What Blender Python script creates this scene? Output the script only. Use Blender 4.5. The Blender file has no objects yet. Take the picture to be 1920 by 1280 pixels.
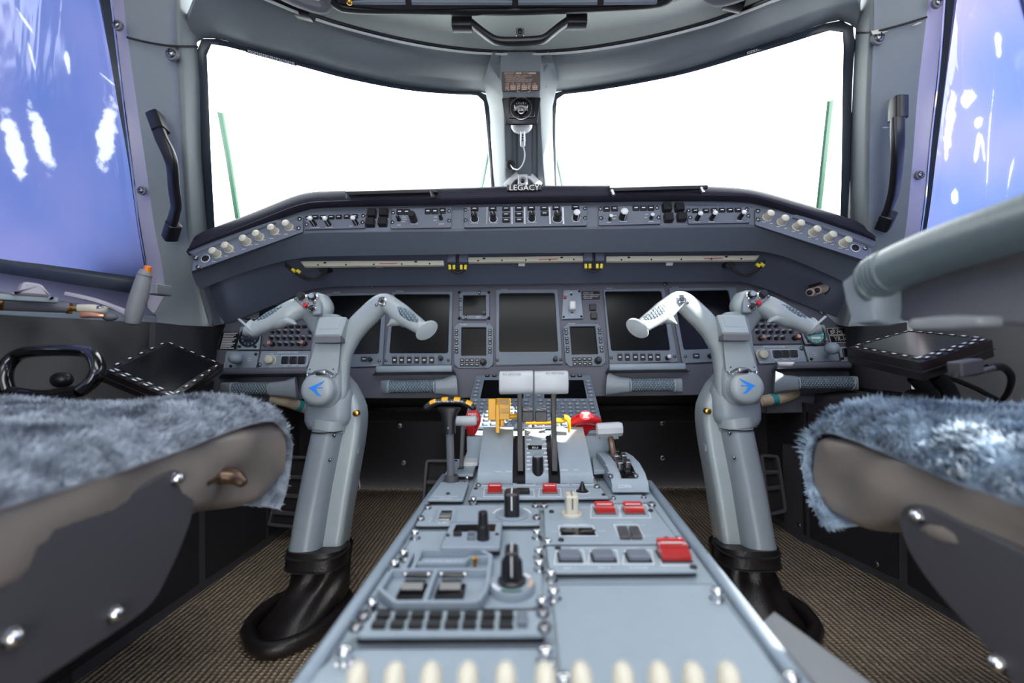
import bpy, math, random
from mathutils import Vector as Ve, Matrix as Mx
random.seed(7)
S = bpy.context.scene
COL = S.collection
# ---------------------------------------------------------------- camera
FPX = 853.3
YAW, PIT, ROL = math.radians(1.2), math.radians(.5), math.radians(.6)
CAM = Ve((-.018, 0, .57))
Fw = Ve((-math.sin(YAW)*math.cos(PIT), math.cos(YAW)*math.cos(PIT), math.sin(PIT)))
R0 = Ve((math.cos(YAW), math.sin(YAW), 0)); U0 = R0.cross(Fw)
Rt = R0*math.cos(ROL)-U0*math.sin(ROL); Up = U0*math.cos(ROL)+R0*math.sin(ROL)
cd = bpy.data.cameras.new('camera'); cam = bpy.data.objects.new('camera', cd); COL.objects.link(cam)
m3 = Mx((Rt, Up, -Fw)).transposed(); cam.matrix_world = Mx.Translation(CAM) @ m3.to_4x4()
cd.sensor_width = 36; cd.lens = 16; cd.clip_start = .02; cd.clip_end = 100
cd.dof.use_dof = True; cd.dof.focus_distance = 1.0; cd.dof.aperture_fstop = 2.6
S.camera = cam
# ---------------------------------------------------------------- light and exposure
S.view_settings.view_transform = 'Standard'; S.view_settings.look = 'None'
S.view_settings.gamma = 1; S.view_settings.use_curve_mapping = False
S.view_settings.exposure = 0.0
w = bpy.data.worlds.new('bright_overcast_sky'); S.world = w; w.use_nodes = True
bg = w.node_tree.nodes['Background']; bg.inputs[0].default_value = (.93, .97, 1, 1); bg.inputs[1].default_value = 7
def lamp(name, kind, loc, to, energy, color, **k):
    l = bpy.data.lights.new(name, kind); l.energy = energy; l.color = color
    for a, b in k.items(): setattr(l, a, b)
    o = bpy.data.objects.new(name, l); COL.objects.link(o); o.location = loc
    o.rotation_euler = (Ve(to)-Ve(loc)).to_track_quat('-Z', 'Y').to_euler(); return o
SUN = Ve((.75, -.27, .62)).normalized()
lamp('sun', 'SUN', SUN*3, (0, 0, 0), 24, (1, .95, .86), angle=.009)
lamp('aft_fill', 'AREA', (0, -.55, 1.36), (0, .5, .45), 5, (1, .95, .9), size=.9, shape='RECTANGLE', size_y=.5)  # unseen fill lamp, added behind the camera to lift the interior
lamp('overhead_fill', 'AREA', (0, .22, 1.39), (0, .3, .3), 6.5, (.93, .96, 1), size=1.0, shape='RECTANGLE', size_y=.35)  # added lamp out of view, brightens the tops of pedestal and seats
S.cycles.max_bounces = 8; S.cycles.diffuse_bounces = 4; S.cycles.glossy_bounces = 3
S.cycles.transparent_max_bounces = 8; S.cycles.sample_clamp_indirect = 6; S.cycles.caustics_reflective = False
# ---------------------------------------------------------------- pixel / frame maths
def ray(px, py): return Fw+Rt*((px-960)/FPX)-Up*((py-640)/FPX)
def P(px, py, y):
    d = ray(px, py); return CAM+d*(y/d.y)
def proj(X):
    v = X-CAM; z = v.dot(Fw); return 960+FPX*v.dot(Rt)/z, 640-FPX*v.dot(Up)/z
class Fr:
    """a flat working plane: origin, right, up-in-plane, normal towards the viewer"""
    def __init__(s, O, U, V):
        s.O = Ve(O); s.U = Ve(U).normalized(); V = Ve(V); s.V = (V-s.U*V.dot(s.U)).normalized(); s.N = s.U.cross(s.V)
    def uv(s, px, py, h=0):
        d = ray(px, py); O = s.O+s.N*h; t = (O-CAM).dot(s.N)/d.dot(s.N); X = CAM+d*t-O
        return X.dot(s.U), X.dot(s.V)
    def w(s, u, v, h=0): return s.O+s.U*u+s.V*v+s.N*h
    def X(s, px, py, h=0): return s.w(*s.uv(px, py, h), h)
    def mat(s, u=0, v=0, h=0, rot=0):
        m = Mx((s.U, s.V, s.N)).transposed().to_4x4(); m.translation = s.w(u, v, h)
        return m @ Mx.Rotation(rot, 4, 'Z')
    def q(s, pts, h=0): return [s.uv(x, y, h) for x, y in pts]
WF = Fr((0, 0, 0), (1, 0, 0), (0, 1, 0))
def crom(pts, n, closed=False):
    """smooth resampling of a polyline (tuples or vectors) to n points"""
    pts = [Ve(p) for p in pts]; k = len(pts)
    if k == 2: return [pts[0].lerp(pts[1], i/(n-1)) for i in range(n)]
    L = [0]
    for a, b in zip(pts, pts[1:]): L.append(L[-1]+max(1e-9, (b-a).length))
    out = []; j = 0
    for i in range(n):
        t = L[-1]*i/(n-1)
        while j < k-2 and t > L[j+1]: j += 1
        s = (t-L[j])/(L[j+1]-L[j]); p1, p2 = pts[j], pts[j+1]; d = L[j+1]-L[j]
        m1 = (p2-pts[j-1])*(d/(L[j+1]-L[j-1])) if j > 0 else p2-p1
        m2 = (pts[j+2]-p1)*(d/(L[j+2]-L[j])) if j+2 < k else p2-p1
        out.append(p1*(2*s**3-3*s*s+1)+m1*(s**3-2*s*s+s)+p2*(3*s*s-2*s**3)+m2*(s**3-s*s))
    return out
def lin(pts, n):
    pts = [Ve(p) for p in pts]; L = [0]
    for a, b in zip(pts, pts[1:]): L.append(L[-1]+max(1e-9, (b-a).length))
    out = []; j = 0
    for i in range(n):
        t = L[-1]*i/(n-1)
        while j < len(pts)-2 and t > L[j+1]: j += 1
        out.append(pts[j].lerp(pts[j+1], (t-L[j])/(L[j+1]-L[j])))
    return out
def fillet(pts, r, n=4):
    """round the corners of a 2-D polygon; r one number or one per corner; every corner gives n+1 points"""
    pts = [Ve((p[0], p[1])) for p in pts]; k = len(pts); out = []
    for i, p in enumerate(pts):
        a, b = pts[i-1]-p, pts[(i+1) % k]-p; rr = r[i] if isinstance(r, (list, tuple)) else r
        d = min(rr, a.length*.49, b.length*.49); A = p+a.normalized()*d; B_ = p+b.normalized()*d
        for j in range(n+1):
            t = j/n; out.append(A*(1-t)**2+p*2*t*(1-t)+B_*t*t)
    return out
def inset(pts, d):
    """move a 2-D polygon inwards by d"""
    k = len(pts); pts = [Ve((p[0], p[1])) for p in pts]
    ar = sum(pts[i-1].x*pts[i].y-pts[i].x*pts[i-1].y for i in range(k)); sg = 1 if ar > 0 else -1; out = []
    for i in range(k):
        a, b = pts[i]-pts[i-1], pts[(i+1) % k]-pts[i]
        if a.length < 1e-9: a = b
        if b.length < 1e-9: b = a
        n1 = Ve((-a.y, a.x)).normalized(); n2 = Ve((-b.y, b.x)).normalized(); m = n1+n2
        m = m/max(.35, m.dot(m)/2) if m.length > 1e-6 else n1
        out.append(pts[i]+m*(d*sg))
    return out
def rect(u0, v0, u1, v1): return [(u0, v0), (u1, v0), (u1, v1), (u0, v1)]
# ---------------------------------------------------------------- mesh builder
class B:
    def __init__(s): s.v = []; s.f = []; s.m = []; s.mi = 0
    def add(s, vs, fs):
        o = len(s.v); s.v += [Ve(x) for x in vs]
        for f in fs: s.f.append([i+o for i in f]); s.m.append(s.mi)
        return s
    def rings(s, rs, closed=True, cap0=True, cap1=True):
        """join rings of equal length with quads"""
        n = len(rs[0]); vs = [p for r in rs for p in r]; fs = []
        for i in range(len(rs)-1):
            for j in range(n if closed else n-1):
                a, b = i*n+j, i*n+(j+1) % n; fs.append((a, b, b+n, a+n))
        if cap0: fs.append(tuple(range(n-1, -1, -1)))
        if cap1: fs.append(tuple(range((len(rs)-1)*n, len(rs)*n)))
        return s.add(vs, fs)
    def prism(s, F, uv, h0, h1, ch=.0008, r=0, n=3):
        if r: uv = fillet(uv, r, n)
        a = [F.w(p[0], p[1], h0) for p in uv]; hs = h1-ch if h1 > h0 else h1+ch
        b = [F.w(p[0], p[1], hs) for p in uv]
        rs = [a, b]
        if ch: rs.append([F.w(p[0], p[1], h1) for p in inset(uv, ch)])
        return s.rings(rs)
    def pxprism(s, F, pts, h0, h1, ch=.0008, r=0, n=3): return s.prism(F, F.q(pts, h1), h0, h1, ch, r, n)
    def box(s, F, u0, v0, u1, v1, h0, h1, ch=.0008, r=0): return s.prism(F, rect(u0, v0, u1, v1), h0, h1, ch, r)
    def ring(s, F, outer, inner, h0, h1, hin, ch=.0008):
        """bezel: outer and inner 2-D polygons of equal length"""
        W = lambda uv, h: [F.w(p[0], p[1], h) for p in uv]
        rs = [W(outer, h0), W(outer, h1-ch), W(inset(outer, ch), h1), W(inset(inner, -ch*.7), h1), W(inner, h1-ch*.7), W(inner, hin)]
        return s.rings(rs, True, False, False)
    def lathe(s, F, u, v, prof, n=20, a0=0, sq=1):
        rs = []
        for r, h in prof:
            rs.append([F.w(u+r*math.cos(a0+2*math.pi*i/n), v+r*sq*math.sin(a0+2*math.pi*i/n), h) for i in range(n)])
        return s.rings(rs)
    def ball(s, c, r, n=16, m=10, sc=(1, 1, 1)):
        rs = []
        for i in range(1, m):
            t = math.pi*i/m
            rs.append([Ve(c)+Ve((r*sc[0]*math.sin(t)*math.cos(2*math.pi*j/n), r*sc[1]*math.sin(t)*math.sin(2*math.pi*j/n), r*sc[2]*-math.cos(t))) for j in range(n)])
        return s.rings(rs)
    def sweep(s, path, rad, n=12, up=(0, 0, 1), k=0, e=2.0, caps=True, rnd=0, fixed=None):
        """elliptic (e=2) or boxy (e>2) tube along a path; rad: number or list of (side, up) radii"""
        path = [Ve(p) for p in path]
        if not isinstance(rad, list): rad = [rad]*len(path)
        rad = [r if isinstance(r, (list, tuple)) else (r, r) for r in rad]
        if k:
            rr = crom([(i*1.0, r[0], r[1]) for i, r in enumerate(rad)], len(rad)) if 0 else rad
            L = [0]
            for a, b in zip(path, path[1:]): L.append(L[-1]+max(1e-9, (b-a).length))
            np_ = crom(path, k); nr = []; j = 0
            for i in range(k):
                t = L[-1]*i/(k-1)
                while j < len(L)-2 and t > L[j+1]: j += 1
                q = min(1, max(0, (t-L[j])/(L[j+1]-L[j]))); q = q*q*(3-2*q)*.5+q*.5
                nr.append((rad[j][0]*(1-q)+rad[j+1][0]*q, rad[j][1]*(1-q)+rad[j+1][1]*q))
            path, rad = np_, nr
        up = Ve(up); rs = []; m = len(path)
        for i in range(m):
            t = (path[min(i+1, m-1)]-path[max(i-1, 0)]).normalized()
            if fixed: t = Ve(fixed)
            x = t.cross(up)
            if x.length < 1e-4: x = t.cross(Ve((1, 0, .1)))
            x.normalize(); y = x.cross(t).normalized(); a, b = rad[i]; rg = []
            for j in range(n):
                c_, s_ = math.cos(2*math.pi*j/n), math.sin(2*math.pi*j/n)
                cc = math.copysign(abs(c_)**(2/e), c_); ss = math.copysign(abs(s_)**(2/e), s_)
                rg.append(path[i]+x*(a*cc)+y*(b*ss))
            rs.append(rg)
        if rnd:
            def dome(rg, t):
                c = sum(rg, Ve())/n; o = []
                for q in (.35, .7, .92): o.append([c+(p-c)*math.sqrt(1-q*q)+t*(rnd*q) for p in rg])
                return o
            t0 = (path[0]-path[1]).normalized(); t1 = (path[-1]-path[-2]).normalized()
            rs = dome(rs[0], t0)[::-1]+rs+dome(rs[-1], t1)
        return s.rings(rs, True, caps, caps)
    def grid(s, rows, thick=0, away=None, flip=False):
        """rows of points -> surface; thick gives it a back side, pushed away from the point `away`"""
        n = len(rows[0]); m = len(rows); vs = [Ve(p) for r in rows for p in r]
        fs = [(i*n+j, i*n+j+1, (i+1)*n+j+1, (i+1)*n+j) for i in range(m-1) for j in range(n-1)]
        if thick:
            nr = []
            for i in range(m):
                for j in range(n):
                    a = Ve(rows[i][min(j+1, n-1)])-Ve(rows[i][max(j-1, 0)]); b = Ve(rows[min(i+1, m-1)][j])-Ve(rows[max(i-1, 0)][j])
                    c = a.cross(b); c = c.normalized() if c.length > 1e-12 else Ve((0, 0, 0))
                    if c.dot(Ve(rows[i][j])-Ve(away)) < 0: c = -c
                    nr.append(c*thick)
            o = len(vs); vs += [a+b for a, b in zip(vs, nr)]; fs += [tuple(o+i for i in f[::-1]) for f in fs]
            bd = [j for j in range(n)]+[i*n+n-1 for i in range(1, m)]+[(m-1)*n+j for j in range(n-2, -1, -1)]+[i*n for i in range(m-2, 0, -1)]
            for a, b in zip(bd, bd[1:]+bd[:1]): fs.append((a, o+a, o+b, b))
        return s.add(vs, fs)
    def mesh(s, name, mats, O=Ve((0, 0, 0)), smooth=40):
        me = bpy.data.meshes.new(name); me.from_pydata([v-O for v in s.v], [], s.f)
        for m in (mats if isinstance(mats, (list, tuple)) else [mats]): me.materials.append(m)
        if any(s.m): me.polygons.foreach_set('material_index', s.m)
        fix(me, smooth); return me
import bmesh
def fix(me, smooth):
    bm = bmesh.new(); bm.from_mesh(me); bmesh.ops.remove_doubles(bm, verts=bm.verts, dist=1e-6)
    bmesh.ops.recalc_face_normals(bm, faces=bm.faces)
    if smooth:
        a = math.radians(smooth)
        for f in bm.faces: f.smooth = True
        for e in bm.edges:
            e.smooth = not (len(e.link_faces) == 2 and e.calc_face_angle(0) > a)
    bm.to_mesh(me); bm.free()
# ---------------------------------------------------------------- objects
WM = {}
def put(name, me, par, M, kind=None, label=None):
    o = bpy.data.objects.new(name, me); COL.objects.link(o); WM[o] = M
    if par: o.parent = par; o.matrix_local = WM[par].inverted() @ M
    else: o.matrix_world = M
    if kind: o['kind'] = kind
    if label: o['label'] = label
    return o
def tag(o, label, cat, group=None):
    o['label'] = label; o['category'] = cat
    if group: o['group'] = group
    return o
def thing(name, label, cat, at, group=None):
    return tag(put(name, None, None, Mx.Translation(Ve(at))), label, cat, group)
def root(o):
    while o.parent: o = o.parent
    return o
def part(b, name, mats, par, smooth=40, **k):
    O = WM[root(par)].translation if par else Ve((0, 0, 0))
    return put(name, b.mesh(name, mats, O, smooth), par, Mx.Translation(O), **k)
def solo(b, name, mats, label, cat, at, group=None, smooth=40):
    return tag(put(name, b.mesh(name, mats, Ve(at), smooth), None, Mx.Translation(Ve(at))), label, cat, group)
def struct(b, name, mats, at=(0, 0, 0), smooth=40):
    return put(name, b.mesh(name, mats, Ve(at), smooth), None, Mx.Translation(Ve(at)), kind='structure')
def txt(F, s, x0, x1, y, m, par, h=.0004, name='lettering', y1=None, asp=1.0, rot=0, F2=None):
    """flat print: string s spans pixels x0..x1 at pixel row y (row y1 at the right end)"""
    c = bpy.data.curves.new('t', 'FONT'); c.body = s; c.align_x = 'CENTER'; c.align_y = 'CENTER'; c.resolution_u = 2
    o = bpy.data.objects.new('t', c); me = bpy.data.meshes.new_from_object(o); bpy.data.objects.remove(o); bpy.data.curves.remove(c)
    me.name = name; me.materials.append(m)
    a = F.uv(x0, y, h); b = F.uv(x1, y if y1 is None else y1, h); d = Ve((b[0]-a[0], b[1]-a[1]))
    xs = [v.co.x for v in me.vertices]; wd = max(xs)-min(xs); k = d.length/wd
    M = F.mat((a[0]+b[0])/2, (a[1]+b[1])/2, h, math.atan2(d.y, d.x)+rot) @ Mx.Diagonal((k, k*asp, 1, 1))
    return put(name, me, par, M)
# ---------------------------------------------------------------- materials
def srgb(h):
    if isinstance(h, str): h = [int(h[i:i+2], 16) for i in (0, 2, 4)]
    return tuple((c/255/12.92 if c/255 <= .04045 else ((c/255+.055)/1.055)**2.4) for c in h)+(1,)
def mat(name, col, rough=.5, metal=0, noise=.06, scale=60, bump=0, bscale=400, spec=.5, coat=0):
    m = bpy.data.materials.new(name); m.use_nodes = True; t = m.node_tree; p = t.nodes['Principled BSDF']
    c = srgb(col); p.inputs['Base Color'].default_value = c; p.inputs['Roughness'].default_value = rough
    p.inputs['Metallic'].default_value = metal; p.inputs['Specular IOR Level'].default_value = spec
    p.inputs['Coat Weight'].default_value = coat
    tc = t.nodes.new('ShaderNodeTexCoord')
    if noise:
        n = t.nodes.new('ShaderNodeTexNoise'); n.inputs['Scale'].default_value = scale; n.inputs['Detail'].default_value = 3
        t.links.new(tc.outputs['Object'], n.inputs['Vector'])
        mx = t.nodes.new('ShaderNodeMix'); mx.data_type = 'RGBA'
        mx.inputs['A'].default_value = tuple(x*(1-noise) for x in c[:3])+(1,); mx.inputs['B'].default_value = tuple(min(1, x*(1+noise)) for x in c[:3])+(1,)
        t.links.new(n.outputs['Fac'], mx.inputs['Factor']); t.links.new(mx.outputs['Result'], p.inputs['Base Color'])
        mr = t.nodes.new('ShaderNodeMapRange'); mr.inputs['To Min'].default_value = max(.02, rough-.06); mr.inputs['To Max'].default_value = min(1, rough+.06)
        t.links.new(n.outputs['Fac'], mr.inputs['Value']); t.links.new(mr.outputs['Result'], p.inputs['Roughness'])
    if bump:
        n2 = t.nodes.new('ShaderNodeTexNoise'); n2.inputs['Scale'].default_value = bscale; n2.inputs['Detail'].default_value = 4
        t.links.new(tc.outputs['Object'], n2.inputs['Vector']); b = t.nodes.new('ShaderNodeBump'); b.inputs['Strength'].default_value = bump; b.inputs['Distance'].default_value = .002
        t.links.new(n2.outputs['Fac'], b.inputs['Height']); t.links.new(b.outputs['Normal'], p.inputs['Normal'])
    return m
G = {}
for n_, a_ in dict(
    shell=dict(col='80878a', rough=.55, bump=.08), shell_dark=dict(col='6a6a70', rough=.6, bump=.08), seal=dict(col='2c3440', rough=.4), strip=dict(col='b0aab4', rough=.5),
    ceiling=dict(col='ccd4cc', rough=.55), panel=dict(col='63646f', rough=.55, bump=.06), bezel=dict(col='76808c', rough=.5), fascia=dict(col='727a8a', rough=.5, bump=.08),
    lip=dict(col='2e2d39', rough=.6, bump=.25, bscale=700, spec=.2), under=dict(col='5a6072', rough=.6, bump=.08), gpanel=dict(col='6e7480', rough=.42),
    yoke=dict(col='a2abae', rough=.3, bump=.04, bscale=900), yoke2=dict(col='8e979e', rough=.34, bump=.04, bscale=900), grip=dict(col='6f8a94', rough=.5, bump=.1),
    ped=dict(col='9aa7b1', rough=.45, bump=.05, bscale=900), ped2=dict(col='929eaa', rough=.45), pedside=dict(col='2a292d', rough=.5), rail=dict(col='8a97a4', rough=.35),
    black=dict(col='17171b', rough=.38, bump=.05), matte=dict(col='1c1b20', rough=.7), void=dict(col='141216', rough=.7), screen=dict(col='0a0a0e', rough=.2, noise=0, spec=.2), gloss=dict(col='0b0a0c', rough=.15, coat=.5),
    white=dict(col='e4e4e4', rough=.4), offwhite=dict(col='c2c5c8', rough=.4), cream=dict(col='d2ccba', rough=.4), print=dict(col='e8eaee', rough=.5, noise=0), chrome=dict(col='dcdcdc', rough=.16, metal=1), steel=dict(col='9a9a9c', rough=.3, metal=1),
    brass=dict(col='d09a48', rough=.28, metal=1), copper=dict(col='e0a088', rough=.3, metal=.7), red=dict(col='c2161e', rough=.35), redp=dict(col='a81c1c', rough=.18, coat=.4), yellow=dict(col='f0ae08', rough=.35),
    orange=dict(col='e87a10', rough=.3), green=dict(col='476f5c', rough=.5), blue=dict(col='2a8cf0', rough=.4, noise=0), yellowp=dict(col='e6d23a', rough=.4), teal=dict(col='2b8f96', rough=.4),
    leather=dict(col='857b73', rough=.36, bump=.5, bscale=30, noise=.15, scale=14), leather2=dict(col='5d696d', rough=.36, bump=.2, bscale=160), boot=dict(col='1f1a1a', rough=.4, bump=.3, bscale=240),
    seatgrey=dict(col='4a484c', rough=.5), seatgrey2=dict(col='84868a', rough=.5), wall=dict(col='4c4a4e', rough=.55, bump=.1), dark=dict(col='2b292d', rough=.55), firewall=dict(col='221f24', rough=.6),
    tablet=dict(col='1d1414', rough=.3), placard=dict(col='1a1616', rough=.4), placard2=dict(col='3a241e', rough=.4), tan=dict(col='d8b49a', rough=.5), hose=dict(col='b8a890', rough=.6), clearp=dict(col='b9bcc0', rough=.12, noise=0),
    putty=dict(col='a8988e', rough=.5), bronze=dict(col='5e4a3c', rough=.3, metal=.6)).items():
    G[n_] = mat(n_, **a_)
def node(t, k, **kw):
    n = t.nodes.new(k)
    for a, b in kw.items():
        if a in n.inputs: n.inputs[a].default_value = b
        else: setattr(n, a, b)
    return n
def glassy(name, col, gl, rough=.02):
    m = bpy.data.materials.new(name); m.use_nodes = True; t = m.node_tree; t.nodes.remove(t.nodes['Principled BSDF']); out = t.nodes['Material Output']
    a = node(t, 'ShaderNodeBsdfTransparent', Color=col); b = node(t, 'ShaderNodeBsdfGlossy', Roughness=rough); fr = node(t, 'ShaderNodeLayerWeight', Blend=.2)
    mul = node(t, 'ShaderNodeMath', operation='MULTIPLY'); mul.inputs[1].default_value = gl; mix = node(t, 'ShaderNodeMixShader')
    t.links.new(fr.outputs['Fresnel'], mul.inputs[0]); t.links.new(mul.outputs[0], mix.inputs[0]); t.links.new(a.outputs[0], mix.inputs[1]); t.links.new(b.outputs[0], mix.inputs[2])
    t.links.new(mix.outputs[0], out.inputs['Surface']); return m
G['glass'] = glassy('glass', (.97, .99, .98, 1), .35); G['clear'] = glassy('clear_plastic', (.75, .78, .8, 1), .8, .1)
def film(name, marks):
    # marks: (centre, y-half, z-half, tilt) of pale patches painting bright reflections into the film's colour
    m = bpy.data.materials.new(name); m.use_nodes = True; t = m.node_tree; t.nodes.remove(t.nodes['Principled BSDF']); out = t.nodes['Material Output']
    tc = node(t, 'ShaderNodeTexCoord'); mp = node(t, 'ShaderNodeMapping'); mp.inputs['Scale'].default_value = (1, 1, .35); t.links.new(tc.outputs['Object'], mp.inputs['Vector'])
    n1 = node(t, 'ShaderNodeTexNoise', Scale=3.0, Detail=2.0); t.links.new(tc.outputs['Object'], n1.inputs['Vector'])
    n2 = node(t, 'ShaderNodeTexNoise', Scale=7.0, Detail=3.0, Distortion=1.2); t.links.new(mp.outputs[0], n2.inputs['Vector'])
    cr = node(t, 'ShaderNodeValToRGB'); e = cr.color_ramp.elements; e[0].position = .3; e[0].color = (.125, .182, .325, 1); e[1].position = .7; e[1].color = (.245, .24, .35, 1)
    t.links.new(n1.outputs['Fac'], cr.inputs[0])
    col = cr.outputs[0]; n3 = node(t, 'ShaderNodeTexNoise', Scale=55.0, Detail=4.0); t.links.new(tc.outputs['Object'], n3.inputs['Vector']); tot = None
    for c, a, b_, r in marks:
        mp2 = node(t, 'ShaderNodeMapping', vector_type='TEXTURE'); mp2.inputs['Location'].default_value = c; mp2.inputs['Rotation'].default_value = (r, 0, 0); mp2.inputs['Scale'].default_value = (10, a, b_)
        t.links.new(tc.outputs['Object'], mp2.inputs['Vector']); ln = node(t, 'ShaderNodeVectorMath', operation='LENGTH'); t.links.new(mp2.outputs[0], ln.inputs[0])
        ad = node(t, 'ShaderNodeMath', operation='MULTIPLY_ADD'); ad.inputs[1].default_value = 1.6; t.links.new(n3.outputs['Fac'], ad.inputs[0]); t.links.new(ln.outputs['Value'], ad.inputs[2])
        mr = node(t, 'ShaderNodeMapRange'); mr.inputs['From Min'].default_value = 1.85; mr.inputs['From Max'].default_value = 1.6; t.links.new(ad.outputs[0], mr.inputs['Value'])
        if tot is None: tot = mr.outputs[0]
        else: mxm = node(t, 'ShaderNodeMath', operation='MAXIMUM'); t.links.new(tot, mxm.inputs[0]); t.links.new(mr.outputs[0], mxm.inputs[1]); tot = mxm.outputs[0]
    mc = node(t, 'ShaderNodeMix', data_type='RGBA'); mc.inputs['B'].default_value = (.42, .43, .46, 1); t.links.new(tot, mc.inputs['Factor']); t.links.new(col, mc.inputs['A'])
    tr = node(t, 'ShaderNodeBsdfTranslucent'); t.links.new(mc.outputs['Result'], tr.inputs['Color'])
    gl = node(t, 'ShaderNodeBsdfGlossy', Roughness=.12); gl.inputs['Color'].default_value = (.9, .92, 1, 1)
    bp = node(t, 'ShaderNodeBump', Strength=.5, Distance=.02); t.links.new(n2.outputs['Fac'], bp.inputs['Height']); t.links.new(bp.outputs[0], gl.inputs['Normal'])
    mx = node(t, 'ShaderNodeMixShader'); mx.inputs[0].default_value = .06; t.links.new(tr.outputs[0], mx.inputs[1]); t.links.new(gl.outputs[0], mx.inputs[2])
    t.links.new(mx.outputs[0], out.inputs['Surface']); return m
def carpet():
    m = mat('carpet', 'd0b89c', .95, noise=.3, scale=30); t = m.node_tree; p = t.nodes['Principled BSDF']; tc = [n for n in t.nodes if n.type == 'TEX_COORD'][0]
    mp = node(t, 'ShaderNodeMapping'); mp.inputs['Rotation'].default_value = (0, 0, .0); t.links.new(tc.outputs['Object'], mp.inputs['Vector'])
    w1 = node(t, 'ShaderNodeTexWave', Scale=48.0, Distortion=2.0, Detail=2.0); w1.bands_direction = 'Y'; w1.inputs['Detail Scale'].default_value = 3
    w2 = node(t, 'ShaderNodeTexWave', Scale=30.0, Distortion=2.0, Detail=2.0); w2.bands_direction = 'X'
    for q in (w1, w2): t.links.new(mp.outputs[0], q.inputs['Vector'])
    mu = node(t, 'ShaderNodeMath', operation='MULTIPLY'); t.links.new(w1.outputs['Fac'], mu.inputs[0]); t.links.new(w2.outputs['Fac'], mu.inputs[1])
    ad = node(t, 'ShaderNodeMath', operation='ADD'); t.links.new(w2.outputs['Fac'], ad.inputs[0]); t.links.new(mu.outputs[0], ad.inputs[1])
    b = node(t, 'ShaderNodeBump', Strength=1.0, Distance=.004); t.links.new(ad.outputs[0], b.inputs['Height']); t.links.new(b.outputs[0], p.inputs['Normal'])
    cr = node(t, 'ShaderNodeMapRange'); cr.inputs['To Min'].default_value = .35; cr.inputs['To Max'].default_value = 1.1; cr.inputs['From Max'].default_value = 1.4; t.links.new(ad.outputs[0], cr.inputs['Value'])
    old = p.inputs['Base Color'].links[0].from_socket; mm = node(t, 'ShaderNodeMix', data_type='RGBA', blend_type='MULTIPLY'); mm.inputs['Factor'].default_value = 1
    t.links.new(old, mm.inputs['A']); t.links.new(cr.outputs[0], mm.inputs['B']); t.links.new(mm.outputs['Result'], p.inputs['Base Color']); return m
G['carpet'] = carpet()
def knurl(name, col):
    m = mat(name, col, .45, noise=.05); t = m.node_tree; p = t.nodes['Principled BSDF']; tc = [n for n in t.nodes if n.type == 'TEX_COORD'][0]; hs = []
    for a in (.6, -.6):
        mp = node(t, 'ShaderNodeMapping'); mp.inputs['Rotation'].default_value = (0, a, 0); t.links.new(tc.outputs['Object'], mp.inputs['Vector'])
        w_ = node(t, 'ShaderNodeTexWave', Scale=55.0); w_.bands_direction = 'X'; t.links.new(mp.outputs[0], w_.inputs['Vector']); hs.append(w_)
    mu = node(t, 'ShaderNodeMath', operation='MINIMUM'); t.links.new(hs[0].outputs['Fac'], mu.inputs[0]); t.links.new(hs[1].outputs['Fac'], mu.inputs[1])
    b = node(t, 'ShaderNodeBump', Strength=.8, Distance=.003); t.links.new(mu.outputs[0], b.inputs['Height']); t.links.new(b.outputs[0], p.inputs['Normal'])
    mr = node(t, 'ShaderNodeMapRange'); mr.inputs['To Min'].default_value = .45; mr.inputs['To Max'].default_value = 1.15; t.links.new(mu.outputs[0], mr.inputs['Value'])
    old = p.inputs['Base Color'].links[0].from_socket; mm = node(t, 'ShaderNodeMix', data_type='RGBA', blend_type='MULTIPLY'); mm.inputs['Factor'].default_value = 1
    t.links.new(old, mm.inputs['A']); t.links.new(mr.outputs[0], mm.inputs['B']); t.links.new(mm.outputs['Result'], p.inputs['Base Color']); return m
G['knurl'] = knurl('knurl', '8fa2ae')
def wool(name, a, b_):
    m = mat(name, a, .9, noise=0); t = m.node_tree; p = t.nodes['Principled BSDF']; g = node(t, 'ShaderNodeNewGeometry'); cr = node(t, 'ShaderNodeValToRGB')
    n = node(t, 'ShaderNodeTexNoise', Scale=45.0, Detail=2.0); tc = [x for x in t.nodes if x.type == 'TEX_COORD'][0]; t.links.new(tc.outputs['Object'], n.inputs['Vector'])
    cr.color_ramp.elements[0].color = srgb(a); cr.color_ramp.elements[1].color = srgb(b_); cr.color_ramp.elements[0].position = .35; cr.color_ramp.elements[1].position = .65
    t.links.new(n.outputs['Fac'], cr.inputs[0]); t.links.new(cr.outputs[0], p.inputs['Base Color']); p.inputs['Sheen Weight'].default_value = .4; return m
G['wool'] = wool('wool', '56606e', 'aab4c0'); G['wool2'] = wool('wool_blue', '4c6076', '9fb4c8')
# ---------------------------------------------------------------- shared small meshes (axis = +z)
LIB = {}
def lib(name, b, mats, smooth=40): LIB[name] = b.mesh(name, mats, Ve((0, 0, 0)), smooth)
def knob_mesh(name, m, prof, n=20, mark=None, flutes=0):
    b = B()
    if flutes:
        rs = []
        for r, h in prof: rs.append([Ve((r*(1-.07*(i % 2))*math.cos(2*math.pi*i/n), r*(1-.07*(i % 2))*math.sin(2*math.pi*i/n), h)) for i in range(n)])
        b.rings(rs)
    else: b.lathe(WF, 0, 0, prof, n)
    if mark: b.mi = 1; r, h = prof[-1]; b.box(WF, -.06, 0, .06, r*.95, h-.01, h+.012, .004)
    lib(name, b, [m, G['print']] if mark else m)
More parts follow.
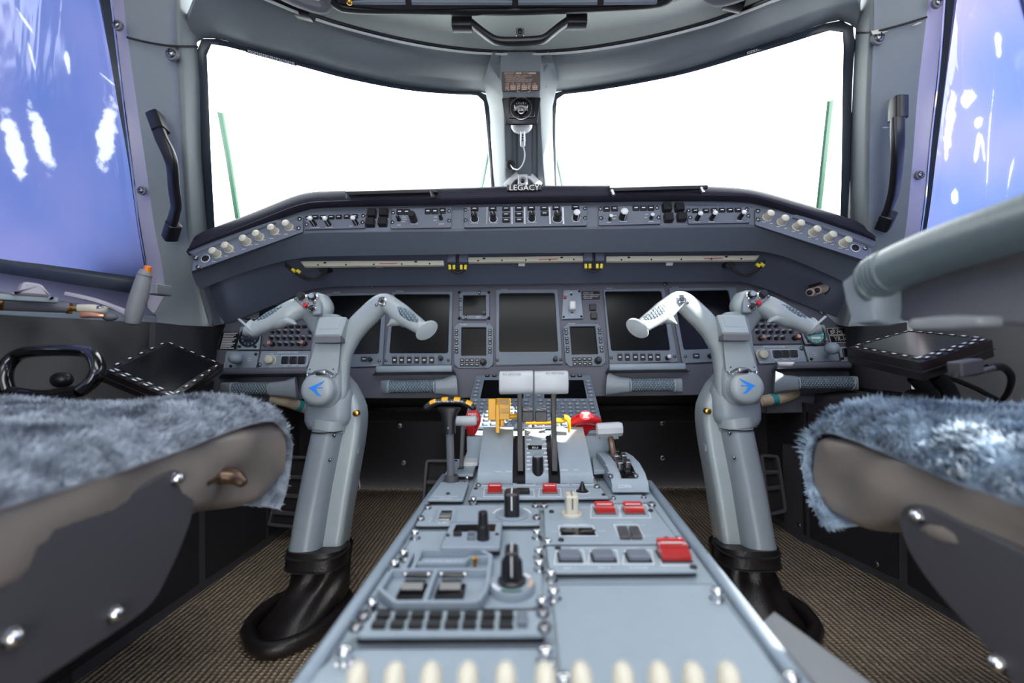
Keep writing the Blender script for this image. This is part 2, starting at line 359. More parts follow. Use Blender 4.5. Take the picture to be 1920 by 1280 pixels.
# unit knobs: radius 1, height 1
knob_mesh('k_plain', G['black'], [(1.05, 0), (1.05, .1), (.92, .14), (.88, .9), (.78, 1)], mark=1)
knob_mesh('k_white', G['white'], [(1, 0), (.9, .9), (.8, 1)])
knob_mesh('k_bare', G['black'], [(1, 0), (.94, .9), (.84, 1)])
knob_mesh('k_grey', G['ped2'], [(1, 0), (.94, .9), (.84, 1)])
knob_mesh('k_cream', G['cream'], [(1.15, 0), (1.15, .08), (1, .1), (.88, .92), (.75, 1)], n=28, flutes=1)
knob_mesh('k_tan', G['tan'], [(1, 0), (1, .8), (.9, 1)])
knob_mesh('k_copper', G['copper'], [(1, 0), (1, .9), (.9, 1)])
b = B(); b.lathe(WF, 0, 0, [(1, 0), (.92, .8), (.8, 1)], 20); b.mi = 1; b.lathe(WF, 0, 0, [(.95, .93), (.95, 1.0), (.85, 1.06)], 20); b.box(WF, -.1, -1.04, .1, -.5, .1, .95, .02); lib('k_cap', b, [G['black'], G['white']])
b = B(); b.lathe(WF, 0, 0, [(1.3, 0), (1.3, .08), (1.05, .12), (1, .45), (.9, .5)], 22); b.prism(WF, fillet(rect(-.42, -.95, .42, .95), .3, 4), .3, 1.15, .1); b.mi = 1; b.box(WF, -.06, .2, .06, .9, 1.14, 1.17, .005); lib('k_bar', b, [G['black'], G['print']])
b = B(); b.lathe(WF, 0, 0, [(1.3, 0), (1.3, .1), (1.1, .16), (1, .4), (.9, .45)], 22); b.prism(WF, fillet(rect(-.5, -1, .5, 1), .35, 4), .3, 1.1, .15); b.mi = 1; b.box(WF, -.06, -.9, .06, .9, 1.09, 1.13, .005); lib('k_creambar', b, [G['cream'], G['black']])
b = B(); b.box(WF, -1, -1, 1, 1, 0, 1, .12, .25); lib('btn', b, G['black'])
b = B(); b.box(WF, -1, -1, 1, 1, 0, 1, .12, .25); b.mi = 1; b.box(WF, -.5, -.2, .5, .2, .97, 1.03, 0); lib('btn_w', b, [G['black'], G['print']])
b = B(); b.box(WF, -1, -1, 1, 1, 0, 1, .12, .3); b.mi = 1; b.box(WF, -.3, -.2, .3, .2, .97, 1.03, 0); lib('key', b, [G['bezel'], G['print']])
b = B(); b.box(WF, -1, -1, 1, 1, 0, 1, .12, .25); lib('btn_grey', b, G['gpanel'])
b = B(); b.lathe(WF, 0, 0, [(1, 0), (1, .35), (.8, .7), (.4, .9), (.05, .95)], 16); b.mi = 1
for q in (0, 1): b.box(WF, *((-.7, -.12, .7, .12) if q else (-.12, -.7, .12, .7)), .8, .97, 0)
lib('screw', b, [G['steel'], G['black']])
b = B(); b.lathe(WF, 0, 0, [(1, 0), (1, .35), (.8, .7), (.4, .9), (.05, .95)], 12); lib('screw_dark', b, G['black'])
b = B(); b.lathe(WF, 0, 0, [(1.25, 0), (1.25, .1), (.9, .12), (.9, .7), (1, .75), (1, 1.15), (.92, 1.4), (.7, 1.6), (.35, 1.7), (.02, 1.72)], 18); b.mi = 1; b.box(WF, -.8, -.09, .8, .09, 1.5, 1.66, 0); lib('stud', b, [G['chrome'], G['steel']])
b = B(); b.lathe(WF, 0, 0, [(1, 0), (1, .3), (.7, .3), (.7, .05), (.05, .05)], 14); lib('hole', b, G['matte'])
def lp(name, key, par, F, px, py, r, h=0, ht=None, rot=0, ry=None, hp=None, lean=None):
    """a shared mesh at pixel (px, py) on frame F lifted by h; r = half size in metres, ht = height"""
    u, v = F.uv(px, py, h if hp is None else hp)
    return put(name, LIB[key], par, F.mat(u, v, h, rot) @ Mx.Diagonal((r, ry or r, ht or r, 1)))
# ================================================================ THE SHELL
CC = Ve((0, .3, .6))
def C3(l): return [P(*t) for t in l]
def sm(l, n): return crom(C3(l), n)
# planes of the two side windows
def plane3(a, b, c):
    U = (c-a); N = U.cross(b-a)
    return Fr(a, U, b-a) if N.dot(CAM-a) > 0 else Fr(c, -U, b-c)
FWL = plane3(P(0, 487, .77), P(183, -30, .80), P(275, 525, 1.04))
FWR = plane3(P(1735, 445, 1.02), P(1790, -30, .82), P(1925, 405, .80))
floor = B(); floor.grid([[(x, y, .07) for x in [-1.1+.1*i for i in range(23)]] for y in [-.9+.1*j for j in range(26)]], .03, (0, 0, 1)); struct(floor, 'floor', G['carpet'])
b = B(); b.grid([[(x, 1.62, z) for x in (-1.1, 0, 1.1)] for z in (-.03, .45, .9)], .02, CC); WFRONT = struct(b, 'wall_front', G['firewall'])
for s, nm in ((-1, 'wall_left'), (1, 'wall_right')):
    b = B(); pts = []
    if s < 0:
        xs = [-420, -200, -60, 20, 80, 140, 190, 235, 292]; fb = [415, 452, 477, 490, 497, 505, 512, 518, 527]; se = [440, 478, 501, 515, 524, 534, 541, 548, 557]; st = [470, 513, 538, 549, 558, 568, 575, 582, 592]; sh = [545, 572, 586, 591, 594, 597, 600, 602, 604]
        rows = [[], [], [], [], [], []]
        for i, x in enumerate(xs):
            y0 = FWL.X(x, fb[i]).y
            for r, (py, k) in enumerate(((fb[i]-2, .998), (se[i], .99), (st[i], .955), (sh[i]-8, .95), (sh[i], .9))): rows[r].append(P(x, py, y0*k))
            q = rows[4][-1]; rows[5].append(Ve((q.x*1.03, q.y, .0)))
    else:
        xs = [1725, 1760, 1800, 1860, 1920, 2000, 2150, 2400]; fb = [455, 448, 440, 420, 405, 388, 360, 320]; rows = [[], [], [], [], [], []]
        for i, x in enumerate(xs):
            y0 = FWR.X(x, fb[i]).y
            for r, (py, k) in enumerate(((fb[i]-2, .998), (fb[i]+22, .99), (fb[i]+60, .955), (590, .95), (600, .92))): rows[r].append(P(x, py, y0*k))
            q = rows[4][-1]; rows[5].append(Ve((q.x*1.03, q.y, .0)))
    b.grid(rows[0:2], .012, CC); b.mi = 1; b.grid(rows[1:3], .012, CC); b.mi = 2; b.grid(rows[2:5], .012, CC); b.mi = 3; b.grid(rows[4:6], .012, CC)
    # aft part of the side wall and the rear corner, out of frame
    q = rows[5][0] if s < 0 else rows[5][-1]; k = rows[4][0] if s < 0 else rows[4][-1]; k0 = rows[0][0] if s < 0 else rows[0][-1]
    b.grid([[(q.x, y, 0) for y in (-.9, q.y)], [(k.x, y, k.z) for y in (-.9, k.y)], [(k0.x, y, k0.z+.01) for y in (-.9, k.y)]], .02, CC)
    struct(b, nm, [G['seal'], G['strip'], G['shell'], G['wall']])
b = B()
for x0, x1, z0, z1 in ((-1, -.30, 0, 1.5), (.30, 1, 0, 1.5), (-.30, .30, 1.1, 1.5)): b.grid([[(x, -.9, z) for x in (x0, x1)] for z in (z0, z1)], .03, CC)
struct(b, 'wall_rear', G['shell'])
b = B(); b.grid([[(x, y, 1.42) for x in (-1, 0, 1)] for y in (-.9, -.3, .3, .62)], .02, CC); struct(b, 'ceiling', G['ceiling'])
# side posts: film edge, seal, screw strip, post face, window reveal
L = [[(183, -30), (205, 100), (222, 200), (240, 300), (258, 427), (275, 525)], [(206, -30), (221, 100), (233, 200), (246, 300), (262, 427), (282, 532)],
     [(228, -30, .785), (240, 75, .83), (256, 190, .87), (272, 300, .91), (290, 427, .97), (305, 505, 1.0), (308, 545, 1.02), (298, 575, 1.02), (268, 606, 1.0)],
     [(328, -30, .805), (330, 84, .845), (336, 190, .88), (342, 300, .92), (350, 427, .99), (362, 505, 1.03), (378, 560, 1.08), (392, 612, 1.12)],
     [(366, -30, .86), (370, 88, .893), (376, 190, .94), (383, 300, 1.0), (391, 427, 1.08), (404, 505, 1.13), (420, 560, 1.2), (432, 605, 1.24)]]
R = [[(1793, -30), (1775, 130), (1760, 250), (1745, 380), (1733, 455)], [(1772, -30), (1760, 130), (1746, 250), (1734, 380), (1722, 462)],
     [(1743, -30, .80), (1737, 35, .82), (1721, 170, .88), (1711, 300, .93), (1699, 427, 1.0), (1688, 490, 1.03), (1690, 560, 1.06), (1700, 606, 1.06)],
     [(1640, -30, .82), (1638, 60, .85), (1632, 190, .90), (1630, 300, .95), (1627, 427, 1.01), (1618, 505, 1.05), (1606, 560, 1.1), (1590, 612, 1.14)],
     [(1610, -30, .87), (1604, 60, .90), (1598, 190, .96), (1592, 300, 1.02), (1586, 427, 1.1), (1576, 505, 1.15), (1560, 560, 1.2), (1545, 605, 1.26)]]
PC = []
for T_, FW, n in ((L, FWL, 'trim_1'), (R, FWR, 'trim_2')):
    c = [crom([FW.X(x, y) for x, y in T_[0]], 20), crom([FW.X(x, y, .008) for x, y in T_[1]], 20), sm(T_[2], 20), sm(T_[3], 20), sm(T_[4], 20)]; PC.append(c)
    b = B(); b.grid(c[0:2], .01, CC); b.mi = 1; m = [p+(CC-p).normalized()*.006 for p in c[1]]
    b.grid([m, [a.lerp(d, .5)+(CC-a).normalized()*.006 for a, d in zip(c[1], c[2])], c[2]], .01, CC); struct(b, n, [G['seal'], G['strip']])
    b = B(); k = [[a.lerp(d, t) for a, d in zip(c[2], c[3])] for t in (.12, .5, .85)]
    b.grid([[p for p in c[2]]]+k+[c[3]], .012, CC)
    b.mi = 0; b.grid([c[3], [a.lerp(d, .25)+(CC-a).normalized()*.006 for a, d in zip(c[3], c[4])], c[4]], .012, CC); struct(b, 'trim_3' if n == 'trim_1' else 'trim_4', G['shell'])
    b = B(); b.sweep([p+(CC-p).normalized()*.004 for p in c[1]], .0035, 8); struct(b, 'trim_5' if n == 'trim_1' else 'trim_6', G['chrome'])
for pts, n in (([(238, 70, .823), (270, 78, .828), (310, 85, .832), (334, 87, .846), (370, 88, .888)], 'trim_16'), ([(1738, 32, .815), (1700, 44, .825), (1660, 55, .835), (1640, 60, .846), (1606, 62, .895)], 'trim_17')):
    b = B(); b.sweep(C3(pts), .002, 8, (0, 1, 0), 24); struct(b, n, G['matte'])
tr4 = bpy.data.objects['trim_4']
for l in ([(1634, 58, .842), (1648, 55, .842), (1655, 59, .84), (1666, 58, .838), (1654, 62, .84), (1637, 64, .843)], [(1711, 48, .824), (1722, 42, .82), (1730, 41, .818), (1722, 45, .82)], [(1654, 239, .90), (1660, 237, .9), (1667, 239, .898), (1660, 240.5, .9)]):
    q = C3(l); F = Fr(q[0], Rt, Up); b = B(); n = (CC-q[0]).normalized()*.004; b.add([p+n for p in q]+[p for p in q], [tuple(range(len(q))), tuple(range(2*len(q)-1, len(q)-1, -1))]+[(i, (i+1) % len(q), len(q)+(i+1) % len(q), len(q)+i) for i in range(len(q))]); part(b, 'paint_chip', G['cream'], tr4, 0)
# top beam
eL = [(400, -50, .74), (505, -5, .82), (560, 18, .86), (640, 45, .93), (760, 75, 1.0), (870, 92, 1.06), (975, 97, 1.1)]
eR = [(975, 97, 1.1), (1080, 92, 1.06), (1200, 73, 1.0), (1320, 43, .93), (1400, 15, .87), (1450, -5, .82), (1570, -50, .74)]
dL = [(385, -48, .77), (505, 2, .84), (560, 27, .88), (640, 60, .96), (760, 96, 1.04), (870, 116, 1.1), (975, 122, 1.13)]
dR = [(975, 122, 1.13), (1080, 115, 1.1), (1200, 92, 1.04), (1320, 56, .96), (1400, 26, .89), (1450, 2, .84), (1585, -48, .77)]
cL = [(350, 40, .85), (390, 46, .865), (470, 66, .90), (560, 94, .96), (650, 120, 1.02), (760, 141, 1.10), (850, 150, 1.17), (975, 156, 1.22)]
cR = [(975, 156, 1.22), (1105, 148, 1.17), (1200, 130, 1.1), (1310, 102, 1.02), (1400, 70, .96), (1490, 38, .90), (1560, 14, .865), (1612, 8, .85)]
oL = [(392, 475, 1.1), (388, 427, 1.075), (380, 300, .99), (372, 150, .925), (369, 98, .898), (372, 78, .896), (389, 70, .902), (468, 88, .94), (562, 113, 1.0), (652, 138, 1.06), (762, 160, 1.14), (851, 170, 1.21), (898, 172, 1.25), (913, 176, 1.26), (917, 196, 1.275), (921, 260, 1.36), (925, 320, 1.45), (930, 400, 1.56)]
oR = [(1586, 475, 1.1), (1588, 427, 1.08), (1594, 300, 1.01), (1599, 150, .945), (1603, 72, .903), (1598, 47, .9), (1575, 38, .905), (1540, 46, .918), (1480, 66, .943), (1400, 93, 1.0), (1290, 128, 1.06), (1200, 148, 1.14), (1110, 163, 1.21), (1055, 170, 1.245), (1040, 173, 1.255), (1036, 196, 1.275), (1036, 260, 1.36), (1038, 320, 1.45), (1041, 400, 1.56)]
sL = [(366, 82, .897)]+oL[5:14]+[(975, 178, 1.29)]; sR = [(975, 178, 1.29)]+oR[5:15][::-1]+[(1607, 56, .902)]
b = B()
for e, d, c, s in ((eL, dL, cL, sL), (eR, dR, cR, sR)):
    e, d, c, s = [sm(t, 40) for t in (e, d, c, s)]
    b.grid([e, [p.lerp(q, .6)+Ve((0, 0, .004)) for p, q in zip(e, d)], d, [p.lerp(q, .15)+(CC-p).normalized()*.004 for p, q in zip(d, c)], [p.lerp(q, .85)+(CC-p).normalized()*.004 for p, q in zip(d, c)], c, [p.lerp(q, .3)+(CC-p).normalized()*.004 for p, q in zip(c, s)], s], .012, CC)
struct(b, 'wall_windshield', G['shell'])
b = B(); el = sm(eL+eR[1:], 70); b.sweep([p+(CC-p).normalized()*.003 for p in el], .004, 8); struct(b, 'trim_7', G['black'])
b = B(); b.sweep([p+(CC-p).normalized()*.004+Ve((0, 0, -.006)) for p in el], .0026, 8); struct(b, 'trim_8', G['white'])
# ceiling from the beam to the overhead panel
rim = [(380, -110, .66), (520, -30, .78), (620, 10, .85), (760, 24, .9), (950, 26, .92), (1130, 20, .9), (1260, 5, .85), (1400, -40, .78), (1600, -120, .66)]
r_ = sm(rim, 40); e_ = sm(eL+eR[1:], 40)
b = B(); b.grid([e_, [p.lerp(q, .3)+Ve((0, 0, .012)) for p, q in zip(e_, r_)], [p.lerp(q, .75)+Ve((0, 0, .014)) for p, q in zip(e_, r_)], r_, [p+Ve((0, -.03, .10)) for p in r_], [Ve((p.x, min(p.y, .6), 1.42)) for p in r_]], .012, CC); struct(b, 'ceiling_front', G['ceiling'])
# centre post
PF = {98: 1.09, 118: 1.098, 150: 1.11, 182: 1.13, 200: 1.142, 250: 1.2, 300: 1.28, 350: 1.36, 400: 1.46}
post = [(98, 1.075, 922, 937, 1018, 1034), (118, 1.10, 915, 936, 1017, 1040), (150, 1.15, 906, 937, 1015, 1048), (182, 1.2, 912, 940, 1015, 1040), (200, 1.22, 917, 942, 1016, 1036), (250, 1.29, 921, 943, 1018, 1036), (300, 1.37, 924, 945, 1021, 1038), (350, 1.46, 927, 947, 1024, 1041), (400, 1.56, 930, 950, 1027, 1044)]
b = B(); rows = []
for py, y, a, c, d, e in post:
    g = (py > 190); yo = y; y = PF[py]+.05
    mid = [(c, y-.045), (c+3, y-.05)]+([(957, y-.05), (962, y-.035), (968, y-.035), (972, y-.05), (995, y-.05), (999, y-.035), (1005, y-.035), (1009, y-.05)] if g else [(c+(d-c)*t, y-.05) for t in (.15, .2, .3, .4, .6, .7, .8, .9)])+[(d-3, y-.05), (d, y-.045)]
    y_ = y; rows.append([P(a, py, yo+.04), P(a+2, py, yo)]+[P(x, py, yy) for x, yy in mid]+[P(e-2, py, yo), P(e, py, yo+.04)])
b.grid(rows, .01, CC); struct(b, 'trim_9', G['shell'])
# windshield seals and panes
gL = [(406, 470, 1.1), (403, 427, 1.075), (396, 300, .99), (390, 150, .925), (388, 98, .902), (391, 86, .902), (402, 83, .907), (466, 98, .94), (562, 124, 1.0), (652, 148, 1.06), (762, 169, 1.14), (850, 177, 1.21), (893, 179, 1.25), (904, 184, 1.26), (908, 198, 1.275), (914, 260, 1.36), (919, 320, 1.45), (923, 400, 1.56)]
gR = [(1574, 470, 1.1), (1575, 427, 1.08), (1578, 300, 1.01), (1580, 150, .945), (1581, 72, .905), (1578, 57, .902), (1568, 55, .905), (1540, 62, .92), (1480, 81, .945), (1400, 105, 1.0), (1290, 137, 1.06), (1200, 156, 1.14), (1110, 171, 1.21), (1060, 177, 1.245), (1047, 181, 1.255), (1043, 198, 1.275), (1042, 260, 1.36), (1043, 320, 1.45), (1046, 400, 1.56)]
for g, o, n1, n2 in ((gL, oL, 'trim_10', 'window_2'), (gR, oR, 'trim_11', 'window_3')):
    gg = sm(g, 60); oo = [p+(CC-p).normalized()*.004 for p in sm(o, 60)]
    b = B(); b.grid([[p+(p-CC).normalized()*.012 for p in oo], oo, [p.lerp(q, .5)+(CC-p).normalized()*.003 for p, q in zip(oo, gg)], gg, [p+(p-CC).normalized()*.02 for p in gg]]); sl = struct(b, n1, G['seal'])
    for k, (x0, y0, d0, x1, y1, d1) in enumerate([(461, 95, .93, 556, 121, .985)] if n1 == 'trim_10' else [(1398, 101, .995, 1497, 70, .945)]):
        p, q = P(x0, y0, d0), P(x1, y1, d1); F = Fr(p, q-p, Up); b = B(); b.box(F, 0, -.0035, (q-p).length, .0035, 0, .0012, .0002); part(b, 'decal', G['black'], sl); b = B()
        for r in (-.0017, .0013):
            for i in range(26): u = (q-p).length*(.03+.036*i); b.add([F.w(u, r-.0009, .0015), F.w(u+.0022+.001*(i % 3 == 0), r-.0009, .0015), F.w(u+.0022, r+.0009, .0015), F.w(u, r+.0009, .0015)], [(0, 1, 2, 3)])
        part(b, 'legend_print', G['print'], sl, 0)
    i0 = 5; a = sm(g[:6], 20)[::-1]; c = sm(g[13:], 20); top = sm(g[5:14], 24); bot = [a[-1].lerp(c[-1], i/23) for i in range(24)]
    rows = [[top[j].lerp(bot[j], i/19) for j in range(24)] for i in range(20)]
    for i in range(20):
        dl = a[i]-rows[i][0]; dr = c[i]-rows[i][-1]
        rows[i] = [p+dl*(1-j/23)+dr*(j/23)+(p-CC).normalized()*.01 for j, p in enumerate(rows[i])]
    b = B(); b.grid(rows, .004, CC); struct(b, n2, G['glass'])
# side panes under wrinkled film; aft of the frame the right film leaves two gaps that let the sun in
def wave(s, t): return .0022*math.sin(9*s+3*t)*math.sin(6*t+4*s)+.0012*math.sin(23*s-11*t)
for FW, n, edge in ((FWL, 'window_1', 0), (FWR, 'window_4', 1)):
    b = B(); rows = []; c0, c1 = PC[edge][0], PC[edge][1]; e0 = list(c1); e0[-1] = e0[-1]+(e0[-1]-e0[-2])*.5; ym = -.85 if edge == 0 else .735
    for i in range(26):
        t = i/25; k = min(18, int(t*19)); q = e0[k].lerp(e0[k+1], t*19-k); row = []
        for j in range(36):
            s = j/35; y = q.y+.07+(ym-q.y-.07)*s; r = Ve((q.x, y, q.z)); r.x += -FW.N.dot(r-FW.O)/FW.N.x
            row.append(r+FW.N*(wave(s*2 if edge == 0 else s, t)*min(1, s*6)-.012))
        rows.append(row)
    b.grid(rows, .002, CC)
    if edge:
        zt, zb = rows[0][0].z, rows[-1][0].z
        def quad(y0, y1, z0, z1):
            r = []
            for z in (z0, z1):
                r.append([])
                for y in (y0, (y0+y1)/2, y1): p = Ve((.85, y, z)); p.x += -FW.N.dot(p-FW.O)/FW.N.x; r[-1].append(p-FW.N*.012)
            b.grid(r, .002, CC)
        GY0, GY1, GZ0, GZ1 = .55, .69, 1.0, 1.14
        quad(GY1, .74, zb-.06, zt); quad(GY0, GY1, GZ1, zt); quad(GY0, GY1, zb-.06, GZ0); quad(.28, GY0, zb-.06, zt); quad(-.85, .12, zb-.06, zt); quad(.12, .28, zb-.06, .81); quad(.12, .28, .85, .90); quad(.12, .18, .90, .925); quad(.225, .28, .90, .925); quad(.12, .28, .925, zt)
    
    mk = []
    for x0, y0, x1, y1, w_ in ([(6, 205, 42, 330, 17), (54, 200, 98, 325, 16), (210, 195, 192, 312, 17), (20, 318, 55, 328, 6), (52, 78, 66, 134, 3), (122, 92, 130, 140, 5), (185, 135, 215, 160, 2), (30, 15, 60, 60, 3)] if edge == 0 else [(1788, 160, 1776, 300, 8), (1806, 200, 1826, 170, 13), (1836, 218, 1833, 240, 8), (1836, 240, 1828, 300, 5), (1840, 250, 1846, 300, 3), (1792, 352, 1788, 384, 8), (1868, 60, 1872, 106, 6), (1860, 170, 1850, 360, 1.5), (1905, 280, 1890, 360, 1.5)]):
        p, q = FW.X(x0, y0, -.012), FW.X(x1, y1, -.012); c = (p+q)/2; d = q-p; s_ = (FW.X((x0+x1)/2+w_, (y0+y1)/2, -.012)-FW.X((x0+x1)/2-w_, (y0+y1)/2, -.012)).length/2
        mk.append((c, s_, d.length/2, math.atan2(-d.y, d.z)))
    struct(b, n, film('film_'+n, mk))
# upper side wall above the film, out of frame, and the roof rails that close the shell
for s, c, n in ((-1, PC[0], 'wall_upper_left'), (1, PC[1], 'wall_upper_right')):
    b = B(); a = c[0][0]; b.grid([[(a.x+s*.012, y, a.z-.01) for y in (-.9, a.y+.02)], [(s*.62, y, 1.43) for y in (-.9, a.y+.02)]], .015, CC)
    b.grid([[(s*.62, y, 1.43) for y in (.55, .85)], [(s*.3, y, 1.42) for y in (.55, .85)]], .01, CC)
    c_ = c; j_ = 0 if s < 0 else -1; b.grid([[c_[0][0]+Ve((s*.02, -.05, 0)), c_[2][0]+Ve((0, -.03, 0)), c_[3][0], c_[4][0], e_[j_]], [Ve((s*.62, .68, 1.44)), Ve((s*.60, .7, 1.44)), Ve((s*.5, .66, 1.44)), Ve((s*.45, .64, 1.44)), r_[j_]+Ve((0, 0, .1))]], .01, CC)
    struct(b, n, G['shell'])
# ---------------------------------------------------------------- things on the shell
def bolt(px, py, y, lbl, r=.008, key='screw'):
    F = Fr(P(px, py, y), Rt, Up); o = thing('post_bolt', lbl, 'bolt', F.O)
    b = B(); b.lathe(F, 0, 0, [(r*1.5, -.004), (r*1.5, .001), (r*1.1, .002), (r*1.1, 0)], 20); part(b, 'washer', G['shell_dark'], o)
    put('bolt_head', LIB[key], o, F.mat() @ Mx.Diagonal((r, r, r, 1)))
bolt(322, 101, .84, 'bolt near the top of the grey post by the blue film window')
bolt(265, 357, .925, 'bolt on pale screw strip beside the blue film window, mid height', .006)
bolt(220, 47, .80, 'bolt on pale screw strip beside the blue film window, at the top', .006)
bolt(1647, 71, .845, 'bolt near the top of the dark post by the lilac film window')
bolt(1725, 328, .945, 'bolt on pale screw strip beside the lilac film window, mid height', .006)
bolt(1758, 5, .80, 'bolt on pale screw strip beside the lilac film window, at the top', .006)
def grab(pa, pb, bar, lbl, w):
    o = thing('grab_handle', lbl, 'handle', P(*pb)); 
    for q, d, nm in ((pa, .012, 'mount_block'), (pb, .012, 'mount_block')):
        i = 0 if q is pa else -1; t = (P(*bar[1])-P(*bar[0])).normalized() if q is pa else (P(*bar[-1])-P(*bar[-2])).normalized()
        b = B(); c = P(*q); b.sweep([c-t*.02, c+t*.02], (w*1.05, .013), 16, (0, -1, .2), 0, 5, rnd=.002); part(b, nm, G['black'], o)
    b = B(); b.sweep(C3(bar), [(w, .007)]*len(bar), 16, (0, -1, .2), 40, 3.5); part(b, 'grip_bar', G['black'], o)
grab((296, 231, .85), (322, 433, .945), [(298, 246, .842), (304, 262, .838), (315, 285, .84), (322, 307, .85), (326, 350, .88), (330, 385, .905), (327, 402, .92), (321, 422, .935)], 'black grab handle on the grey post beside the blue film window', .011)
grab((1684, 204, .865), (1661, 414, .975), [(1683, 222, .855), (1683, 250, .855), (1683, 285, .865), (1680, 325, .89), (1675, 362, .92), (1669, 382, .94), (1662, 398, .96)], 'black grab handle on the dark post beside the lilac film window', .0115)
# overhead handle
o = thing('ceiling_grab_rail', 'black angled grab handle under the ceiling ahead of the overhead panel', 'handle', P(975, 40, .93))
for x0, x1, y0 in ((849, 885, 46), (1062, 1099, 41)):
    b = B(); b.sweep([P(x0, y0, .93), P(x1, y0, .93)], (.013, .011), 16, (0, 0, 1), 0, 5, rnd=.002); part(b, 'mount_block', G['black'], o)
b = B(); b.sweep(C3([(884, 44, .925), (900, 57, .925), (918, 70, .925), (930, 76, .925), (950, 78, .925), (1005, 76, .925), (1020, 73, .925), (1035, 62, .925), (1050, 50, .925), (1063, 41, .925)]), (.009, .0065), 14, (0, 0, 1), 44, 3.5); part(b, 'grip_bar', G['black'], o)
F = Fr(P(975, 62, .98), Rt, Up); o = thing('ceiling_latch', 'small chrome latch behind the overhead handle', 'latch', F.O)
b = B(); b.box(F, -.009, -.007, .009, .009, -.02, .004, .001, .003); part(b, 'latch_plate', G['steel'], o); b = B(); b.lathe(F, 0, 0, [(.005, .004), (.005, .008), (.002, .01)], 12); part(b, 'latch_button', G['black'], o)
# overhead panel
o = thing('overhead_console', 'overhead panel with black rubber rim at the top of the photo', 'panel', P(950, 10, .9))
b = B(); b.sweep(C3([(585, -70, .76), (618, -5, .83), (640, 14, .85), (760, 19, .885), (950, 20, .9), (1130, 14, .885), (1238, 6, .85), (1262, -8, .83), (1300, -70, .76)]), (.009, .007), 10, (0, 0, 1), 60, 2.5); part(b, 'rubber_rim', G['black'], o)
b = B(); b.grid([sm([(625, -60, .75), (640, 8, .84), (950, 14, .89), (1238, 0, .84), (1258, -60, .75)], 20), [p+Ve((0, -.3, .06)) for p in sm([(625, -60, .75), (640, 8, .84), (950, 14, .89), (1238, 0, .84), (1258, -60, .75)], 20)]], .03, CC); part(b, 'panel_plate', G['dark'], o)
F = Fr(P(655, 1, .80), (1, 0, 0), (0, -1, .25))
for x0, x1 in ((650, 760), (772, 960), (972, 1120), (1132, 1232)):
    b = B(); ya = 5-abs(955-x0)*.004; b.sweep([P(x0, ya, .84+.04*(1-abs(955-x0)/310)), P(x1, 5-abs(955-x1)*.006, .84+.04*(1-abs(955-x1)/310))], (.004, .003), 8, (0, 0, 1), 0, 5); part(b, 'module_edge', G['bezel'], o)
b = B(); b.ball(P(655, 3, .825), .006, 12, 8); part(b, 'brass_stud', G['brass'], o)
# ceiling edge housings with their clips
for pts, cl, lb in (([(470, -60, .72), (530, -12, .79), (575, 8, .83), (606, 14, .845), (613, -5, .83), (600, -60, .76)], (571, 26, .865), 'grey housing and black clip at the ceiling edge above the blue film window side'), ([(1300, -60, .76), (1322, -18, .83), (1345, 0, .845), (1395, -12, .82), (1450, -45, .77)], (1376, 9, .862), 'grey housing and black clip at the ceiling edge above the lilac film window side')):
    o = thing('visor_housing', lb, 'housing', P(*pts[2])); b = B(); b.sweep(C3(pts), (.012, .009), 10, (0, 0, 1), 30, 2.4); part(b, 'housing_lip', G['shell_dark'], o)
    b = B(); c = P(*cl); b.sweep([c+Ve((-.016, 0, .006)), c+Ve((.016, 0, -.002))], (.012, .01), 12, (0, 0, 1), 0, 5); part(b, 'clip', G['black'], o)
# magnetic compass, its card, its cord
F = Fr(P(977, 171, 1.118), (1, 0, 0), P(977, 134, 1.098)-P(977, 171, 1.118))
o = thing('compass_card', 'brown printed compass calibration card above the compass', 'placard', F.X(977, 152))
b = B(); b.pxprism(F, [(941, 171), (1013, 169), (1013, 134), (941, 135)], 0, .003, .0005, .003); part(b, 'card_plate', G['placard2'], o)
rows_ = (('AIRCRAFT', 945, 965, 137.5), ('DATE', 981, 990, 137.0), ('MAGNETIC COMPASS CALIBRATION', 947, 997, 142.3), ('WITH ENGINES, ELECTRICAL', 947, 985, 145.8), ('GENERATORS AND RADIOS ON, AND', 948, 998, 149.2), ('WINDSHIELD ICE PROTECTION OFF', 948, 996, 152.6), ('FOR   USE    FOR   USE    FOR   USE', 948, 1005, 157.5))
for s, x0, x1, y in rows_: txt(F, s, x0, x1, y, G['tan'], o, .0033, asp=1.2)
for i, x in enumerate((948, 969, 989)):
    for r in range(3):
        b = B(); b.pxprism(F, [(x+9, 162.3+r*3.1), (x+19, 162.2+r*3.1), (x+19, 159.9+r*3.1), (x+9, 160+r*3.1)], .003, .0034, 0); part(b, 'value_strip', G['tan'], o)
        txt(F, ('030', '060', 'N', '120', '150', 'E', '210', '240', 'S')[i*3+r], x, x+6, 161.1+r*3.1, G['tan'], o, .0033)
for x0, x1 in ((967, 978), (991, 1005)): b = B(); b.pxprism(F, [(x0, 138.8), (x1, 138.6), (x1, 135.4), (x0, 135.6)], .003, .0034, 0); part(b, 'value_strip', G['tan'], o)
for x in (945.5, 1009): lp('screw', 'screw', o, F, x, 152, .0022, .003)
F = Fr(P(977, 208, 1.10), (1, 0, 0), (0, -.08, 1))
o = thing('magnetic_compass', 'black magnetic compass on the windshield centre post', 'compass', F.X(977, 230))
b = B(); o0 = F.q([(948, 234), (1008, 233), (1014, 182), (941, 183)]); b.rings([[F.w(p[0]*.9, p[1]*.62+.012, -.06) for p in fillet(o0, .004)], [F.w(p[0], p[1], -.002) for p in fillet(o0, .004)], [F.w(p[0], p[1], 0) for p in fillet(inset(o0, .002), .004)]]); part(b, 'housing', G['black'], o)
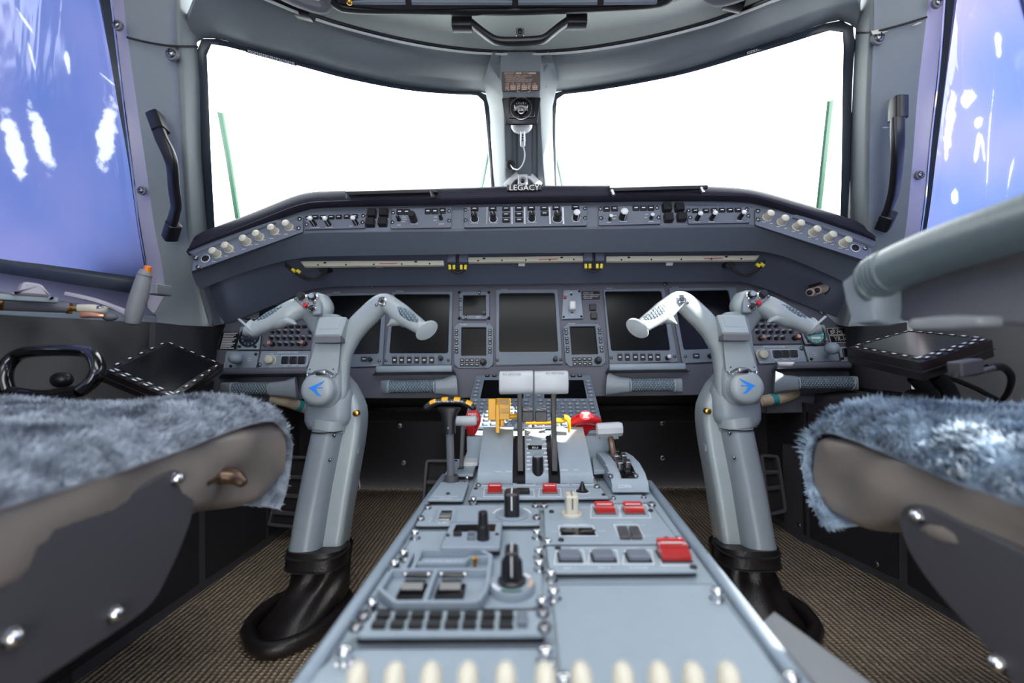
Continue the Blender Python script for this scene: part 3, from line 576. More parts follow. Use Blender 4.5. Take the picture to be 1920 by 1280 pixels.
b = B(); q = fillet(F.q([(954, 223), (1003, 222), (1003, 184), (954, 184)]), .006, 4); qi = inset(q, .0025); b.ring(F, q, qi, 0, .006, .001, .001); part(b, 'face_frame', G['gloss'], o)
b = B(); u, v = F.uv(977, 205); b.lathe(F, u, v, [(.0265, .001), (.0265, .006), (.025, .0065), (.024, .002)], 40); part(b, 'face_ring', G['steel'], o)
b = B(); b.lathe(F, u, v, [(.024, .0015), (.024, .004), (.001, .004)], 32); part(b, 'face', G['matte'], o)
u, v = F.uv(977, 203); b = B(); b.lathe(F, u, v+.002, [(.019, .004), (.019, .012), (.016, .017), (.004, .018)], 28); part(b, 'float_bowl', G['gloss'], o)
for i in range(9):
    a = (i-4)*.32; b = B(); F3 = Fr(F.w(u+.0165*math.sin(a), v+.003, .0125+.0055*math.cos(a)), F.U, F.V); b.box(F3, -.0004, -.001, .0004, .002+(i % 2)*.0015, 0, .0006, 0); part(b, 'tick_mark', G['print'], o)
for s, a, b_ in (('33', 963, 968), ('3', 971, 974), ('N', 977, 981), ('33', 984, 989)): txt(F, s, a, b_, 206, G['print'], o, .0182)
b = B(); b.lathe(F, u, v-.012, [(.0085, .012), (.0085, .018), (.0065, .0185), (.0065, .013)], 22); part(b, 'adjuster_ring', G['steel'], o)
for x, y in ((971, 187), (984, 186)): lp('hole', 'hole', o, F, x, y, .0025, .006)
for x, y in ((958, 187), (999, 186), (957, 219), (1000, 218)): lp('screw', 'screw_dark', o, F, x, y, .0025, .002)
b = B(); cc_ = P(978, 234, 1.142); b.rings([[cc_+Ve((r*math.cos(t*math.pi/12), r*math.sin(t*math.pi/12), -h)) for t in range(24)] for r, h in ((.027, 0), (.0265, .006), (.022, .013), (.014, .018), (.003, .02))]); part(b, 'white_dome', G['white'], o)
o = thing('wiring_lead', 'white connector and thin cord hanging below the compass', 'cord', P(980, 250, 1.13))
b = B(); b.sweep(C3([(980, 246, 1.13), (980, 262, 1.14), (980, 274, 1.15)]), [(.006, .006), (.007, .007), (.006, .006)], 10, (0, 1, 0)); part(b, 'connector', G['white'], o)
for y in (253, 258, 263): b = B(); b.ball(P(980, y, 1.125), .0026, 8, 6); part(b, 'contact', G['black'], o)
b = B(); b.sweep(C3([(981, 274, 1.15), (984, 290, 1.17), (981, 306, 1.19), (973, 317, 1.21), (963, 316, 1.24), (957, 309, 1.28)]), .0018, 8, (0, 1, 0), 30); part(b, 'cord', G['white'], o)
b = B(); F = Fr(P(957, 310, 1.28), (1, 0, 0), (0, .1, 1)); b.lathe(F, 0, 0, [(.013, 0), (.013, .006), (.01, .009), (.004, .009), (.004, .002)], 18); part(b, 'grommet', G['matte'], o)
o = thing('eye_reference', 'white V shaped eye reference bracket at the foot of the centre post', 'bracket', P(980, 345, 1.34))
for xs in ([(949, 349, 1.34), (962, 334, 1.335), (975, 325, 1.33)], [(1011, 348, 1.34), (998, 333, 1.335), (985, 325, 1.33)]):
    b = B(); b.sweep(C3(xs), [(.011, .007), (.009, .006), (.011, .007)], 10, (0, -1, 0), 0, 4, rnd=.003); part(b, 'arm', G['white'], o)
b = B(); F = Fr(P(980, 336, 1.325), (1, 0, 0), (0, 0, 1)); b.box(F, -.014, -.022, .014, .012, 0, .01, .002, .003); part(b, 'centre_block', G['white'], o)
b = B(); b.lathe(F, 0, -.01, [(.012, .01), (.012, .016), (.008, .016), (.008, .012)], 20); part(b, 'sight_ring', G['steel'], o); b = B(); b.ball(F.w(0, -.01, .014), .006, 12, 8); part(b, 'sight_ball', G['black'], o)
for x in (954, 1000): 
    F = Fr(P(x, 246, 1.235), Rt, Up); tag(put('post_hole', LIB['hole'], None, F.mat() @ Mx.Diagonal((.003, .003, .003, 1))), 'small dark screw hole on the centre post, %s of the compass cord' % ('window side' if x < 960 else 'far side'), 'hole')
# green strips outside the panes
for pts, w_, lb in (([(413, 210, 1.06), (429, 300, 1.13), (446, 410, 1.22)], .0065, 'long green strip outside the windshield nearest the blue film window'), ([(1557, 188, 1.08), (1547, 280, 1.15), (1535, 392, 1.24)], .0068, 'long green strip outside the windshield nearest the lilac film window'), ([(917, 279, 1.45), (911, 310, 1.52), (903, 352, 1.62)], .008, 'short green strip outside the windshield left of the centre post'), ([(1040, 278, 1.45), (1047, 310, 1.52), (1055, 350, 1.62)], .008, 'short green strip outside the windshield right of the centre post')):
    b = B(); b.sweep(C3(pts), (w_, .004), 8, (0, -1, .3), 0, 6); solo(b, 'green_strip', G['green'], lb, 'strip', P(*pts[2]))
# ================================================================ GLARESHIELD
def tilt(px, py, y, deg): a = math.radians(deg); return Fr(P(px, py, y), (1, 0, 0), (0, math.sin(a), math.cos(a)))
FG = tilt(978, 405, 1.02, 20)
FP = tilt(978, 600, 1.2, 14)
gs = thing('glareshield', 'dark padded glareshield with grey sloping underside across the cockpit', 'glareshield', P(978, 470, 1.1))
crest = [(345, 458), (352, 446), (372, 436), (470, 399), (555, 364), (580, 358), (700, 354), (820, 352), (1000, 347), (1140, 346), (1330, 348), (1400, 352), (1440, 361), (1540, 391), (1622, 418), (1636, 428), (1643, 440)]
lipl = [(352, 474), (362, 471), (380, 461), (472, 424), (547, 394), (580, 384), (700, 380), (820, 378), (1000, 374), (1140, 372), (1330, 370), (1410, 372), (1440, 380), (1511, 403), (1615, 441), (1632, 448), (1640, 452)]
ptop = [(364, 480), (372, 477), (385, 471), (472, 438), (554, 406), (580, 395), (700, 390), (820, 387), (1000, 383), (1140, 382), (1330, 383), (1413, 386), (1440, 396), (1511, 419), (1610, 456), (1626, 462), (1634, 466)]
pbot = [(360, 508), (367, 507), (380, 502), (472, 469), (562, 434), (585, 431), (700, 430), (820, 429), (1000, 426), (1140, 424), (1330, 421), (1415, 420), (1440, 428), (1511, 452), (1610, 486), (1626, 491), (1634, 494)]
rb = [(374, 545), (390, 536), (440, 516), (490, 500), (535, 488), (580, 481), (700, 479), (820, 477), (1000, 474), (1140, 473), (1330, 471), (1425, 470), (1470, 480), (1520, 500), (1570, 522), (1600, 538), (1616, 548)]
rc = [(420, 603), (440, 597), (470, 585), (520, 565), (575, 540), (620, 533), (700, 532), (820, 530), (1000, 528), (1140, 526), (1330, 524), (1390, 523), (1440, 538), (1490, 560), (1540, 580), (1570, 592), (1592, 600)]
def row(l, y, n=90, dy=0): return lin([P(x, yy+dy, y(x) if callable(y) else y) for x, yy in l], n)
def rowg(l, h=0, n=90): return lin([FG.X(x, y, h) for x, y in l], n)
def soft(r, k=2):
    for _ in range(k): r = [r[0]]+[(a+b*2+c)/4 for a, b, c in zip(r, r[1:], r[2:])]+[r[-1]]
    return r
A_ = [soft(x) for x in (row(crest, 1.5, dy=34), row(crest, 1.075, dy=1), row(crest, 1.045, dy=1), row(crest, 1.018, dy=3.5), row([((a[0]+c[0])/2, (a[1]+c[1])/2) for a, c in zip(crest, lipl)], 1.008), row(lipl, 1.008, dy=-5), row(lipl, 1.012, dy=-1), row(lipl, 1.026))]
b = B(); b.grid(A_, .008, Ve((0, .9, 2.4))); part(b, 'padded_lip', G['lip'], gs, 60)
t_, p_ = soft(rowg(ptop), 1), soft(rowg(pbot), 1)
b = B(); b.grid([A_[-1], [p.lerp(q, .5)+Ve((0, -.002, 0)) for p, q in zip(A_[-1], t_)], t_], .006, Ve((0, .9, .6))); part(b, 'shelf', G['gpanel'], gs)
b = B(); b.grid([t_, p_, soft(row(pbot, 1.012, dy=5), 1)], .006, Ve((0, .9, .6))); part(b, 'control_face', G['gpanel'], gs)
def yB(x): return 1.075
A1 = soft(row(pbot, 1.012, dy=5), 1); B1 = soft(row(rb, 1.075), 1)
b = B(); b.grid([A1, [p.lerp(q, .5)+Ve((0, -.003, .002)) for p, q in zip(A1, B1)], B1], .01, Ve((0, .8, .2))); part(b, 'fascia', G['fascia'], gs)
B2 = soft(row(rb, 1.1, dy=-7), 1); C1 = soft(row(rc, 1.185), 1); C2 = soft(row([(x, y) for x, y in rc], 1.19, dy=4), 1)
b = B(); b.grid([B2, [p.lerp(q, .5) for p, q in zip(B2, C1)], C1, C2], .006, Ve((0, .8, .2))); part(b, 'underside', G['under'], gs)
F = tilt(978, 352, 1.008, 10); txt(F, 'LEGACY', 955, 1011, 352, G['white'], gs, .004, asp=1.05)
b = B(); b.box(F, *F.uv(951, 357.5, .001), *F.uv(1014, 346, .001), -.002, .003, .0005); part(b, 'name_strip', G['black'], gs)
for x, y, s in ((699, 403, 0), (721, 402, 0), (696, 420, 1), (719, 419, 1), (1249, 392, 0), (1272, 392, 0), (1252, 411, 1), (1276, 410, 1)): lp('annunciator_button', 'btn', gs, FG, x, y, .0098, .0, .013, hp=.0)
for x, y in ((711, 498), (978, 495), (1255, 494)):
    F = Fr(P(x, y, 1.125), (1, 0, 0), (0, .75, .6)); b = B(); b.box(F, -.008, -.003, .008, .003, -.004, .004, .0003); part(b, 'white_tag', G['white'], gs)
# clear plates lying on the lip
for pts, lb in (([(648, 363, .995), (652, 350, 1.03), (819, 345, 1.03), (821, 358, .995)], 'flat pale translucent plate lying on glareshield, left of the lettering'), ([(1143, 356, .995), (1143, 344, 1.03), (1322, 344, 1.03), (1326, 351, .995)], 'flat white edged plate lying on glareshield, right of the lettering')):
    q = C3(pts); U = q[3]-q[0]; F = Fr(q[0], U, q[1]-q[0]); uv = [((p-F.O).dot(F.U), (p-F.O).dot(F.V)) for p in q]
    o = thing('visor_plate', lb, 'plate', q[0]+(q[3]-q[0])/2); b = B(); b.prism(F, uv, 0, .004, .001, .003); part(b, 'plate', G['clearp'], o)
    b = B(); b.sweep([q[0], q[3]], (.004, .004), 8, (0, 0, 1), 0, 5); part(b, 'front_rail', G['black'], o)
    for t in (.02, .93): b = B(); b.sweep([q[0].lerp(q[3], t)+Ve((0, -.003, -.002)), q[0].lerp(q[3], t)+Ve((.004, -.006, -.014))], (.005, .004), 8); part(b, 'hinge', G['steel'], o)
for x, y, w_, lb in ((1097, 350, 16, 'beige tape patch on the glareshield lip beside the white edged plate'),):
    F = tilt(x, y, 1.035, 50); b = B(); b.box(F, -.019, -.004, .019, .006, -.001, .0016, .0003, .001); solo(b, 'tape_patch', G['cream'], lb, 'tape', F.O)
# controls on the glareshield: each panel a thing
def gpanel(name, lb, pts, h=.006, m='gpanel', F=FG, cat='control panel', group=None, r=.003, at=None):
    c = F.X(sum(p[0] for p in pts)/4, sum(p[1] for p in pts)/4); o = thing(name, lb, cat, c, group)
    b = B(); b.pxprism(F, pts, .0005, h*.7, 0, r); part(b, 'shade_backing', G['seal'], o); b = B(); b.pxprism(F, pts, h*.7, h, .0008, r); part(b, 'face_plate', G[m], o); return o  # base under the plate, coloured dark to paint shade along its edges
def marks(o, F, l, h, m='print', hh=.0014):
    """rows of tiny unreadable legend print"""
    b = B()
    for x0, x1, y in l:
        u0, v = F.uv(x0, y, h); u1, _ = F.uv(x1, y, h); n = max(1, int((u1-u0)/.0022)); d = (u1-u0)/n
        for i in range(n): b.add([F.w(u0+i*d, v-hh/2, h+.0003), F.w(u0+i*d+d*.72, v-hh/2, h+.0003), F.w(u0+i*d+d*.72, v+hh/2, h+.0003), F.w(u0+i*d, v+hh/2, h+.0003)], [(0, 1, 2, 3)])
    return part(b, 'legend_print', G[m], o, 0)
for sd, pts, kn, jack, sc in (('blue', [(367, 506), (568, 434), (568, 406), (376, 477)], [(407, 477), (430, 467), (463, 454), (487, 445), (515, 434), (542, 426)], (386, 485), [(367, 484), (372, 501), (560, 428), (562, 411)]),
                          ('lilac', [(1416, 421), (1631, 491), (1628, 464), (1416, 391)], [(1438, 408), (1465, 417), (1494, 426), (1524, 437), (1553, 447), (1581, 457)], (1603, 465), [(1421, 396), (1421, 412), (1622, 466), (1627, 484)])):
    o = gpanel('dimmer_panel', 'sloping panel with six cream fluted knobs at the glareshield end near %s window' % sd, pts)
    for x, y in kn: lp('fluted_knob', 'k_cream', o, FG, x, y, .0094, .006, .019, rot=random.random())
    lp('jack_socket', 'hole', o, FG, *jack, .008, .006, .008)
    b = B(); u, v = FG.uv(*jack, .006); b.lathe(FG, u, v, [(.0095, .006), (.0095, .0072), (.0078, .0072), (.0078, .006)], 24); part(b, 'jack_ring', G['print'], o)
    for x, y in sc: lp('screw', 'screw', o, FG, x, y, .0052, .006)
    s_ = 1 if sd == 'blue' else -1
    marks(o, FG, [(x-9, x-2, y+9+(4 if s_ > 0 else -1)) for x, y in kn]+[(x+5, x+11, y+8-(3 if s_ > 0 else -3)) for x, y in kn], .006)
def knobs(o, F, l, h=.006):
    for k, x, y, r, ht in l: lp('knob', k, o, F, x, y, r, h, ht, rot=.4)
def btns(o, F, l, r=.0068, ry=.0048, ht=.004, h=.006, key='btn_w', nm='push_button'):
    for x, y in l: lp(nm, key, o, F, x, y, r, h, ht, ry=ry)
def screws(o, F, l, r=.0042, h=.006, key='screw'):
    for x, y in l: lp('screw', key, o, F, x, y, r, h)
o = gpanel('display_select_controller', 'small panel with three white capped knobs beside the left black annunciators', [(571, 430), (684, 427), (686, 398), (572, 403)])
btns(o, FG, [(592, 408), (606, 408), (622, 408), (636, 407.5), (651, 407), (666, 406.5)]); knobs(o, FG, [('k_cap', 590, 421, .0056, .024), ('k_cap', 617, 421, .0056, .024), ('k_cap', 668, 419, .0056, .022)]); screws(o, FG, [(576, 409), (575, 421), (681, 405), (680, 417)], .0045)
marks(o, FG, [(582, 600, 426), (609, 624, 426), (655, 662, 424)], .006)
o = gpanel('flight_display_controller', 'long panel with a big black knob right of the left black annunciators', [(732, 428), (846, 426), (847, 386), (735, 390)])
btns(o, FG, [(750, 398), (763, 398), (803, 397), (816, 397), (830, 396)], .0072, .0066); knobs(o, FG, [('k_plain', 748, 412, .0045, .014), ('k_bare', 776, 413, .0085, .026), ('k_plain', 827, 410, .0045, .014)]); screws(o, FG, [(737, 399), (736, 417), (842, 396), (842, 414)], .0045)
marks(o, FG, [(754, 762, 407), (755, 763, 411), (754, 760, 415), (770, 784, 420), (745, 752, 422), (814, 820, 407), (813, 819, 413), (823, 833, 420)], .006)
o = gpanel('guidance_panel', 'long black knobbed guidance panel in the middle of the glareshield', [(870, 426), (1101, 422), (1101, 385), (870, 388)], .009)
btns(o, FG, [(890, 393), (924, 393), (949, 392.5), (949, 403.5), (949, 414), (973, 392), (973, 403), (973.5, 413.5), (996, 391.5), (1020, 391.5), (1021, 401.5), (1043, 391), (1079, 390)], .0085, .0045, .005, .009)
knobs(o, FG, [('k_plain', 890, 411, .0075, .022), ('k_plain', 925, 411, .0075, .022), ('k_plain', 997, 410, .0075, .022), ('k_plain', 1045, 410, .0095, .022), ('k_cap', 1080, 409, .0078, .022)], .009)
for x, y in ((890, 411), (925, 411), (997, 410), (1045, 410), (1080, 409)): u, v = FG.uv(x, y, .009); b = B(); r = .0095 if x != 1045 else .0115; b.lathe(FG, u, v, [(r, .009), (r, .0095), (r-.001, .0095), (r-.001, .009)], 24); part(b, 'white_ring', G['print'], o)
for x in (913, 960, 984, 1031, 1056): b = B(); b.box(FG, *FG.uv(x-.7, 420, .009), *FG.uv(x+.7, 388.5, .009), .009, .0094, 0); part(b, 'divider_line', G['print'], o)
for s, x0, x1, y in (('PUSH SYNC', 882, 897, 418.5), ('PUSH SYNC', 918, 933, 418), ('PUSH IAS-M', 989, 1006, 417), ('PUSH SYNC', 1073, 1088, 416)): txt(FG, s, x0, x1, y, G['print'], o, .0093)
screws(o, FG, [(873, 394), (873, 413), (1097, 391), (1097, 409)], .0045, .009)
o = gpanel('flight_display_controller', 'long panel with a big white topped knob left of the right black annunciators', [(1122, 422), (1239, 419), (1239, 385), (1122, 387)])
btns(o, FG, [(1137, 392.5), (1152, 392), (1192, 391), (1206, 391), (1220, 391)], .0072, .006); knobs(o, FG, [('k_cap', 1144, 411, .0045, .014), ('k_cap', 1167, 408, .0085, .024), ('k_cap', 1221, 409, .0048, .014)]); screws(o, FG, [(1126, 392), (1127, 409), (1232, 390), (1235, 408)], .0048)
marks(o, FG, [(1148, 1156, 404), (1148, 1155, 410), (1162, 1176, 415), (1138, 1146, 417), (1210, 1216, 402), (1208, 1214, 408), (1216, 1226, 415)], .006)
o = gpanel('display_select_controller', 'small panel with three white capped knobs beside the right black annunciators', [(1291, 419), (1407, 417), (1402, 389), (1287, 390)])
btns(o, FG, [(1303, 396), (1323, 396), (1338, 395.5), (1353, 395), (1368, 395), (1383, 394.5)]); knobs(o, FG, [('k_cap', 1307, 411, .0056, .022), ('k_cap', 1334, 410, .0056, .022), ('k_cap', 1387, 409, .0056, .022)]); screws(o, FG, [(1291, 395), (1294, 408), (1400, 393), (1403, 405)], .0045)
marks(o, FG, [(1300, 1314, 416), (1328, 1340, 416), (1382, 1392, 414)], .006)
# light strips, cables and connectors under the glareshield
FS = Fr(P(978, 487, 1.108), (1, 0, 0), (0, .35, 1))
for pts, rd, lb in (([(570, 499), (832, 496), (832, 488), (562, 489)], (712, 745), 'beige strip with red print under the glareshield, nearest the blue film window'), ([(874, 491), (1098, 488), (1098, 479), (874, 482)], (1010, 1045), 'bright beige strip with red print in the middle under the glareshield'), ([(1137, 489), (1418, 487), (1425, 478), (1137, 480)], (1320, 1355), 'beige strip with red print under the glareshield, nearest the lilac film window')):
    o = thing('light_strip', lb, 'strip', FS.X(pts[0][0]+60, 490), 'light strips under the glareshield'); b = B(); b.pxprism(FS, pts, -.006, .003, .001, .002); part(b, 'strip_plate', G['cream'], o)
    x0, x1 = pts[0][0], pts[1][0]; yb = lambda x: pts[0][1]+(pts[1][1]-pts[0][1])*(x-x0)/(x1-x0)
    for i in range(5): x = x0+(x1-x0)*(.1+.2*i); lp('rivet', 'screw_dark', o, FS, x, yb(x)-2, .0022, .003)
    for t in (.15, .8): x = x0+(x1-x0)*t; lp('lock_stud', 'screw_dark', o, FS, x, yb(x)-6, .004, .003, .002, ry=.0022)
    marks(o, FS, [(rd[0], rd[1], yb(rd[0])-3)], .003, 'red', .003)
for x, y, lb in ((858, 484, 'grey bracket with four yellow plugs under the glareshield, nearer the blue film window'), (1113, 482, 'grey bracket with four yellow plugs under the glareshield, nearer the lilac film window')):
    o = thing('plug_bracket', lb, 'bracket', P(x, y, 1.1))
    for s in (-1, 1): b = B(); c = P(x+s*11, y, 1.1); F = Fr(c, (1, 0, 0), (0, .3, 1)); b.box(F, -.011, -.012, .011, .011, -.012, .006, .002, .002); part(b, 'bracket_block', G['under'], o)
    b = B(); b.sweep(C3([(x-17, y+12, 1.1), (x-10, y+24, 1.1), (x, y+27, 1.1), (x+10, y+24, 1.1), (x+17, y+12, 1.1)]), .0028, 8, (0, 1, 0), 20); part(b, 'cable', G['matte'], o)
    b = B(); b.sweep(C3([(x-12, y+14, 1.11), (x, y+22, 1.11), (x+12, y+13, 1.11)]), .004, 8, (0, 1, 0), 16); part(b, 'cable', G['matte'], o)
    for dx in (-15, -7, 7, 15): b = B(); b.sweep(C3([(x+dx, y+13, 1.097), (x+dx*.95, y+21, 1.095)]), .0036, 8, (0, 1, 0)); part(b, 'yellow_plug', G['yellowp'], o)
    b = B(); b.sweep(C3([(x, y-12, 1.095), (x, y+12, 1.1)]), .002, 6, (0, 1, 0)); part(b, 'cable', G['matte'], o)
for pts, pl, lb in (([(606, 506, 1.12), (598, 518, 1.11), (583, 521, 1.1), (566, 516, 1.1), (551, 507, 1.1), (535, 494, 1.1)], [(551, 507), (560, 509)], 'black cable with two yellow plugs in the glareshield corner by the blue film window'), ([(1370, 497, 1.12), (1382, 508, 1.11), (1397, 514, 1.1), (1412, 510, 1.1), (1424, 500, 1.1), (1434, 488, 1.1)], [(1421, 497), (1429, 496)], 'black cable with two yellow plugs in the glareshield corner by the lilac film window')):
    o = thing('loom', lb, 'cable', P(*pts[2])); b = B(); b.sweep(C3(pts), .0024, 8, (0, 1, 0), 24); part(b, 'cable', G['matte'], o)
    b = B(); b.sweep([p+Ve((0, 0, -.005)) for p in C3(pts)], .0022, 8, (0, 1, 0), 24); part(b, 'cable', G['matte'], o)
    b = B(); b.sweep([P(*pts[0]), P(*pts[0])+Ve((.004, .06, .01))], (.012, .008), 12); part(b, 'grommet', G['matte'], o)
    for x, y in pl: b = B(); c = P(x, y, 1.094); b.sweep([c+Ve((-.004, 0, .003)), c+Ve((.004, 0, -.003))], .0042, 8); part(b, 'yellow_plug', G['yellowp'], o)
o = thing('nozzle_pair', 'two putty coloured tube ends poking out of the sloping panel by the armrest', 'nozzle', P(1533, 545, 1.09))
for x, y, dx in ((1525, 547, -6), (1537, 543, -4)): b = B(); b.sweep(C3([(x+8, y-3, 1.12), (x, y, 1.09), (x+dx, y+1, 1.07)]), [.010, .011, .009], 12); part(b, 'tube_end', G['putty'], o); b = B(); c = P(x+dx-1, y+1, 1.068); b.ball(c, .006, 10, 8); part(b, 'tube_bore', G['matte'], o)
b = B(); b.sweep(C3([(1520, 541, 1.12), (1536, 536, 1.12), (1552, 546, 1.12)]), (.006, .01), 10); part(b, 'bezel_ring', G['matte'], o)
# ================================================================ INSTRUMENT PANEL
ip = thing('instrument_panel', 'grey main instrument panel behind both control yokes', 'instrument panel', FP.X(978, 690))
b = B(); b.prism(FP, FP.q([(396, 700), (405, 650), (425, 600), (520, 560), (600, 532), (700, 515), (1300, 508), (1390, 522), (1470, 552), (1545, 585), (1600, 635), (1645, 690), (1645, 700)]), -.02, 0, .002); part(b, 'panel_sheet', G['panel'], ip)
FL = tilt(978, 720, 1.16, 4)
b = B(); pts = [(380, 752), (660, 747), (880, 746), (1130, 743), (1310, 741), (1660, 738), (1660, 690), (1640, 686), (1150, 682), (850, 688), (396, 694)]; b.pxprism(FL, pts, -.03, 0, .002); part(b, 'lower_fascia', G['panel'], ip)
for x, y in ((572, 555), (696, 538), (916, 534), (1058, 532), (1541, 587), (1247, 533)): lp('quarter_turn_screw', 'screw', ip, FP, x, y, .005, 0)
for x, y in ((654, 701), (700, 700), (1291, 694), (1338, 693)): lp('screw', 'screw', ip, FL, x, y, .003, 0)
b = B(); b.pxprism(FP, [(486, 601), (528, 600), (518, 572), (486, 572)], 0, .002, .0003); part(b, 'dark_instrument', G['gloss'], ip)
def display(name, lb, outer, screen, h=.007, r=.004, rs=.006, cat='display', m='bezel', F=FP, deep=.0, ro=None):
    c = F.X(sum(p[0] for p in outer)/len(outer), sum(p[1] for p in outer)/len(outer)); o = thing(name, lb, cat, c)
    b = B(); a = F.q(outer, h); s = F.q(screen, h); k = 4
    if len(outer) == 8:
        a_ = []
        for i in range(4): p, q_ = Ve(a[2*i]), Ve(a[2*i+1]); a_ += [p.lerp(q_, t/4) for t in range(5)]
    else: a_ = fillet(a, r, k)
    s_ = fillet(s, rs, k); b.ring(F, a_, s_, .0005, h, .001, .001); part(b, 'bezel', G[m], o)
    b = B(); b.prism(F, inset(s_, -.0004), .0008, .0022, 0); part(b, 'screen', G['screen'], o); return o
FLAG = []
def foot(o, l, h=.007):
    for x, y in l:
        lp('push_button', 'btn_w', o, FP, x, y, .0062, h, .003, ry=.0085, rot=0)
        lp('button_base', 'btn_grey', o, FP, x, y-5.5, .0068, h, .002, ry=.006)
o = display('flight_display', 'blank black flight display behind the right grip of the left yoke', [(720, 684), (846, 684), (849, 546), (735, 547)], [(729.6, 662), (840, 662), (843.5, 551), (739, 551)])
foot(o, [(x, 675) for x in (740, 753.5, 767.6, 781.7, 795.7, 809.8)]); knobs(o, FP, [('k_bare', 827, 672, .006, .016)], .007); screws(o, FP, [(724, 676), (841, 675)], .004, .007); txt(FP, 'Honeywell', 743, 756, 545.6, G['print'], ip, .0006)
o = display('flight_display', 'blank black flight display behind the left yoke column arm', [(602, 690), (717, 686), (725, 549), (611, 550)], [(609, 665), (710, 663), (717, 552.5), (617, 554)])
btns(o, FP, [(683, 673)], .008, .006, .003, .007); knobs(o, FP, [('k_bare', 695, 674, .0055, .014)], .007); screws(o, FP, [(711, 676)], .004, .007); txt(FP, 'Honeywell', 625, 637, 548, G['print'], ip, .0006); txt(FP, 'Honeywell', 698, 709, 684, G['print'], o, .0075)
o = display('engine_display', 'blank black display in the middle of the instrument panel', [(930, 686), (1055, 683), (1046, 542), (930, 543)], [(935.7, 659.5), (1046.7, 659), (1040, 548.5), (936, 549)])
b = B(); b.pxprism(FP, [(930, 684), (1055, 682), (1053, 664), (930, 665)], .007, .009, .0006); part(b, 'lower_cover', G['bezel'], o); knobs(o, FP, [('k_bare', 1041, 674, .006, .022)], .009); screws(o, FP, [(932.7, 675), (1051, 674)], .004, .009); txt(FP, 'Honeywell', 939, 951, 542.5, G['print'], ip, .0006)
o = display('flight_display', 'blank black flight display behind the left grip of the right yoke', [(1143, 682), (1272, 678), (1246, 540), (1131, 542)], [(1146, 657.5), (1257, 656.6), (1240, 545), (1134, 546)])
foot(o, [(x, 669.5) for x in (1162, 1176, 1191, 1205, 1219, 1233)]); knobs(o, FP, [('k_cap', 1251, 671, .006, .02)], .007); screws(o, FP, [(1146, 671), (1265, 668)], .004, .007); txt(FP, 'Honeywell', 1137, 1148, 540, G['print'], ip, .0006); txt(FP, 'Honeywell', 1257, 1268, 678, G['print'], ip, .0075)
o = display('flight_display', 'blank black flight display behind the right yoke column arm', [(1280, 681), (1406, 675), (1380, 538), (1254, 540)], [(1282, 655.5), (1388, 652), (1366, 543), (1262, 545)])
btns(o, FP, [(1305, 667)], .008, .006, .003, .007); knobs(o, FP, [('k_bare', 1330, 667, .0055, .014)], .007); screws(o, FP, [(1285, 668)], .004, .007); txt(FP, 'Honeywell', 1261, 1272, 538.3, G['print'], ip, .0006)
def octa(x0, y0, x1, y1, c, sk=(0, 0)):
    q = [(x0+c+sk[1], y1), (x1-c+sk[1], y1), (x1+sk[1], y1-c), (x1+sk[0], y0+c), (x1-c+sk[0], y0), (x0+c+sk[0], y0), (x0+sk[0], y0+c), (x0+sk[1], y1-c)]
    return q
# ring() needs the corners paired: bottom-left, bottom-right, top-right, top-left
def octp(x0, y0, x1, y1, c, s=0): return [(x0+s, y1-c), (x0+c+s, y1), (x1-c+s, y1), (x1+s, y1-c), (x1, y0+c), (x1-c, y0), (x0+c, y0), (x0, y0+c)]
o = display('standby_display', 'small square standby display with cut corners above the left radio unit', octp(861, 546, 917.5, 598, 6), [(868, 591), (911, 590.5), (911, 552.5), (868, 553)], .009, rs=.001)
knobs(o, FP, [('k_bare', 908, 588, .005, .014)], .009); btns(o, FP, [(863.5, 562), (863.5, 579), (873.5, 594.5), (899, 548.7)], .003, .005, .002, .009); screws(o, FP, [], .003)
for x, y in ((861, 548), (917, 548), (861, 597), (917, 597)): lp('mount_screw', 'screw_dark', o, FP, x, y, .0036, 0, .006)
txt(FP, 'BARO', 893, 901, 594, G['print'], o, .0093)
def radio(lb, oc, sc, lk, rk, bk, kn, hw, gd):
    o = display('radio_unit', lb, oc, sc, .01, rs=.002); btns(o, FP, lk+rk, .0042, .0034, .003, .01); btns(o, FP, bk, .0055, .0042, .003, .01)
    lp('tuning_knob', 'k_bare', o, FP, *kn, .0092, .01, .01); lp('tuning_knob', 'k_bare', o, FP, *kn, .0065, .02, .01, hp=.01); txt(FP, 'Honeywell', hw[0], hw[1], hw[2], G['print'], o, .0103)
    b = B(); b.ball(FP.X(*gd, .01), .002, 8, 6); part(b, 'status_lamp', G['green'], o); return o
radio('radio tuning unit with black screen and side keys, left of the middle display', octp(851, 605, 925, 690, 8, 0), [(864.5, 666.5), (911.5, 666.4), (911.5, 613), (865, 613)], [(856, y) for y in (620, 627, 637, 643.5, 653.5, 660)], [(918.8, y) for y in (620, 627, 637, 643.5, 653.5, 660)], [(x, y) for y in (675.3, 683.6) for x in (866.5, 876, 885, 894.5)], (906, 679), (862.5, 875, 608), (914, 607.5))
oc = [(1060, 679), (1068, 687), (1129, 686), (1136, 678), (1129, 614), (1121, 606), (1063, 607), (1055.5, 614)]
radio('radio tuning unit with black screen and side keys, right of the middle display', oc, [(1072, 664.5), (1121.6, 663.6), (1116, 611), (1068, 611.5)], [(1061, 618.3), (1061.7, 625), (1062.5, 634.8), (1063.2, 641.8), (1064, 652), (1064.2, 658.7)], [(1124, 617), (1124.6, 624), (1125.7, 634), (1126, 641), (1127.3, 651), (1128, 658)], [(1076.8, 673.6), (1086.4, 673.3), (1095.8, 673), (1105, 673), (1077.7, 682.2), (1087, 682), (1096.5, 682), (1106, 681.7)], (1121, 676), (1065.5, 1078, 606.5), (1117, 605.5))
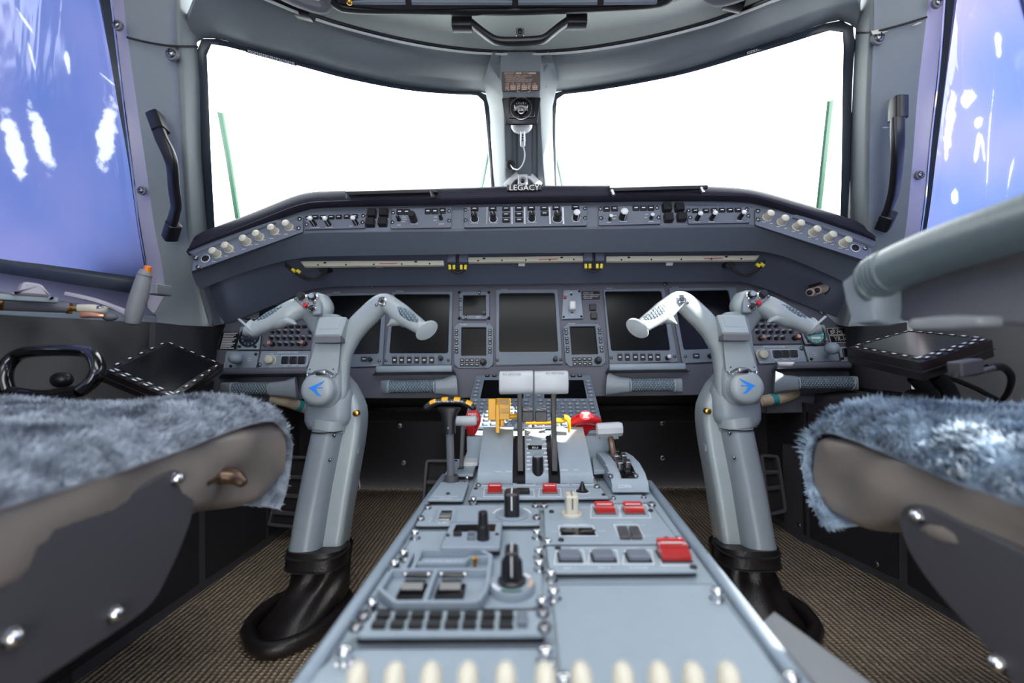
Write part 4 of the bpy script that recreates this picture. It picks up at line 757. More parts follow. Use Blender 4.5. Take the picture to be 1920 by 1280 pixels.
o = gpanel('gear_lever_panel', 'grey panel with a white gear lever knob and red button', [(1053, 598), (1094, 596.5), (1088.5, 543), (1056.5, 543.5)], .008, 'ped2', FP, r=.003)
b = B(); b.pxprism(FP, [(1068, 579), (1080, 578.5), (1079.5, 563), (1068, 563)], .008, .034, .003, .004); part(b, 'lever_knob', G['white'], o); lp('release_button', 'k_tan', o, FP, 1059.5, 558, .0042, .008, .006)
o.children[-1].data = (lambda b: (b.lathe(WF, 0, 0, [(1, 0), (1, .8), (.85, 1)], 16), b.mesh('k_red', G['red']))[1])(B()); LIB['k_red'] = o.children[-1].data
screws(o, FP, [(1071, 552), (1073, 585), (1086, 546), (1057, 594), (1090, 593)], .003, .008, 'screw_dark'); txt(FP, 'DN', 1071, 1076, 590, G['print'], o, .0085); txt(FP, 'UP', 1068, 1073, 548.5, G['print'], o, .0085); txt(FP, 'DN LOCK', 1056, 1064, 551, G['print'], o, .0085)
for x, y in ((1111, 577), (1113, 593)): lp('square_button', 'btn', ip, FP, x, y, .0085, 0, .008)
def placard(pts, lines, m='placard', F=FP, par=None, edge=False, asp=1.0):
    b = B(); b.pxprism(F, pts, 0, .0015, .0002); part(b, 'placard', G[m], par or ip)
    if edge:
        b = B(); a = F.q(pts, .0015); b.ring(F, fillet(a, .001, 2), fillet(inset(a, .0012), .001, 2), .001, .0019, .0015, .0001); part(b, 'placard_edge', G['print'], par or ip)
    for s, x0, x1, y in lines: txt(F, s, x0, x1, y, G['print'], par or ip, .0018, asp=asp)
placard([(1092, 561.5), (1125, 561), (1124, 545.5), (1091, 546)], [('AIRSPEED AFTER', 1093, 1112, 549), ('TAKEOFF DURING CLIMB', 1093, 1123, 552.6), ('WITHOUT RETRACTING', 1093.5, 1121, 556), ('MAX 160 KIAS', 1094, 1110, 559)], asp=1.2)
placard([(1553, 628), (1588, 627), (1584.5, 614), (1550, 615)], [('SEL CAL', 1560, 1574, 618), ('BP-MS', 1557, 1580, 623)], edge=True, asp=1.2)
placard([(1558, 642.5), (1610, 642), (1604.5, 628), (1554, 629)], [('YR-IGP', 1564, 1597, 635.5)], edge=True, asp=1.2)
placard([(407, 655), (441, 655), (450, 623), (417, 622)], [], 'placard')
marks(ip, FP, [(420-i*.8, 446-i*.8-(i % 3)*3, 625+i*3.1) for i in range(10)], .0016, hh=.0026)
placard([(478, 606), (500, 603), (497, 596), (455, 597)], [('SEL CAL', 470, 481, 597.3), ], asp=1)
# audio panels
def audio(lb, pts, r1, r2, cop, m1):
    o = gpanel('audio_panel', lb, pts, .005, 'panel', FP)
    for x, y in r1: lp('lever_switch', 'btn', o, FP, x, y, .0052, .005, .009, ry=.003)
    for x, y in r2: lp('volume_knob', 'k_bare', o, FP, x, y, .0042, .005, .011)
    for x, y in cop: lp('master_knob', 'k_bare', o, FP, x+4, y+3.5, .0065, .005, .012); lp('copper_cap', 'k_copper', o, FP, x+4, y+3.5, .005, .017, .01, hp=.005)
    marks(o, FP, [(x-3, x+3, y-4.8) for x, y in r2], .005, hh=.0016); screws(o, FP, m1, .0045, .005); return o
audio('audio panel with rows of small black knobs and two copper knobs, left yoke side', [(487, 656), (592, 656), (596, 600), (508, 602)], [(x, 613) for x in (523, 535.5, 547.4, 560, 572, 584)], [(x, 623) for x in (512, 523.5, 536, 548, 559.7, 583)]+[(x, 634.5) for x in (510, 521.7, 533.8, 545.3, 557.6, 569, 581)]+[(x, 646) for x in (525.6, 537, 549, 560)], [(508, 642), (568.5, 641)], [(497, 647)])
audio('audio panel with rows of small black knobs and two copper knobs, right yoke side', [(1412, 645), (1503, 644), (1492, 592), (1400, 594)], [(x, 601) for x in (1416.5, 1428, 1440.5, 1453, 1465)], [(x, 612) for x in (1417, 1428.5, 1441, 1453.5, 1478.5)]+[(x, 623) for x in (1419, 1431.6, 1444, 1456.6, 1469, 1482)]+[(x, 634.5) for x in (1428.5, 1441, 1454, 1466.5)], [(1421, 631), (1485, 630.5)], [(1497, 634)])
# clocks
for lb, pts, dial, m in (('square clock with round dial left of the left audio panel', [(444, 655), (486, 655), (490, 611), (450, 612)], (468, 632), 'gloss'), ('square clock with teal dial right of the right audio panel', [(1510, 645), (1553, 643), (1547, 608), (1500, 611)], (1528, 627), 'teal')):
    o = gpanel('panel_clock', lb, pts, .012, 'ped2', FP, 'clock', r=.004); u, v = FP.uv(*dial, .012); b = B(); b.lathe(FP, u, v, [(.027, .012), (.027, .0155), (.023, .0155), (.022, .0125)], 36); part(b, 'dial_ring', G['black'], o)
    b = B(); b.lathe(FP, u, v, [(.0222, .0122), (.0222, .0128), (.001, .0128)], 32); part(b, 'dial_face', G['seal' if m == 'gloss' else m], o)
    b = B(); b.box(FP, u-.012, v-.012, u+.012, v-.006, .0128, .0134, .0002); part(b, 'counter_window', G['gloss'], o); b = B(); b.box(FP, u-.0006, v, u+.0006, v+.018, .0128, .0136, 0); part(b, 'hand', G['print'], o)
    for i in range(12): a = i*math.pi/6; b = B(); F3 = Fr(FP.w(u+.0195*math.sin(a), v+.0195*math.cos(a), .0128), FP.U*math.cos(a)-FP.V*math.sin(a), FP.V*math.cos(a)+FP.U*math.sin(a)); b.box(F3, -.0004, -.002, .0004, .002, 0, .0004, 0); part(b, 'tick_mark', G['print'], o)
    for k in (0, 1): x = pts[0][0]+6 if k else pts[1][0]-7; lp('clock_button', 'k_bare', o, FP, x, pts[0][1]-5, .0036, .012, .006)
for lb, pts, kb, sc in (('grey plate with a round grey ball knob, left end of the panel', [(418, 690), (480, 690), (485, 658), (424, 658)], (450, 676), [(433, 686), (480, 664)]), ('grey plate with a round grey ball knob, below the registration placard', [(1517, 678), (1574, 676), (1570, 648), (1508, 649)], (1548, 666), [(1521, 673)])):
    o = gpanel('ball_knob_panel', lb, pts, .005, 'ped2', FP); u, v = FP.uv(*kb, .005); q = FP.w(u, v, .005); t = P(kb[0]-8 if kb[0] < 900 else kb[0]+12, kb[1]-5 if kb[0] < 900 else kb[1]-13, 1.12)
    b = B(); b.sweep([q, t], .006, 12); part(b, 'stem', G['chrome'], o); b = B(); b.ball(t, .0165, 22, 14, (1, 1, .92)); part(b, 'ball', G['ped2'], o); screws(o, FP, sc, .004, .005, 'screw_dark')
    marks(o, FP, [(kb[0]+14, kb[0]+22, kb[1]-4), (kb[0]+14, kb[0]+20, kb[1])] if kb[0] < 900 else [(kb[0]-24, kb[0]-16, kb[1]-4), (kb[0]-22, kb[0]-16, kb[1])], .005)
for lb, pts, kn, bt, fr_, tx, ws in (('reversionary panel with cream knob and three black buttons, left yoke side', [(482, 691), (574, 691), (585, 657.5), (490, 658)], (508, 675), [(535, 675.5), (550.5, 675.5), (566, 675.5)], [(526, 684), (576, 684), (578, 665.5), (528, 665.5)], (520, 559, 660.5), (487, 684)), ('reversionary panel with cream knob and three black buttons, right yoke side', [(1424, 682), (1513, 678), (1504, 646.5), (1411, 648)], (1428, 665), [(1456, 664), (1471.5, 663.5), (1487.5, 663)], [(1449, 672), (1498, 671), (1494, 654), (1444, 655)], (1431, 1472, 649.5), (1503, 653))):
    o = gpanel('reversionary_panel', lb, pts, .006, 'ped2', FP); lp('selector_knob', 'k_cream', o, FP, *kn, .0125, .006, .014); txt(FP, 'REVERSIONARY PANEL', *tx, G['print'], o, .0063, asp=1.2)
    btns(o, FP, bt, .0092, .0098, .004, .006, 'btn'); q = FP.q(fr_, .006); b = B(); b.ring(FP, fillet(q, .001, 2), fillet(inset(q, .0014), .001, 2), .006, .0066, .006, .0001); part(b, 'white_frame', G['print'], o)
    lp('screw', 'screw', o, FP, *ws, .0058, .0055); marks(o, FP, [(x-4, x+4, y+10.5) for x, y in bt]+[(kn[0]-10, kn[0]-5, kn[1]-9), (kn[0]-2, kn[0]+5, kn[1]-12), (kn[0]+8, kn[0]+15, kn[1]-9), (kn[0]-4, kn[0]+3, kn[1]+13)], .006)
o = gpanel('test_panel', 'small grey plate with a dark button behind the corner of the right tablet', [(1578, 678), (1640, 676), (1636, 648), (1573, 650)], .005, 'ped2', FP); btns(o, FP, [(1585, 661)], .007, .011, .004, .005, 'btn'); txt(FP, 'TEST SEL CAL', 1577, 1600, 652, G['print'], o, .0053); screws(o, FP, [(1579, 672)], .004, .005, 'screw_dark')
placard([(1597, 703), (1640, 702), (1632, 687), (1593, 688)], [('AIRSPEED AFTER TAKEOFF', 1596, 1632, 691), ('DURING CLIMB WITHOUT', 1597, 1632, 695), ('RETRACTING. MAX 160 KIAS', 1598, 1637, 699)], F=FL, asp=1.1)
# ledges and knurled grip bars along the bottom of the panel
for (x0, x1, y), lb in (((418, 578, 696), 'rounded grey ledge under the left reversionary panel'), ((707, 847, 692), 'rounded pale ledge under the left inner display'), ((1143, 1283, 688), 'rounded pale ledge under the right inner display'), ((1456, 1592, 685), 'rounded grey ledge under the right reversionary panel')):
    o = thing('panel_ledge', lb, 'ledge', P((x0+x1)/2, y, 1.12)); b = B(); b.sweep([P(x0, y, 1.125), P(x1, y-1.5, 1.125)], (.008, .0085), 16, (0, 0, 1), 0, 3, rnd=.002); part(b, 'ledge_bar', G['ped' if 700 < x0 < 1200 else 'panel'], o)
    b = B(); b.grid([[P(x0, y+2, 1.13), P(x1, y, 1.13)], [P(x0-8, y+12, 1.155), P(x1+8, y+10, 1.155)]], .005, CC); part(b, 'apron', G['panel'], o)
for (x0, x1, y, e0, e1), lb in (((731, 816, 725, 719, 851), 'knurled grip bar under the left inner display'), ((1180, 1262, 722, 1142, 1278), 'knurled grip bar under the right inner display'), ((1492, 1594, 718, 1452, 1606), 'knurled grip bar under the right reversionary panel'), ((440, 510, 729, 420, 556), 'grey grip bar half hidden behind the left sheepskin seat')):
    o = thing('grip_rail', lb, 'grip bar', P((x0+x1)/2, y, 1.11)); b = B(); b.sweep([P(x0, y, 1.115), P(x1, y-1, 1.115)], (.017, .0155), 18, (0, 0, 1), 0, 2.6); part(b, 'knurled_sleeve', G['knurl'], o)
    for a, c in ((e0, x0), (x1, e1)):
        wide = abs(c-a) > 20; k = [(.012, .0165), (.017, .017)] if not wide else ([(.03, .028), (.022, .02), (.018, .0175)] if a == e0 else [(.018, .0175), (.022, .02), (.03, .028)])
        pth = [P(a, y, 1.12), P(c, y, 1.115)] if not wide else [P(a, y-2, 1.13), P((a+c)/2, y, 1.12), P(c, y, 1.115)] if a == e0 else [P(a, y, 1.115), P((a+c)/2, y, 1.12), P(c, y-2, 1.13)]
        b = B(); b.sweep(pth, k, 14, (0, 0, 1), 0, 4, rnd=.002); part(b, 'end_block', G['yoke2'], o)
    for x in (x0, x1): b = B(); b.sweep([P(x-1.2, y, 1.1145), P(x+1.2, y, 1.1145)], (.0185, .0168), 18, (0, 0, 1), 0, 2.6); part(b, 'collar', G['ped'], o)
# dark structure under the panel
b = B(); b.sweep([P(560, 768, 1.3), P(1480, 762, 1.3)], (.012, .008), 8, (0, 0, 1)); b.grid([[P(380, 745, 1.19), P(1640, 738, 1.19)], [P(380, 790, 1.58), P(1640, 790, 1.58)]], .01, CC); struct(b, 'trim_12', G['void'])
for pts, lb in (([(508, 745, 1.12), (535, 752, 1.13), (560, 760, 1.16), (585, 770, 1.2)], 'ribbed beige hose with teal band under the left yoke side panel'), ([(1426, 752, 1.13), (1445, 749, 1.12), (1466, 745, 1.13), (1490, 735, 1.16)], 'ribbed beige hose with teal band under the right yoke side panel')):
    o = thing('air_hose', lb, 'hose', P(*pts[1])); c = sm(pts, 41); b = B(); b.sweep(c, [.0135+.0012*(i % 2) for i in range(41)], 16, (0, 0, 1)); part(b, 'hose', G['hose'], o)
    i = 22 if pts[0][0] < 900 else 8; b = B(); b.sweep(c[i:i+5], .0152, 16, (0, 0, 1)); part(b, 'teal_band', G['teal'], o)
# ================================================================ CENTRE PEDESTAL
ZD = .34
FD = Fr((0, 0, ZD), (1, 0, 0), (0, 1, 0))
pd = thing('centre_pedestal', 'long grey centre pedestal running back between the two seats', 'pedestal', (.03, .45, 0))
deck = FD.q([(305, 1700), (1788, 1700), (1212, 908), (1200, 884), (872, 852), (838, 895)])
deck = [Ve(p) for p in deck]; lo, ro = deck[5], deck[2]
b = B(); b.prism(FD, deck, -.014, 0, .002); part(b, 'deck_plate', G['ped'], pd)
b = B(); b.prism(FD, inset(deck, .012), .07-ZD, -.013, .001); part(b, 'side_skirt', G['pedside'], pd)
for a, c in ((deck[5], deck[0]), (deck[2], deck[1])):
    s = 1 if a is deck[2] else -1; b = B(); b.sweep([FD.w(a.x+s*.004, a.y, .002), FD.w(c.x+s*.004, c.y, .002)], (.006, .005), 12, (0, 0, 1), 0, 3, rnd=.002); part(b, 'edge_rail', G['rail'], pd)
x0, x1 = P(884, 800, .94).x, P(1127, 800, .94).x
def slab(prof, xa, xb): return [[Ve((xa, y, z)) for y, z in prof], [Ve((xb, y, z)) for y, z in prof]]
b = B(); b.rings(slab([(.86, .30), (.86, .398), (.935, .395), (1.10, .488), (1.12, .484), (1.12, .30)], x0, x1)); part(b, 'upper_housing', G['ped'], pd)
b = B(); b.rings(slab([(.92, .07), (.92, .31), (1.12, .31), (1.12, .07)], x0, x1)); part(b, 'rear_skirt', G['pedside'], pd)
# thrust quadrant
FQ0, FQ1 = P(1000, 886, .745), P(1000, 806, .86); FQ = Fr(FQ0, (1, 0, 0), FQ1-FQ0)
tq = thing('thrust_quadrant', 'sloping grey thrust quadrant housing with two lever slots', 'quadrant', (P(1000, 886, .745).x, .8, ZD))
prof = [(.738, ZD+.0065), (.739, .358), (.745, .3645), (.80, .392), (.858, .4158), (.859, .416), (.859, ZD+.0065)]
for pa, pb, nm in ((896, 961, 'cover'), (985, 1028, 'scale_block'), (1050, 1111, 'cover')):
    b = B(); b.rings(slab(prof if nm == 'cover' else [(.738, ZD+.0065), (.739, .3585), (.745, .3635), (.79, .384), (.82, .402), (.845, .413), (.859, .415), (.859, ZD+.0065)], P(pa, 886, .745).x, P(pb, 886, .745).x)); part(b, nm, G['ped'], tq, 50)
b = B(); b.rings(slab([(.742, ZD+.0065), (.742, .352), (.858, .40), (.858, ZD+.0065)], P(961, 886, .745).x, P(1050, 886, .745).x)); part(b, 'slot_floor', G['matte'], tq)
for i in range(11):
    for x0_, x1_ in ((987, 993+3*(i % 2)), (1018-3*(i % 2), 1024)):
        y = 813+5.6*i; d = .85-.0095*i; hz = .002
        b = B(); yy = .845-.0095*i; z = [(.738, .358), (.745, .3635), (.79, .384), (.82, .402), (.845, .413), (.86, .415)]
        zz = next(a[1]+(c[1]-a[1])*(yy-a[0])/(c[0]-a[0]) for a, c in zip(z, z[1:]) if a[0] <= yy <= c[0]); xa, xb = P(x0_, y, .82).x, P(x1_, y, .82).x
        b.grid([[(xa, yy-.001, zz+.0003), (xb, yy-.001, zz+.0003)], [(xa, yy+.0012, zz+.0018), (xb, yy+.0012, zz+.0018)]]); part(b, 'scale_mark', G['print'], tq, 0)
b = B(); F = Fr(Ve((P(1003, 838, .80).x, .80, .3905)), (1, 0, 0), (0, .03, .026)); b.box(F, -.012, -.004, .012, .004, -.002, .002, .0004); part(b, 'idle_bar', G['gloss'], tq); txt(F, 'IDLE', 998, 1009, 839, G['print'], tq, .0022)
txt(FQ, 'MAX', 926, 940, 884, G['print'], tq, .004, asp=1.2); txt(FQ, 'REV', 949, 960, 884, G['print'], tq, .004, asp=1.2); txt(FQ, 'MAX', 1052, 1065, 881, G['print'], tq, .004, asp=1.2); txt(FQ, 'REV', 1075, 1086, 881, G['print'], tq, .004, asp=1.2); txt(FQ, 'LOCKED', 903, 923, 811, G['print'], tq, .004)
for x, y in ((911, 859), (957, 848), (1098, 856)): lp('screw', 'hole', tq, FQ, x, y, .0034, .0006)
u, v = FD.uv(1007, 889, .006); o = thing('quadrant_knob', 'large black knob with grey top between the thrust lever slots', 'knob', FD.w(u, v-.004, .004)); v = .752; put('knob', LIB['k_bare'], o, FD.mat(u, v-.004, .018) @ Mx.Diagonal((.0096, .0096, .030, 1))); b = B(); b.lathe(FD, u, v-.004, [(.0084, .048), (.0084, .0495), (.0074, .050)], 20); part(b, 'grey_cap', G['ped2'], o)
def lever(lb, xh, ts, tx):
    o = thing('thrust_lever', lb, 'lever', P(xh+(8 if xh < 1000 else -0), 880, .752)); xs = 974.5 if xh < 1000 else 1038
    b = B(); b.sweep(C3([(xs, 735, .806), (xs, 780, .803), (xs+.5, 820, .79), (xs+1, 850, .772), (xs+1.5, 886, .752)]), [(.0046, .010), (.0046, .010), (.0046, .010), (.005, .009), (.005, .008)], 12, (0, 1, .2), 24, 6); part(b, 'lever_arm', G['black'], o)
    b = B(); b.sweep([P(xh-31, 717, .797), P(xh-29, 717, .797), P(xh+29, 716, .797), P(xh+31, 716, .797)], [(.0155, .0192), (.0165, .02), (.0165, .02), (.0155, .0192)], 26, (0, 0, 1), 0, 3.2, rnd=.0012); part(b, 'lever_head', G['offwhite'], o, 50)
    F = Fr(P(xh, 717, .779), (1, 0, 0), (0, .14, 1)); txt(F, 'GO AROUND', *tx, 701.5 if xh < 1000 else 699.5, G['seal'], o, .0014)
    b = B(); xa, xb = (979, 1000) if xh < 1000 else (1004, 1026); F2 = Fr(P(xa, 791, .80), (1, 0, 0), (0, .1, 1)); wd = P(xb, 791, .80).x-P(xa, 791, .80).x
    b.box(F2, 0, 0, wd, .018, -.03, 0, .001, .001); part(b, 'reverse_trigger', G['black'], o); b = B(); b.box(F2, .0003, .018, wd-.0003, .027, -.03, -.001, .002, .001); part(b, 'trigger_top', G['seatgrey2'], o); return o
lever('white headed thrust lever marked GO AROUND, beside the yellow lock block', 968, 0, (942, 977)); lever('white headed thrust lever marked GO AROUND, second from the yellow lock block', 1033, 0, (1023, 1058))
# gust lock
o = thing('gust_lock', 'yellow gust lock lever with black hatching at the thrust levers', 'lever', P(935, 815, .84))
F = Fr(P(936, 788, .825), (1, 0, 0), (0, .12, 1)); bx = lambda b, a, y0, c, y1, h0, h1, ch=.0015, r=.002: b.box(F, *F.uv(a, y0, h1), *F.uv(c, y1, h1), h0, h1, ch, r)
b = B(); bx(b, 915, 788, 930, 747, -.03, -.002); part(b, 'lock_body', G['yellow'], o); b = B(); bx(b, 931, 787, 956, 746, -.03, .004); part(b, 'lock_block', G['yellow'], o); b = B(); bx(b, 929.5, 812, 936.5, 758, -.02, .007, .001); part(b, 'lock_stem', G['yellow'], o); b = B(); bx(b, 938, 800, 945, 786, -.02, .002); part(b, 'lock_foot', G['yellow'], o)
for i in range(5):
    y = 748.5+i*2.1; b = B(); u0, v0 = F.uv(932, y-1, .004); u1, v1 = F.uv(954, y+1.6, .004); b.add([F.w(u0, v0, .0044), F.w(u1, v1, .0044), F.w(u1, v1-.0007, .0044), F.w(u0, v0-.0007, .0044)], [(0, 1, 2, 3)]); part(b, 'hatch_stripe', G['black'], o, 0)
txt(F, 'GUST', 938.5, 953.5, 767.5, G['bronze'], o, .0044); txt(F, 'LOCK', 938.5, 954, 773, G['black'], o, .0044)
b = B(); b.sweep([P(955, 781, .83), P(970, 780, .83)], (.005, .005), 12, rnd=.001); part(b, 'cross_bar', G['yellow'], o); b = B(); b.sweep([P(1042, 789, .83), P(1060, 788, .83)], (.0048, .0048), 12); part(b, 'cross_bar', G['yellow'], o)
b = B(); b.sweep(C3([(1058, 783, .83), (1064, 784, .83), (1066.5, 792, .83), (1067, 808, .835)]), [(.006, .006), (.005, .006), (.003, .007), (.0026, .006)], 12, (0, 1, 0), 14, 3); part(b, 'elbow', G['yellow'], o)
b = B(); b.sweep([P(986, 793, .85), P(1042, 793, .85)], (.004, .003), 10); part(b, 'shaft', G['orange'], o)
# red emergency pulls
for c, w_, lb, tx in (((1098, 789, .865), 26, 'red handle with round PRESS AND PULL cap, beside the white flap lever', (('PRESS', 1091, 1105, 774.5), ('AND', 1094, 1103, 778), ('PULL', 1094, 1104, 782))), ((886, 790, .865), 12, 'red handle marked PRESS behind the white barrel lever', (('PRESS', 878, 893, 776.5),))):
    o = thing('emergency_pull', lb, 'handle', P(c[0], 812, .87)); b = B()
    if w_ > 20:
        b.sweep(C3([(c[0]-w_+1, 797, .865), (c[0]-w_+6, 788, .862), (c[0], 784, .86), (c[0]+w_-6, 788, .862), (c[0]+w_-1, 797, .865)]), [(.006, .004), (.012, .008), (.014, .010), (.012, .008), (.006, .004)], 16, (0, 0, 1), 24, 2.4, rnd=.003); part(b, 'pull_bar', G['red'], o)
        b = B(); b.sweep([P(c[0], 800, .866), P(c[0]-.5, 806, .87), P(c[0]-1, 815, .875)], [(.02, .008), (.008, .007), (.004, .005)], 14, (0, 1, 0)); part(b, 'neck', G['red'], o)
        F = tilt(c[0], 779, .848, 35)
    else:
        b.sweep(C3([(887, 776, .865), (894, 785, .865), (891, 800, .868), (886, 812, .872)]), [(.012, .006), (.008, .006), (.007, .006), (.006, .005)], 14, (0, 1, 0), 20, 2.4, rnd=.003); part(b, 'pull_bar', G['red'], o)
        b = B(); b.sweep(C3([(881, 797, .862), (882, 806, .865), (881, 813, .87)]), [(.008, .006), (.0075, .006), (.006, .005)], 14, (0, 1, 0), 12, 3, rnd=.002); part(b, 'pull_bar', G['red'], o)
        F = tilt(c[0], 777, .85, 40)
    u, v = F.uv(c[0], 779 if w_ > 20 else 777); b = B(); b.lathe(F, u, v, [(.0115, -.012), (.0118, 0), (.011, .0012)], 26, sq=.85); part(b, 'press_cap', G['red'], o)
    for s, a, d, y in tx: txt(F, s, a, d, y, G['print'], o, .0016)
# control display units with keyboards
FC = Fr(P(1000, 800, .94), (1, 0, 0), P(1000, 705, 1.1)-P(1000, 800, .94))
def cdu(lb, L_, R_):
    TL, BL = L_; TR, BR = R_; o = thing('keyboard_display', lb, 'keyboard', FC.X((BL+BR)/2, 795), 'control display units'); H = .007
    X = lambda t, y: TL+(BL-TL)*(y-705)/95+((TR+(BR-TR)*(y-705)/95)-(TL+(BL-TL)*(y-705)/95))*t
    b = B(); b.pxprism(FC, [(X(0, 799), 799), (X(1, 799), 799), (X(1, 703), 703), (X(0, 703), 703)], 0, H, .001, .004); part(b, 'body', G['bezel'], o)
    b = B(); b.pxprism(FC, [(X(.16, 746), 746), (X(.85, 746), 746), (X(.85, 712), 712), (X(.16, 712), 712)], H, H+.0012, .0003, .001); part(b, 'screen', G['screen'], o)
    for s in (0, 1):
        for i in range(5): lp('line_key', 'key', o, FC, X(.075+.85*s, 716+6.8*i), 716+6.8*i, .0062, H, .004, ry=.004)
    for i in range(6): lp('mode_key', 'btn_w', o, FC, X(.2+.12*i, 704), 705.5, .0052, H, .004, ry=.0032)
    n = 0
    for r in range(7):
        y = 752+6.5*r+.12*r*r
        for c in range(8 if r else 7):
            t = .1+.8*c/(7 if r else 6); lp('key', 'key', o, FC, X(t, y), y, .0052 if r else .0064, H, .0034, ry=.0042 if r else .0034)
    return o
cdu('keyboard display unit behind the yellow lock block', (892, 868), (1000, 997)); cdu('keyboard display unit behind the red PRESS AND PULL handle', (1003, 1001), (1108, 1131))
# parking brake
yb = .743; o = thing('parking_brake', 'black and yellow striped parking brake tee handle on a grey stem', 'lever', P(846, 908, yb))
b = B(); b.sweep([P(846, 908, yb), P(843, 800, yb-.004)], .0062, 14); part(b, 'stem', G['shell_dark'], o)
b = B(); u, v = FD.uv(847, 906, .006); b.lathe(FD, u, v, [(.0115, .006), (.0115, .018), (.0105, .0195), (.0075, .0195), (.0075, .014)], 26); part(b, 'collar', G['seatgrey'], o)
b = B(); b.sweep(C3([(843, 812, yb-.004), (842, 790, yb-.004), (842, 778, yb-.004), (842, 764, yb-.004)]), [(.0098, .009), (.0105, .009), (.0125, .009), (.019, .009)], 16, (0, 1, 0), 16, 3); part(b, 'handle_neck', G['black'], o)
arc = sm([(797, 766, yb-.004), (806, 759, yb-.004), (822, 753, yb-.004), (842, 751, yb-.004), (862, 752, yb-.004), (879, 758, yb-.004), (890, 766, yb-.004)], 37); rr = [(.0045, .0035)]+[(.008, .0052)]*35+[(.0045, .0035)]
b = B(); b.sweep(arc, rr, 14, (0, 0, 1), 0, 2.3, rnd=.002); part(b, 'tee_bar', G['black'], o)
for i in (5, 13, 21, 29): b = B(); b.sweep([p+Ve((0, 0, .0009)) for p in arc[i:i+5]], (.0079, .0053), 14, (0, 0, 1), 0, 2.3); part(b, 'yellow_stripe', G['yellow'], o)
txt(Fr(P(842, 753, yb-.015), (1, 0, 0), (0, .8, .5)), 'PULL AND ROTATE', 815, 868, 752.5, G['print'], o, .0015)
lp('pin', 'screw', o, Fr(P(840, 803, yb-.014), (1, 0, 0), (0, 0, 1)), 840, 803, .0024)
# lever plates
def dpanel(name, lb, pts, h, m='ped', r=.0025, cat='control panel', h0=0):
    return gpanel2(name, lb, pts, h, m, r, cat, h0)
def gpanel2(name, lb, pts, h, m, r, cat, h0):
    c = FD.X(sum(p[0] for p in pts)/len(pts), sum(p[1] for p in pts)/len(pts)); o = thing(name, lb, cat, c); k = h0+(h-h0)*.68; b = B(); b.pxprism(FD, pts, h0+.0004, k, 0, r); part(b, 'shade_backing', G['pedside'], o); b = B(); b.pxprism(FD, pts, k, h, .001, r); part(b, 'face_plate', G[m], o); return o  # black metal base, also painting in the shade on the plate's front edge
def studs(o, l, h=0, r=.0052):
    for x, y in l:
        u, v = FD.uv(x, y, h+.006); put('thumb_screw', LIB['stud'], o, FD.mat(u, v, h, random.random()*3) @ Mx.Diagonal((r, r, .0064, 1)))
def dsc(o, l, h, r=.0042, key='screw'):
    for x, y in l: lp('screw', key, o, FD, x, y, r, h)
def frame(o, pts, h, m='print', w_=.0009):
    q = FD.q(pts, h); b = B(); b.ring(FD, fillet(q, .0008, 2), fillet(inset(q, w_), .0008, 2), h-.0003, h+.0004, h-.0003, .0001); part(b, 'white_outline', G[m], o)
o = dpanel('lever_plate', 'small slotted plate under the white barrel lever', [(834, 889), (887, 889), (896, 860), (848, 860)], .012)
b = B(); b.pxprism(FD, [(858, 879), (869, 879), (873, 869), (864, 869)], .0119, .0124, .0001); part(b, 'slot', G['matte'], o); txt(FD, 'RUDDER', 852, 869, 885.5, G['print'], o, .0123); dsc(o, [(855, 864), (882, 864)], .012, .003, 'screw_dark')
o = thing('barrel_lever', 'white barrel topped lever on a thin stem beside the parking brake', 'lever', P(866, 876, .755)); b = B(); b.sweep(C3([(865, 877, .775), (866, 850, .79), (868, 796, .80)]), (.0034, .005), 10, (0, 1, 0), 8, 5); part(b, 'stem', G['seatgrey'], o)
b = B(); b.sweep([P(850, 789, .80), P(892, 788, .80)], (.0095, .0085), 20, (0, 0, 1), 0, 2.4, rnd=.002); part(b, 'lever_head', G['offwhite'], o)
o = dpanel('brake_plate', 'plate carrying the parking brake collar, at the pedestal edge', [(801, 936), (868, 936), (879, 903), (826, 903)], .010)
txt(FD, 'EMERG/PARK', 814, 859, 930.5, G['print'], o, .0103); txt(FD, 'BRAKE', 824, 847, 934, G['print'], o, .0103); dsc(o, [(840, 926)], .010, .003, 'screw_dark'); studs(o, [(876, 897)], .0, .004)
o = dpanel('thrust_rating_panel', 'plate with four small dark windows below the MAX REV lettering', [(886, 913), (1124, 911), (1112, 890), (893, 892)], .006)
for x in (918, 983, 1047, 1093):
    yc = 903-(x-918)*.008; b = B(); b.pxprism(FD, [(x-13.5, yc+4), (x+13.5, yc+4), (x+13, yc-4), (x-13, yc-4)], .0058, .0064, .0001); part(b, 'window', G['gloss'], o); frame(o, [(x-20, yc+7), (x+20.5, yc+7), (x+19, yc-6.5), (x-18.5, yc-6.5)], .0062)
txt(FD, 'THRUST RATING', 981, 1030, 893.3, G['print'], o, .0063); dsc(o, [(899, 900)], .006, .003, 'screw_dark'); dsc(o, [(897, 911), (1112, 896)], .006, .0045)
